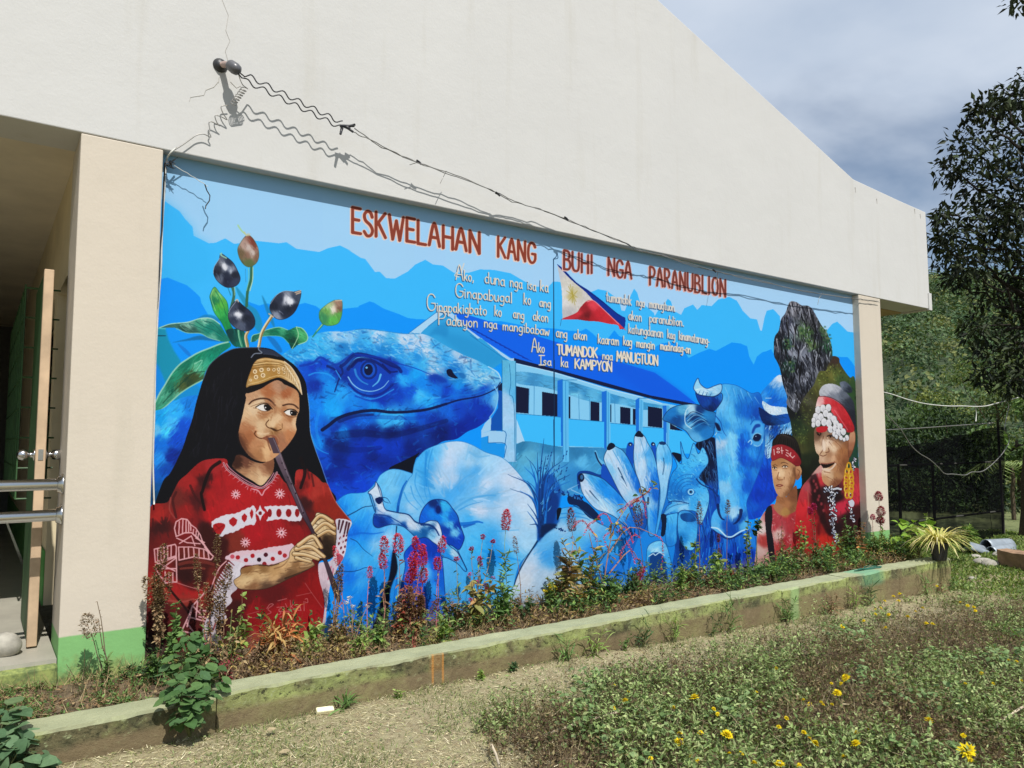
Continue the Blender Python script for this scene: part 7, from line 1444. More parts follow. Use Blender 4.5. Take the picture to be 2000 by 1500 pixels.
P3('dried_weed', 'brown dried seed stalks at the left foot of the painted girl, against the pillar edge', 308, -.10, 1290, 1095, 5, DRYB, .03, 260, .6, DRYB, .022, .10, (.22, .12, .07), .05, top=.98, lmin=.45)
P3('dried_weed', 'single dried seed stalk in front of the green painted pillar foot', 212, -.16, 1310, 1168, 2, DRYB, .018, 14, .4, None, stemc=(.20, .15, .10), spread=.03, lean=-.12)
P3('dried_seed_ball', 'fuzzy pale dried seed head on a stalk before the left pillar', 205, -.18, 1300, 1228, 1, DRYB, .02, 3, .4, [(.42, .34, .26), (.30, .22, .16)], .034, .07, (.20, .15, .10), lean=-.15)
P3('wispy_weed', 'thin wispy weed growing from the soil left of the fuzzy seed head', 158, -.30, 1345, 1262, 4, GREEN, .014, 40, .4, None, stemc=(.13, .11, .06), spread=.18, sr=.002)
P3('leafy_weed', 'small green leafy weed at the base of the left pillar', 208, -.2, 1318, 1275, 3, GREEN, .04, 44, .42, spread=.25)
P3('leafy_weed', 'low green weeds under the right corner of the green pillar foot', 248, -.16, 1322, 1292, 6, DGREEN, .03, 90, .4, spread=.5)
P3('leafy_weed', 'second low clump of weeds in the shade under the pillar corner', 275, -.2, 1330, 1298, 6, DGREEN, .03, 90, .4, spread=.5)
P3('climbing_weed', 'green lobed weed climbing over the red sleeve of the painted girl', 342, -.15, 1290, 1172, 3, GREEN, .045, 70, .7, spread=.14, lmin=.5)
P3('leafy_weed', 'upright leafy green weed behind the kerb shrub', 372, -.28, 1320, 1225, 5, GREEN, .045, 110, .5, spread=.2)
P3('dried_weed', 'tall dried seed stalk over the white lace sleeve of the painted girl', 404, -.14, 1290, 1082, 3, DRYB, .026, 150, .6, DRYB, .016, .10, (.34, .12, .08), .04, lmin=.45)
P3('dried_weed', 'second dried seed stalk right of the first, with a beard of seeds', 430, -.18, 1290, 1135, 3, DRYB, .026, 130, .6, DRYB, .020, .10, (.28, .16, .10), .05, lmin=.5)
P3('green_weed', 'fresh green weed with round leaves in front of the red blouse', 470, -.16, 1280, 1152, 2, LIME, .045, 34, .75, spread=.08, lmin=.35, stemc=(.25, .12, .07))
P3('drying_weed', 'olive drying weed between the lace sleeve and the round leaved one', 448, -.22, 1300, 1195, 5, YEL + GREEN, .04, 90, .5, spread=.2)
P3('dried_weed', 'tangled brown dried weed behind the kerb, left of the orange clump', 425, -.34, 1320, 1232, 9, DRYB, .036, 150, .5, spread=.3)
P3('red_weed', 'purplish red ground plant at the foot of the red blouse', 440, -.44, 1325, 1278, 6, [(.28, .05, .06), (.18, .04, .04)], .03, 90, .5, spread=.4)
P3('orange_grass_clump', 'orange dying strap leaved clump at the foot of the red blouse', 545, -.25, 1290, 1198, 10, ORG, .13, 120, .13, None, stemc=(.45, .2, .08), spread=.22, tpl=STRAP)
P3('green_rosette', 'bright green rosette of long leaves right of the orange clump', 602, -.20, 1270, 1216, 3, LIME, .11, 34, .24, spread=.1, tpl=STRAP)
P3('leafy_weed', 'low green weeds in front of the green rosette', 612, -.34, 1285, 1248, 8, LIME, .035, 110, .6, spread=.6)
P3('twisted_dry_stem', 'twisted dry brown stem rising past the end of the painted flute', 648, -.18, 1268, 1122, 3, DRYB, .034, 46, .35, DRYB, .012, .07, (.20, .12, .08), .05, lean=.06, sr=.006)
P3('celosia', 'small pink celosia spike beside the white skirt of the girl', 676, -.12, 1262, 1090, 1, RED, .03, 8, .4, PINK, .014, .07, (.42, .2, .12), hn=90)
P3('celosia', 'short pink celosia on a bare stem left of the black seam', 715, -.13, 1255, 1122, 1, RED, .03, 6, .4, PINK, .014, .045, (.45, .16, .14), hn=90)
P3('wild_daisy', 'thin weed with tiny white flowers over the blue gourd', 690, -.22, 1262, 1165, 4, GREEN, .018, 34, .4, [(.75, .72, .62)], .009, .01, (.30, .18, .12), .12, hn=14)
P3('celosia', 'pink celosia spike over the left pumpkin, tall and straight', 750, -.14, 1245, 1071, 2, DRYB + GREEN, .06, 18, .25, PINK, .021, .06, (.45, .22, .16), .03)
P3('celosia', 'thick rose pink celosia, widest of the group beside the dark seam', 778, -.16, 1250, 1068, 3, RED + DRYB, .05, 50, .3, PINK, .028, .07, (.42, .16, .12), .08, hn=190)
P3('celosia', 'pink celosia leaning right below the widest one', 800, -.18, 1250, 1100, 2, RED + DRYB, .05, 50, .3, PINK, .021, .06, (.42, .16, .12), .06)
P3('celosia', 'tall pink celosia with small top spike before the dark blue gourd', 820, -.16, 1250, 1064, 3, RED, .04, 36, .3, PINK, .019, .055, (.46, .14, .16), .09)
P3('celosia', 'pink celosia spike right of the tall one, before the dark blue gourd', 852, -.16, 1245, 1070, 2, RED + GREEN, .04, 20, .3, PINK, .021, .065, (.46, .14, .16), .05)
P3('dried_celosia', 'brown dried mass of celosia leaves under the pink spikes', 785, -.24, 1262, 1142, 10, DRYB + RED, .05, 300, .42, None, stemc=(.3, .14, .09), spread=.16)
P3('dried_celosia', 'rusty dried celosia clump under the tall pink spikes', 815, -.30, 1270, 1168, 8, DRYB + YEL, .045, 220, .4, BRN, .014, .06, (.35, .16, .1), .2)
P3('leafy_weed', 'yellow green weed by the kerb left of the rusty clump', 700, -.42, 1285, 1230, 7, LIME, .042, 120, .55, spread=.4)
P3('leafy_weed', 'bright green weed at the foot of the pink celosias', 742, -.36, 1270, 1206, 7, LIME + GREEN, .045, 120, .55, spread=.35)
P3('leafy_weed', 'broad leaved green weed just behind the kerb, right of the pink celosias', 866, -.42, 1262, 1196, 5, LIME, .06, 70, .65, spread=.3)
P3('dried_weed', 'thin dry weed standing between the two broad leaved ones', 842, -.46, 1275, 1216, 8, YEL, .03, 90, .4, spread=.3)
P3('bloodleaf_stem', 'red stemmed weed hanging over the kerb to the ground', 808, -.58, 1300, 1200, 3, DRYB, .025, 20, .3, None, stemc=(.42, .10, .08), spread=.08, sr=.004)
P3('globe_amaranth', 'plant with dark magenta button flowers over the pale pumpkin', 930, -.16, 1235, 1050, 5, GREEN + YEL, .045, 60, .35, MAG, .013, .02, (.30, .22, .10), .12, hn=60)
P3('globe_amaranth', 'single magenta button flower left of the painted stem end', 895, -.14, 1238, 1090, 1, GREEN, .04, 10, .35, MAG, .013, .02, (.30, .3, .12), hn=60)
P3('drying_bush', 'bush of curled ochre leaves in front of the pale pumpkin', 932, -.24, 1240, 1118, 6, YEL + [(.5, .3, .12)], .09, 90, .5, MAG, .008, .012, (.25, .16, .08), .12, hn=20)
P3('celosia', 'deep pink cockscomb alone on a green stalk over the pale pumpkin', 985, -.16, 1225, 1024, 1, GREEN + LIME, .085, 46, .2, PINK, .027, .085, (.24, .34, .12), top=.72, hn=260)
P3('leafy_weed', 'green bush at the foot of the lone cockscomb', 985, -.30, 1232, 1135, 8, GREEN, .055, 170, .55, spread=.25)
P3('dried_spike', 'thin brown seed spike right of the lone cockscomb', 1019, -.14, 1215, 1070, 1, DRYB, .03, 3, .3, BRN, .014, .075, (.28, .16, .1), hn=90)
P3('marigold', 'yellow flowered weed in front of the white gourd', 1068, -.22, 1215, 1140, 8, GREEN, .03, 170, .5, [(.85, .7, .05)], .013, .012, (.16, .22, .07), .3, hn=30)
P3('leafy_weed', 'small dark leaved weed left of the yellow flowered one', 1030, -.30, 1225, 1165, 5, DGREEN, .05, 70, .65, spread=.3)
P3('dried_celosia', 'celosia with one thick brownish red head over the white gourd', 1118, -.14, 1200, 1024, 1, DRYB, .05, 6, .3, RUST, .03, .12, (.4, .2, .16), hn=260, lean=.02)
P3('drying_bush', 'tall bush of hanging ochre leaves in front of the white gourd', 1105, -.24, 1205, 1072, 6, YEL + DRYB, .11, 100, .42, None, stemc=(.24, .16, .09), spread=.12)
P3('drying_bush', 'second ochre leaved bush, right of the tall one', 1150, -.22, 1195, 1040, 6, YEL + GREEN, .085, 110, .38, None, stemc=(.26, .15, .10), spread=.2)
P3('drying_bush', 'crumpled brown leaves at the foot of the ochre bushes', 1128, -.36, 1215, 1140, 9, DRYB + YEL, .06, 200, .5, spread=.3)
def tassel(E0, pts, r, cols):
    pts = crom(np.array(pts, float), False, 5); n = len(pts) * 9; i = R.randint(0, len(pts), n); d = np.gradient(pts, axis=0)[i]
    q = Soup(); q.inst(pts[i] + R.normal(0, r * .35, (n, 3)), d + R.normal(0, .8, (n, 3)) * np.linalg.norm(d, axis=1)[:, None], R.normal(0, 1, (n, 3)), .011, .007, pick(n, cols, .2), LEAF4); q.build('tassel', MV_PETAL, E0)
def tassel_plant(lab, u, vb, y, branches, stem):
    p = at(u, vb, y=y); zb = float(bz(p[0], y)); o_ = np.array([p[0], y, zb]); E0 = empty('love_lies_bleeding', tuple(o_), lab, 'plant')
    q = Soup()
    for st_, y2 in stem: 
        pp = P_(st_, y2) - o_; q.tube(crom(pp, False, 3), .0055, .0025, (.36, .2, .13), 5)
    q.build('stem', MV_DRY, E0)
    for st_, y2 in branches: tassel(E0, P_(st_, y2) - o_, .010, PINK + [(.6, .16, .14)])
    q = Soup(); n = 60; base_ = P_(stem[0][0], y) - o_; i = R.randint(0, len(base_), n); q.inst(base_[i] + R.normal(0, .04, (n, 3)) * [1, .4, 1], dirs(n, -1.1, .3), UP + R.normal(0, .5, (n, 3)), rnd(n, .05, .1), rnd(n, .015, .035), pick(n, YEL + DRYB + GREEN), LEAF); o = q.build('foliage', MV_LEAF, E0); o['kind'] = 'stuff'
tassel_plant('amaranth with a long arching stem of red tassels reaching up across the painted bananas', 1178, 1195, -.2,
    [("1272,952 1266,960 1256,968 1246,974", -.2), ("1250,980 1240,975 1225,985 1212,1000", -.2), ("1178,1022 1168,1010 1180,1003 1190,1012 1194,1022", -.2), ("1230,990 1245,978 1258,982 1260,1000 1262,1010", -.2), ("1118,1032 1128,1020 1140,1018 1150,1030 1158,1040 1165,1055", -.19), ("1140,1045 1150,1025 1162,1018", -.2), ("1188,1075 1180,1050 1190,1040", -.2),
     ("1205,1040 1220,1030 1232,1045 1236,1060", -.2), ("1250,1050 1240,1045 1225,1060 1215,1075 1212,1090", -.2), ("1240,1090 1250,1095 1255,1110 1250,1125", -.21), ("1225,1060 1235,1080 1240,1100", -.2), ("1280,1045 1292,1055 1295,1075 1292,1110", -.2)],
    [("1178,1195 1180,1140 1188,1080 1200,1030 1225,990 1250,972 1270,955", -.2), ("1180,1150 1160,1080 1150,1040", -.2), ("1190,1080 1230,1030 1290,1050", -.2), ("1190,1120 1230,1075 1250,1100", -.2)])
P3('magenta_amaranth', 'drooping magenta amaranth plume near the banana stalk', 1238, -.22, 1180, 1100, 2, GREEN, .05, 30, .3, MAG + PINK, .012, .12, (.3, .25, .1), .15, droop=.7)
P3('magenta_amaranth', 'crimson amaranth plume lying low at the wall by the fallen ring', 1250, -.12, 1180, 1125, 2, GREEN, .03, 10, .3, PINK, .016, .08, (.4, .15, .1), .35, droop=.5)
P3('leafy_weed', 'dark green bush at the foot of the painted bananas', 1190, -.30, 1200, 1118, 8, DGREEN + GREEN, .075, 150, .48, spread=.25)
P3('leafy_weed', 'fine leaved green bush beside the magenta plume', 1232, -.28, 1190, 1088, 7, DGREEN, .035, 260, .4, spread=.18)
P3('dried_celosia', 'brown dried celosia head in front of the tallest banana', 1257, -.12, 1175, 1012, 1, DRYB, .03, 4, .3, BRN, .034, .13, (.2, .12, .08), hn=200)
P3('lance_leaved_weed', 'bushy green weed with lance leaves under the painted rooster', 1328, -.34, 1172, 1102, 5, GREEN + LIME, .07, 130, .2, spread=.12)
P3('lance_leaved_weed', 'small lance leaved weed left of the bushy one', 1280, -.44, 1190, 1142, 4, GREEN, .06, 50, .2, spread=.25)
P3('dried_celosia', 'brown seed head on a stalk before the rooster wattle', 1366, -.14, 1155, 1012, 1, DRYB, .03, 4, .3, BRN, .024, .11, (.34, .14, .10), hn=160)
P3('heart_leaved_vine', 'yellow green heart leaved vine climbing below the rooster', 1362, -.18, 1160, 1048, 3, LIME, .06, 26, .8, spread=.06, lmin=.2)
P3('heart_leaved_vine', 'yellow green heart leaved vine under the buffalo muzzle', 1398, -.18, 1155, 1072, 4, LIME, .075, 34, .8, spread=.22, lmin=.4)
P3('dried_weed', 'brown dried weeds under the buffalo', 1392, -.32, 1160, 1112, 10, DRYB, .045, 190, .5, spread=.5)
P3('dried_weed', 'reddish brown dried weeds right of the buffalo throat', 1425, -.30, 1150, 1110, 10, DRYB + RED, .04, 170, .5, spread=.4)
P3('dried_spike', 'small brown spike before the buffalo nostril', 1419, -.12, 1140, 994, 1, DRYB, .02, 3, .3, BRN, .018, .09, (.25, .16, .12), hn=100)
P3('red_stem_weed', 'thin red stemmed weed over the blue throat of the buffalo', 1404, -.14, 1140, 1052, 2, RED, .02, 20, .3, RUST, .010, .05, (.35, .1, .12), .1)
P3('heart_leaved_vine', 'sparse vine with small leaves climbing right of the buffalo muzzle', 1460, -.16, 1140, 1012, 3, LIME + DGREEN, .045, 56, .7, spread=.07)
P3('heart_leaved_vine', 'dark leaved vine tip beside the shoulder of the painted boy', 1478, -.16, 1138, 1010, 2, DGREEN, .06, 30, .7, spread=.08, lmin=.75)
P3('leafy_weed', 'dense green bush in front of the painted boy, left', 1478, -.34, 1142, 1100, 10, GREEN + DGREEN, .05, 240, .5, spread=.5)
P3('leafy_weed', 'dense pale green bush in front of the painted boy, right', 1512, -.38, 1138, 1090, 10, GREEN + LIME, .055, 230, .45, spread=.4)
P3('reddish_weed', 'reddish stems and small leaves climbing over the shirt of the painted boy', 1528, -.14, 1125, 1022, 5, RED + YEL, .034, 90, .5, None, stemc=(.28, .12, .08), spread=.12)
P3('heart_leaved_vine', 'green vine over the red robe of the painted old woman', 1568, -.16, 1120, 1014, 4, GREEN + LIME, .05, 74, .65, spread=.12)
P3('celosia', 'dark crimson celosia against the robe of the painted old woman', 1594, -.14, 1110, 990, 2, DGREEN, .04, 30, .4, MAG, .02, .05, (.25, .1, .08), .06)
P3('dried_weed', 'brown and green mixed weeds in front of the red robe', 1560, -.34, 1132, 1076, 10, DRYB + GREEN, .045, 220, .5, spread=.4)
P3('leafy_weed', 'green bush in front of the silver chains of the painted old woman', 1610, -.32, 1122, 1058, 9, GREEN, .055, 220, .5, spread=.35)
P3('leafy_weed', 'low green weeds near the kerb with one yellow bud', 1606, -.46, 1128, 1086, 9, GREEN + YEL, .045, 200, .5, spread=.5)
P3('leafy_weed', 'leafy green weed at the lower right corner of the mural', 1662, -.18, 1108, 1004, 5, GREEN + DGREEN, .055, 120, .55, spread=.12)
P3('drying_weed', 'orange brown drying weed at the foot of the right pillar', 1684, -.26, 1102, 1016, 6, ORG + DRYB, .05, 170, .4, spread=.16)
P3('celosia', 'tall crimson cockscomb in front of the right pillar', 1722, -.16, 1090, 972, 3, RED + GREEN, .045, 36, .3, [(.42, .03, .08), (.32, .02, .06)], .042, .06, (.40, .16, .14), .05, hn=300)
P3('celosia', 'small crimson celosia on the left edge of the right pillar', 1707, -.14, 1092, 1010, 1, RED, .03, 10, .3, MAG, .022, .045, (.40, .16, .14), hn=90)
P3('leafy_weed', 'tall green weeds before the right pillar foot', 1712, -.30, 1100, 1030, 9, GREEN + LIME, .05, 240, .45, spread=.25)
P3('leafy_weed', 'green weeds between the pillar foot and the potted plant', 1745, -.34, 1098, 1052, 9, GREEN + YEL, .045, 200, .5, spread=.35)
P3('leafy_weed', 'low green weeds by the kerb before the right pillar', 1668, -.46, 1118, 1072, 10, GREEN, .045, 220, .5, spread=.5)
for u_, y_, vt_, lf_, l_ in ((1650, -.12, 1030, GREEN + LIME, 'green weeds climbing over the lower right corner of the painting'), (1700, -.2, 1040, GREEN, 'bushy green weeds hiding the foot of the right pillar'), (1732, -.2, 1040, GREEN + YEL, 'yellowing weeds hiding the right side of the pillar foot'), (1590, -.2, 1050, DGREEN + RED, 'dark and reddish weeds over the robe of the painted old woman'), (1545, -.2, 1060, DRYB + GREEN, 'brown tipped weeds over the shirt of the painted boy'), (1340, -.2, 1105, DRYB + YEL, 'thin dry weeds between the painted rooster and the bananas'),
        (1075, -.18, 1120, GREEN + YEL, 'thin green weeds before the white gourd, left of the ochre bush'), (885, -.2, 1150, GREEN + DRYB, 'mixed weeds at the foot of the magenta button flowers'), (530, -.2, 1240, GREEN + DRYB, 'mixed green and brown weeds behind the orange clump'), (500, -.3, 1250, DRYB, 'dry brown weeds left of the orange clump'), (300, -.3, 1262, GREEN + DGREEN, 'green weeds at the left end of the painting, behind the kerb shrub'), (665, -.3, 1215, DRYB + YEL, 'straw coloured weeds at the foot of the twisted dry stem')):
    P3('mixed_weeds', l_, u_, y_, at(u_, 1200, y=y_)[2] and vt_ + 70, vt_, 8, lf_, .045, 190, .45, spread=.25)
# low filler growth between them
s = Soup()
X, Y = scatter(8000, .85, 8.25, -.60, -.02, lambda a, b_: np.clip((vn(a, b_, .22, 51) - .2) * 1.2, 0, 1) * np.clip((a - .2) * .8, .3, 1))
tone = vn(X, Y, .3, 52); k = tone > .5
sprigs(s, X[k], Y[k], bz(X[k], Y[k]), .19, 10, .036, GREEN + DGREEN + LIME[:1], [(.14, .12, .05)], .45)
sprigs(s, X[~k], Y[~k], bz(X[~k], Y[~k]), .12, 8, .030, DRYB + YEL[:2] + [(.12, .07, .045)], [(.2, .13, .08)], .4)
X, Y = scatter(2600, -.3, .95, -.60, -.04, lambda a, b_: vn(a, b_, .2, 53) ** 2); sprigs(s, X, Y, bz(X, Y), .05, 6, .024, GREEN + DRYB[:1], [(.14, .12, .05)], .4)
tag(s.build('bed_undergrowth', MV_LEAF), 'low mixed green and brown undergrowth filling the flower bed', 'undergrowth', kind='stuff')
s = Soup(); X, Y = scatter(9000, -.3, 8.25, -.61, -.01); n = len(X); s.inst(np.stack([X, Y, bz(X, Y) + rnd(n, 0, .05)], 1), dirs(n, -.2, 1.4), UP + R.normal(0, .8, (n, 3)), rnd(n, .03, .12), rnd(n, .002, .004), pick(n, DRYB + [(.45, .36, .2)]), BLADE)
X, Y = scatter(2500, -.2, 8.25, -.60, -.02); n = len(X); s.inst(np.stack([X, Y, bz(X, Y) + rnd(n, 0.005, .03)], 1), dirs(n, -.3, .4), UP + R.normal(0, .4, (n, 3)), rnd(n, .02, .05), rnd(n, .01, .022), pick(n, DRYB), LEAF4)
tag(s.build('leaf_litter', MV_DRY), 'dry leaves and twigs littering the flower bed', 'litter', kind='stuff')

# shrubs whose leaves can be told apart: every leaf an object
def bigleaf_mesh(n_, cl, mt, wd=1.):
    out = []
    for k in range(n_):
        q = Soup(); v = BIGV.copy(); v[:, 0] *= wd; v[:, 2] += .10 * np.sin(v[:, 1] * 3 + k); c_ = np.array(cl[k % len(cl)]) * R.uniform(.85, 1.15)
        q.add(v, BIGF, c_); me = q.mesh('leaf', True); me.materials.append(mt); out.append(me)
    return out
def shrub(name, lab, base, blobs, n, ls, cl, stemc=(.12, .13, .05), wd=1., stems=True):
    E0 = empty(name, tuple(base), lab, 'plant'); ms = bigleaf_mesh(5, cl, MV_LEAF, wd); q = Soup()
    tot = sum(b_[3] for b_ in blobs)
    for (cx, cy, cz, r) in blobs:
        c_ = np.array([cx, cy, cz]); k = int(n * r / tot)
        if stems: q.tube([(0, 0, 0), c_ * .5 + R.normal(0, .02, 3), c_], .006, .003, stemc, 5)
        for i in range(k):
            d = R.normal(size=3); d[2] += .35; d[1] -= .3; d /= np.linalg.norm(d); p = c_ + d * r * R.uniform(.5, 1.)
            L_ = ls * R.uniform(.6, 1.2); out = Vector((d[0] + R.normal(0, .3), d[1] + R.normal(0, .3), d[2] * .3 - .25 + R.normal(0, .25))).normalized(); up = Vector((d[0] * .5, d[1] * .5 - .1, 1 + R.normal(0, .2))).normalized()
            xx = out.cross(up).normalized(); zz2 = xx.cross(out); Mx = Matrix((xx, out, zz2)).transposed().to_4x4()
            o = child('leaf', ms[R.randint(5)], E0); o.matrix_local = Matrix.Translation(p) @ Mx @ Matrix.Scale(L_, 4)
            if stems: q.tube([c_ + (p - c_) * .2, p], .0022, .0015, stemc, 3)
    if q.n: q.build('stem', MV_DRY, E0)
    return E0
b0 = at(372, 1392, y=-.86)
def bl(u, v, y, r): p = at(u, v, y=y); return (p[0] - b0[0], p[1] - b0[1], p[2] - .02, r)
shrub('kerb_shrub', 'dark green leafy shrub spilling over the kerb left of the middle', (b0[0], b0[1], .02), [bl(372, 1255, -.55, .05), bl(355, 1290, -.6, .06), bl(395, 1300, -.62, .07), bl(340, 1330, -.72, .06), bl(375, 1335, -.78, .08), bl(412, 1330, -.74, .06), bl(352, 1365, -.86, .06), bl(385, 1375, -.88, .07), bl(360, 1400, -.9, .05)], 190, .056, [(.085, .17, .055), (.06, .13, .04), (.12, .22, .07), (.10, .20, .08)])
b0 = at(15, 1480, y=-.78); b0[2] = .0
shrub('corner_shrub', 'broad leaved green shrub cut by the left edge at the bottom corner', (b0[0], b0[1], 0), [bl(5, 1400, -.7, .07), bl(35, 1405, -.72, .06), bl(8, 1440, -.78, .08), bl(55, 1455, -.82, .06), bl(20, 1485, -.85, .09), bl(60, 1495, -.88, .06), bl(-30, 1440, -.75, .1)], 120, .075, [(.10, .19, .09), (.13, .22, .11), (.07, .13, .06), (.15, .22, .10)])
# plants right of the mural
b0 = at(1795, 1085, y=-.42); b0[2] = .13
shrub('broad_leaved_plant', 'bright green broad leaved plant left of the flower pot', tuple(b0), [bl(1790, 1045, -.4, .08), bl(1765, 1050, -.4, .07), bl(1815, 1055, -.42, .08), bl(1785, 1070, -.5, .07), bl(1810, 1076, -.55, .06), bl(1830, 1066, -.5, .05), bl(1755, 1075, -.4, .06)], 90, .125, [(.24, .40, .05), (.30, .46, .07), (.16, .30, .05), (.36, .48, .10)], wd=.75)
M_POT = flat('black_plastic_pot', (.03, .03, .032), .5)
pb = at(1835, 1094, z=.163); PT = empty('flower_pot', tuple(pb), 'black plastic flower pot standing on the right end of the kerb', 'pot')
s = Soup(); s.add(*lathe([(0, .062), (.01, .066), (.10, .078), (.15, .088), (.165, .092), (.175, .092), (.176, .084), (.15, .08)], (0, 0, 1), (0, 0, 0), 0, 26)); s.build('pot_wall', M_POT, PT, True)
s = Soup(); s.add(*lathe([(.13, .079), (.14, .05), (.142, .001)], (0, 0, 1), (0, 0, 0), 0, 20)); s.build('potting_soil', m, PT)
SP = empty('spider_plant', (pb[0], pb[1], pb[2] + .14), 'yellow striped spider plant spilling out of the black pot', 'plant')
for k in range(230):
    th = R.rand() * 6.283; L_ = R.uniform(.26, .48); out = np.array([math.cos(th), math.sin(th), 0]); e = R.uniform(.75, 1.5); tt = np.linspace(0, 1, 6)[:, None]
    path = out * L_ * tt * math.cos(e * .6) + UP * (L_ * (tt * math.sin(e) - tt ** 2.2 * (.55 + .5 * (1.4 - e)))); sd_ = np.cross(out, UP); wv = .007 * np.array([.8, 1, 1, .9, .6, .05])[:, None]
    V = np.stack([path - sd_ * wv, path + sd_ * wv], 1).reshape(-1, 3); q = Soup(); q.add(V, [(2 * i, 2 * i + 1, 2 * i + 3, 2 * i + 2) for i in range(5)], [(.72, .64, .24), (.60, .58, .18), (.78, .70, .38), (.40, .46, .12)][k % 4]); o = q.build('leaf', MV_LEAF, SP)
plant('upright_leaf_plant', 'bright green upright sprout rising behind the spider plant', 1818, -.25, 1070, 998, 2, LIME, .09, 34, .34, spread=.04, lmin=.4)
plant('leafy_weed', 'drooping green plant right of the spider plant', 1893, -.05, 1090, 1026, 6, LIME + GREEN, .11, 120, .3, spread=.3)
plant('leafy_weed', 'dark green weed growing beyond the end of the kerb', 1885, -.35, 1118, 1056, 7, GREEN + DGREEN, .07, 170, .45, spread=.2)
plant('leafy_weed', 'thin weed at the right end of the kerb face', 1858, -.83, 1150, 1120, 5, GREEN, .05, 40, .2, spread=.4, tpl=STRAP)

# tufts growing along the kerb face
tf = [(1110, 1268, 1232, 'small crossed grass tuft against the yellowish kerb face'), (1255, 1245, 1196, 'upright dark grass tuft at the kerb, under the bananas'), (1318, 1228, 1176, 'arching grass blades against the kerb under the rooster'), (1425, 1208, 1150, 'dark stiff grass tuft at the kerb under the buffalo'), (1392, 1216, 1190, 'small leafy weed at the kerb left of the stiff tuft'), (1160, 1262, 1228, 'short weed stalk at the kerb left of the upright tuft'),
      (1222, 1262, 1232, 'low leafy sprout at the kerb base'), (1700, 1168, 1132, 'long grass tuft at the kerb near the teal stain'), (1668, 1172, 1145, 'wispy grass left of the teal stain'), (1810, 1148, 1108, 'dark grass blades against the far kerb end'), (1840, 1150, 1118, 'reddish dry blades against the far kerb end'), (780, 1372, 1338, 'small fresh green sprout at the kerb foot below the red stems'), (672, 1392, 1362, 'dark weed tuft behind the pale foam block'),
      (1000, 1314, 1290, 'dark low weeds along the kerb foot, left half'), (940, 1322, 1300, 'spreading green weeds along the kerb foot, near the orange stain'), (1540, 1196, 1165, 'green tuft at the foot of the bright green paint streak'), (1625, 1185, 1160, 'rusty brown tuft at the kerb')]
for i, (u, vb, vt, lab) in enumerate(tf):
    dk = [GREEN, DGREEN, LIME][i % 3]; plant('grass_tuft', lab, u, -.86, vb, vt, 5, DRYB if 'rusty' in lab or 'reddish' in lab else dk, .10 if 'leafy' not in lab and 'sprout' not in lab and 'weeds' not in lab else .028, 26 if i < 13 else 60, .07 if 'leafy' not in lab and 'sprout' not in lab and 'weeds' not in lab else .5, spread=.3, tpl=STRAP if i not in (4, 6, 11, 13, 14) else None, sr=.002)
lc = [(1118, 1395, 1352, 1.2, 'clump of round green leaves at the left edge of the weed patch'), (1150, 1345, 1318, .8, 'small green clump at the top left tip of the weed patch'), (1278, 1425, 1405, 1., 'pale round leaf clump in the weeds above the double daisy'), (1405, 1435, 1400, 1., 'green leafy sprout right of the lone daisy'), (1635, 1262, 1225, 1.3, 'light green leafy clump at the upper left of the weed patch'),
      (1850, 1310, 1285, 1.2, 'broad green leaves in the upper right of the weed patch'), (1965, 1320, 1285, 1.5, 'bright green leaf clump near the right edge'), (1790, 1400, 1350, 1.5, 'grey green leafy clump above the big right daisy'), (1460, 1420, 1392, 1., 'green clump beside the two small orange flowers'), (1770, 1490, 1465, 1.3, 'low leaf clump at the bottom, right of the middle'), (1700, 1345, 1322, 1., 'grey green leaves right of the middle daisy cluster'), (1215, 1490, 1455, 1.2, 'pale leaf clump at the bottom left of the weeds'), (1140, 1445, 1415, 1., 'round leaved clump below the dry stick')]
for u, vb, vt, k, lab in lc:
    p = at(u, vb, z=.0)
    for _ in range(3): p = at(u, vb, z=float(gz(p[0], p[1])))
    b0 = p; E_h = .10
    shrub('leafy_clump', lab, tuple(p), [(R.normal(0, .06 * k), R.normal(0, .06 * k), .05 + R.uniform(0, .05), .055 * k) for _ in range(5)], int(70 * k), .030, [(.18, .28, .10), (.24, .34, .14), (.13, .21, .07)], wd=1.0, stems=False)
for u0, v0, u1, v1, lab in ((1050, 1440, 1255, 1378, 'dry pale stick lying across the left side of the weed patch'), (975, 1495, 960, 1455, 'short straw stalk at the bottom of the lawn'), (1945, 1420, 1999, 1380, 'long dry stem at the right edge of the weeds')):
    A = at(u0, v0, z=.03); Bq = at(u1, v1, z=.05); thing_tube('dry_stick', np.array([A, A * .6 + Bq * .4 + [0, 0, .01], Bq]), .006, flat('dry_wood', (.50, .42, .30), .8), lab, 'stick')
for (u, v, sz, lab) in ((1985, 1255, .22, 'long arching green blade leaf near the right edge'), (1962, 1235, .20, 'upright green blade leaf left of the arching one')):
    plant('grass_tuft', lab, u, at(u, v + 25, z=-.1)[1], v + 25, v - 30, 2, GREEN, sz, 6, .09, spread=.5, tpl=STRAP)
# fallen leaves on the lawn
for (u, v, lab) in ((1850, 1393 + 0, 'curled dry leaf in the weeds above the big right daisy'), (520, 1427, 'tan fallen leaf lying on the lawn near the bottom left'), (545, 1470, 'broad dry leaf at the bottom left of the lawn'), (1660, 1375, 'pale crumpled leaf right of the middle daisy cluster'), (1735, 1273, 'small beige leaf in the upper weeds')):
    p = at(u, v, z=.02); q = Soup(); v_ = BIGV * [.9, 1, 1.8]; q.add(v_ * [.04, .05, .012], BIGF, (.42, .34, .20)); o = q.build('fallen_leaf', MV_DRY, None, False, tuple(p)); o.rotation_euler = (.08, .1, u); tag(o, lab, 'leaf')
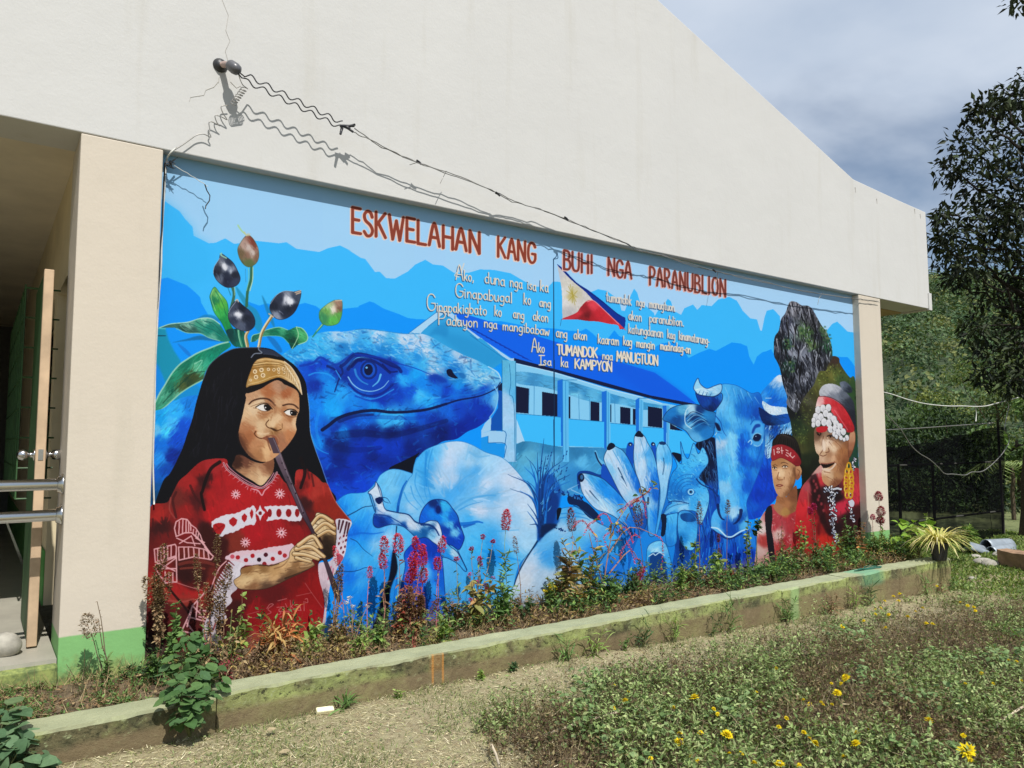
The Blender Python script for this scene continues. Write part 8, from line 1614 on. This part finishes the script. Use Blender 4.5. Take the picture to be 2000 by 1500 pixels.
# foam block
p = at(648, 1400, z=.0); q = Soup(); q.box((-.045, -.016, 0), (.045, .016, .026), (.80, .74, .45)); o = q.build('foam_block', flat('pale_foam', (.82, .77, .50), .8, 0, 30, .06), None, False, (p[0], -.85, float(gz(p[0], -.85)) + .006)); bv = o.modifiers.new('bevel', 'BEVEL'); bv.width = .006; bv.segments = 3; o.rotation_euler = (.5, .05, -.1); tag(o, 'pale yellow foam block lying at the foot of the kerb', 'block')
# green rope on the kerb
p = at(1690, 1113, z=.165); q = Soup()
pts = [(R.normal(0, .10), R.normal(0, .022), .006 + abs(R.normal(0, .008))) for _ in range(16)]; q.tube(crom(np.array(pts), False, 5), .004, .004, (.01, .10, .06), 6); o = q.build('net_scrap', flat('green_twine', (.012, .10, .065), .6), None, True, tuple(p)); tag(o, 'dark green tangle of twine on the kerb top', 'twine')

# ------------------------------------------------------------------ right background
# black shade net on posts
m, t, b = mat('shade_net'); b.inputs['Base Color'].default_value = (.004, .004, .005, 1); b.inputs['Roughness'].default_value = 1; b.inputs['Specular IOR Level'].default_value = 0; P, x, y, z = pos(t)
nn2 = noise_t(t, 2.5, 5, .6, P); b.inputs['Alpha'].default_value = .8; t.links.new(ramp(t, nn2, [(.3, .62), (.65, .94)]), b.inputs['Alpha'])
NF = empty('net_fence', (8.7, 1., -.3), 'black shade net fence on thin posts beyond the building corner', 'fence')
nxn = 60; xs = np.linspace(8.7, 14.25, nxn); tz = np.interp(xs, [8.7, 10.8, 11.6, 14.25], [1.26, 1.31, 1.36, 1.66]) - .02 * np.abs(np.sin(xs * 3))
q = Soup(); V = []; rows = 14
for i in range(rows):
    f_ = i / (rows - 1.); V.append(np.stack([xs, 1. + .04 * np.sin(xs * 5 + f_ * 3) + .03 * np.sin(xs * 11), (-.25) * (1 - f_) + tz * f_], 1))
V = np.stack(V, 0).reshape(-1, 3); I = np.arange(rows * nxn).reshape(rows, nxn); q.add(V, np.stack([I[:-1, :-1], I[:-1, 1:], I[1:, 1:], I[1:, :-1]], -1).reshape(-1, 4)); o = q.build('net', m, NF, True); o.location = (-8.7, -1, .3)
M_POST = flat('dark_post', (.03, .028, .022), .7)
for xx_ in (8.75, 10.9, 11.9, 14.27):
    q = Soup(); q.tube([(xx_, 1.04, -.5), (xx_, 1.04, np.interp(xx_, [8.7, 14.3], [1.3, 1.75]) if xx_ > 14 else 1.05)], .022, .02, (0, 0, 0), 8); o = q.build('post', M_POST, NF, True); o.location = (-8.7, -1, .3)
for zz_ in (1.03, .2):
    q = Soup(); q.tube([(8.7, 1.05, zz_), (14.27, 1.05, zz_)], .016, .016, (0, 0, 0), 6); o = q.build('rail', M_POST, NF, True); o.location = (-8.7, -1, .3)
# sheets, log, rocks
gsr = at(1925, 1075, z=-.2); SH = empty('roof_sheet_pile', tuple(gsr), 'heap of bluish grey curled roofing sheets on the ground by the net', 'sheets')
M_SHT = flat('weathered_zinc', (.30, .34, .38), .5, .3, 5, .2)
for k, (u0, v0, u1, v1, w_) in enumerate(((1882, 1060, 1960, 1082, .10), (1925, 1062, 1972, 1060, .16), (1890, 1066, 1950, 1086, .08), (1935, 1075, 1974, 1068, .14))):
    A = at(u0, v0, y=gsr[1] - .05 * k) - gsr; Bq = at(u1, v1, y=gsr[1] - .05 * k) - gsr; q = Soup(); tt = np.linspace(0, 1, 8); V = []
    for j in range(9):
        a_ = math.pi * j / 8.; V.append(A + (Bq - A) * tt[:, None] + np.array([0, -.3 * w_ * math.cos(a_) * 2, w_ * math.sin(a_)]) - [0, 0, w_ * .6])
    V = np.stack(V, 0).reshape(-1, 3); I = np.arange(72).reshape(9, 8); q.add(V, np.stack([I[:-1, :-1], I[:-1, 1:], I[1:, 1:], I[1:, :-1]], -1).reshape(-1, 4)); o = q.build('sheet', M_SHT, SH, True); so = o.modifiers.new('thick', 'SOLIDIFY'); so.thickness = .006
lp_ = at(1952, 1108, z=-.22); q = Soup(); A = np.array([0, 0, .0]); Bq = at(2040, 1128, z=-.22) - lp_; d = Bq / np.linalg.norm(Bq); sdv = np.array([-d[1], d[0], 0]) * .12
V = []
for f_ in np.linspace(0, 1, 9):
    c_ = Bq * f_; j = R.normal(0, .006, (4, 3)); V += [c_ - sdv * .2 + j[0], c_ + sdv + j[1], c_ + sdv + [0, 0, .24] + j[2], c_ - sdv * .2 + [0, 0, .22] + j[3]]
F = [(4 * i + j, 4 * i + (j + 1) % 4, 4 * i + 4 + (j + 1) % 4, 4 * i + 4 + j) for i in range(8) for j in range(4)] + [(3, 2, 1, 0), (32, 33, 34, 35)]
q.add(np.array(V), F); m2 = flat('old_timber', (.33, .21, .13), .85, 0, 7, .4, .2, .6); o = q.build('timber_beam', m2, None, False, tuple(lp_)); tag(o, 'rough brown timber beam lying at the right edge', 'timber')
for i, (u, v, r, lab) in enumerate(((1920, 1100, .13, 'pale flat rock left of the timber beam'), (1935, 1104, .12, 'second pale rock touching the timber beam'), (1905, 1090, .08, 'small rock in the grass before the roofing sheets'), (1950, 1085, .1, 'brown stone behind the timber beam end'), (1900, 1132, .05, 'whitish stone in the grass right of the kerb end'))):
    p = at(u, v, z=-.2); rock('rock', (p[0], p[1], -.19), r, i + 20, M_STONE, lab, 'rock', sc=(1.2, .9, .5))

# ------------------------------------------------------------------ trees
def leafcloud(q, c_, r, n, ls, cols, flatz=.8, tpl=LEAF4, wd=.5):
    d = R.normal(size=(n, 3)); d /= np.linalg.norm(d, axis=1)[:, None]; rr = R.rand(n) ** .45; p = np.asarray(c_) + d * (r * rr)[:, None] * [1, 1, flatz]
    dd = d * .5 + R.normal(0, .6, (n, 3)) + [0, 0, -.35]; L_ = ls * R.uniform(.6, 1.3, n); q.inst(p, dd, UP + R.normal(0, .5, (n, 3)), L_, L_ * wd, pick(n, cols, .22), tpl)
def branch(q, a, b_, r0, r1, j=.08, n=6, C=(.10, .075, .05)):
    a = np.asarray(a, float); b_ = np.asarray(b_, float); t_ = np.linspace(0, 1, n)[:, None]; L_ = np.linalg.norm(b_ - a); p = a + (b_ - a) * t_ + R.normal(0, j * L_ / n, (n, 3)) * (t_ > 0) * (t_ < 1); q.tube(p, r0, r1, C, 6); return p
def crownshell(q, c_, r, n, ls, cols, flatz=.8, lump=.25):
    d = R.normal(size=(n, 3)); d[:, 2] = np.abs(d[:, 2]) * .9 - .25 * R.rand(n); d /= np.linalg.norm(d, axis=1)[:, None]
    k = R.normal(size=(4, 3)) * 3; ph = R.rand(4) * 6; lp = sum(np.sin(d @ k[i] + ph[i]) for i in range(4)) / 4.; rr = r * (1 + lump * lp) * R.uniform(.82, 1.03, n)
    p = np.asarray(c_) + d * rr[:, None] * [1, 1, flatz]; t_ = np.cross(d, R.normal(size=(n, 3))); nn_ = d + R.normal(0, .38, (n, 3)); L_ = ls * R.uniform(.6, 1.3, n)
    cc = pick(n, cols, .14) * (1 + .35 * lp[:, None]); q.inst(p, t_, nn_, L_, L_ * .75, np.clip(cc, .01, 1), LEAF4)
# the big dark tree at the right edge
Q0 = 12.5
tb = at(2012, 1110, q=Q0); tb[2] = float(gz(tb[0], tb[1])) - .1
T = empty('broadleaf_tree', tuple(tb), 'big dark leafed tree at the right edge with crown against the sky', 'tree')
def loc(u, v, dq=0.): return at(u, v, q=Q0 + dq) - tb
q = Soup(); trunk = branch(q, (0, 0, 0), loc(2030, 560), .17, .11, .05, 9); branch(q, loc(2030, 560), loc(2010, 240), .11, .03, .2, 9)
tips = [(1950, 205, 50), (1890, 282, 52), (1985, 280, 78), (1858, 330, 36), (1920, 365, 74), (2010, 395, 85), (1872, 432, 46), (1852, 495, 42), (1925, 478, 72), (2020, 500, 88), (1868, 548, 34), (1945, 575, 66), (2020, 615, 80), (1910, 640, 36), (1962, 685, 60), (1925, 735, 34), (1980, 742, 44), (2030, 720, 70), (1985, 190, 44), (2110, 300, 130), (2120, 470, 140), (2110, 640, 130), (2040, 150, 60), (1960, 430, 60), (1895, 520, 40), (1838, 420, 20), (1835, 470, 26), (1915, 215, 26)]
fq = Soup(); tr = trunk
for (u, v, r) in tips:
    dq = R.uniform(-1.2, 1.2); c_ = loc(u, v, dq); hub = loc(2030, min(v + 110, 640)); branch(q, hub, c_ * .97 + hub * .03, .035, .008, .3, 7, (.03, .024, .018)); rr = r / FPX * Q0
    for _ in range(4): branch(q, c_ + R.normal(0, rr * .15, 3), c_ + np.clip(R.normal(0, rr * .35, 3), -rr * .6, rr * .6), .01, .004, .2, 4, (.03, .024, .018))
    leafcloud(fq, c_, rr * .95, int(70 + 250 * (r / 70.) ** 2), .15, [(.014, .023, .010), (.022, .034, .012), (.009, .014, .007), (.034, .048, .017), (.06, .085, .03)], .9, LEAF4, .42)  # near-black leaves: dark foliage, with the crown's shade put into the colour
q.build('trunk', MV_DRY, T); o = fq.build('crown', MV_DARK, T); o['kind'] = 'stuff'
fq = Soup(); leafcloud(fq, (0, 0, 0), .18, 60, .11, [(.03, .045, .016)], .8, LEAF4, .42); bq = Soup(); branch(bq, (.1, 0, .5), (0, 0, 0), .012, .005)
T2 = empty('overhanging_branch', tuple(at(1992, 2, q=9)), 'tip of a leafy branch entering the top right corner', 'branch'); fq.build('foliage', MV_DARK, T2)['kind'] = 'stuff'; bq.build('twig', MV_DRY, T2)
# trees and bushes behind the net
def tree(lab, u, v, q_, r, n, ls, cols, kind='bushy_tree', grp=None, wd=.5, sq=1.):
    c_ = at(u, v, q=q_); b_ = np.array([c_[0], c_[1], -.5]); E0 = empty(kind, tuple(b_), lab, 'tree', grp); q = Soup(); fq = Soup(); cc = c_ - b_; branch(q, (0, 0, 0), cc, .09, .04, .1, 7)
    for k in range(9):
        o_ = R.normal(0, .5, 3) * r * [1, 1, sq]; branch(q, cc * R.uniform(.6, .95), cc + o_, .03, .01, .2, 5); leafcloud(fq, cc + o_, r * R.uniform(.4, .62), n // 9, ls, cols, .8, LEAF4, wd)
    q.build('trunk', MV_DRY, E0); fq.build('crown', MV_LEAF, E0)['kind'] = 'stuff'
MG = [(.08, .14, .045), (.12, .20, .06), (.05, .09, .035)]; YG = [(.20, .25, .08), (.15, .20, .06), (.26, .29, .10)]; DG = [(.04, .07, .03), (.06, .10, .035), (.02, .04, .018)]
tree('mid green bushy tree seen just right of the pillar above the net', 1760, 880, 22, 1.2, 5200, .14, MG)
tree('dark tree behind the middle of the net', 1835, 900, 20, 1.3, 5200, .13, DG)
tree('dark tree behind the right part of the net', 1900, 880, 21, 1.25, 5200, .13, MG + DG)
tree('light green tree above the net, right of the middle', 1850, 830, 30, 1.4, 4800, .17, YG)
tree('fresh green bush to the right of the net fence', 1985, 860, 19, 1.2, 4200, .16, [(.12, .20, .06), (.17, .26, .08), (.08, .14, .04)])
tree('low dark bush behind the left foot of the net', 1770, 950, 18, 1.1, 3800, .12, DG + MG)
tree('low dark bush behind the right foot of the net', 1880, 960, 18, 1.2, 4200, .12, DG)
tree('pale green bush behind the net, low at the right', 1990, 1000, 20, 1.2, 3600, .13, MG + YG)
tree('bush with yellowish leaves beside the fence post', 1945, 790, 34, 1.8, 4200, .18, YG + MG)
def palm(lab, u, v, q_, n=9, L_=1.3):
    c_ = at(u, v, q=q_); b_ = np.array([c_[0], c_[1], -.4]); E0 = empty('young_palm', tuple(b_), lab, 'palm'); q = Soup(); branch(q, (0, 0, 0), c_ - b_, .05, .04); q.build('trunk', MV_DRY, E0)
    for k in range(n):
        th = k * 2.4; q = Soup(); o_ = np.array([math.cos(th), math.sin(th), 0]); tt = np.linspace(0, 1, 14); pa = (c_ - b_) + o_ * (L_ * tt)[:, None] + UP * (L_ * (.7 * tt - 1.05 * tt ** 2))[:, None]; q.tube(pa, .012, .004, (.2, .24, .08), 4)
        for sg in (-1, 1):
            sdv = np.cross(o_, UP) * sg; q.inst(pa[2:], sdv + o_ * .6 - UP * .35 + R.normal(0, .08, (12, 3)), UP + 0 * pa[2:], .34 * np.sin(np.linspace(.5, 2.9, 12)), .035, pick(12, [(.20, .28, .08), (.26, .34, .12)]), BLADE)
        q.build('frond', MV_LEAF, E0)
palm('young palm with pale fronds right of the fence post', 1975, 910, 15.5, 10, .9)

# ------------------------------------------------------------------ wooded hill
HD = np.array([.90, .43]); HD /= np.linalg.norm(HD); HP = np.array([-HD[1], HD[0]])
def hill(X, Y):
    a = (X - CAM[0]) * HD[0] + (Y - CAM[1]) * HD[1]; l = (X - CAM[0]) * HP[0] + (Y - CAM[1]) * HP[1]
    t_ = np.clip((a - 42) / 105., 0, 1); h = 28.5 * t_ ** .9; h = h * (1 - np.clip((a - 150) / 160., 0, 1) ** 2) + 7 * (vn(X, Y, 38, 61) - .5) * t_ + 2.5 * (vn(X, Y, 13, 62) - .5) * t_ + .02 * np.abs(l) * t_
    return h - .8
A_, L2 = np.meshgrid(np.linspace(34, 330, 90), np.linspace(-190, 260, 120)); X = CAM[0] + A_ * HD[0] + L2 * HP[0]; Y = CAM[1] + A_ * HD[1] + L2 * HP[1]
I = np.arange(X.size).reshape(X.shape); q = Soup(); q.add(np.stack([X, Y, hill(X, Y)], -1).reshape(-1, 3), np.stack([I[:-1, :-1], I[1:, :-1], I[1:, 1:], I[:-1, 1:]], -1).reshape(-1, 4)); tag(q.build('hillside', flat('hill_scrub', (.035, .055, .02), .95, 0, .3, .4), None, True), kind='structure')
fq = Soup(); n = 2600; a = 38 + 112 * R.rand(n); l = np.where(R.rand(n) < .55, R.uniform(-22, 40, n), R.uniform(-120, 160, n)); X = CAM[0] + a * HD[0] + l * HP[0]; Y = CAM[1] + a * HD[1] + l * HP[1]; H = hill(X, Y)
cl = [[(.08, .145, .06), (.10, .17, .07)], [(.11, .18, .075), (.14, .21, .085)], [(.17, .20, .065), (.20, .22, .08)], [(.03, .065, .028), (.045, .085, .035)], [(.11, .15, .07), (.08, .13, .06)]]
for i in range(n):
    r = R.uniform(.9, 2.2); ins = -22 < l[i] < 40; crownshell(fq, (X[i], Y[i], H[i] + r * .5), r, 95 if ins else 26, (.36 if ins else .9) * (.6 + a[i] / 250.), cl[R.randint(5)], .95)
tag(fq.build('hillside_woods', MV_LEAF), 'dense mixed green woods covering the hillside', 'woods', kind='stuff')
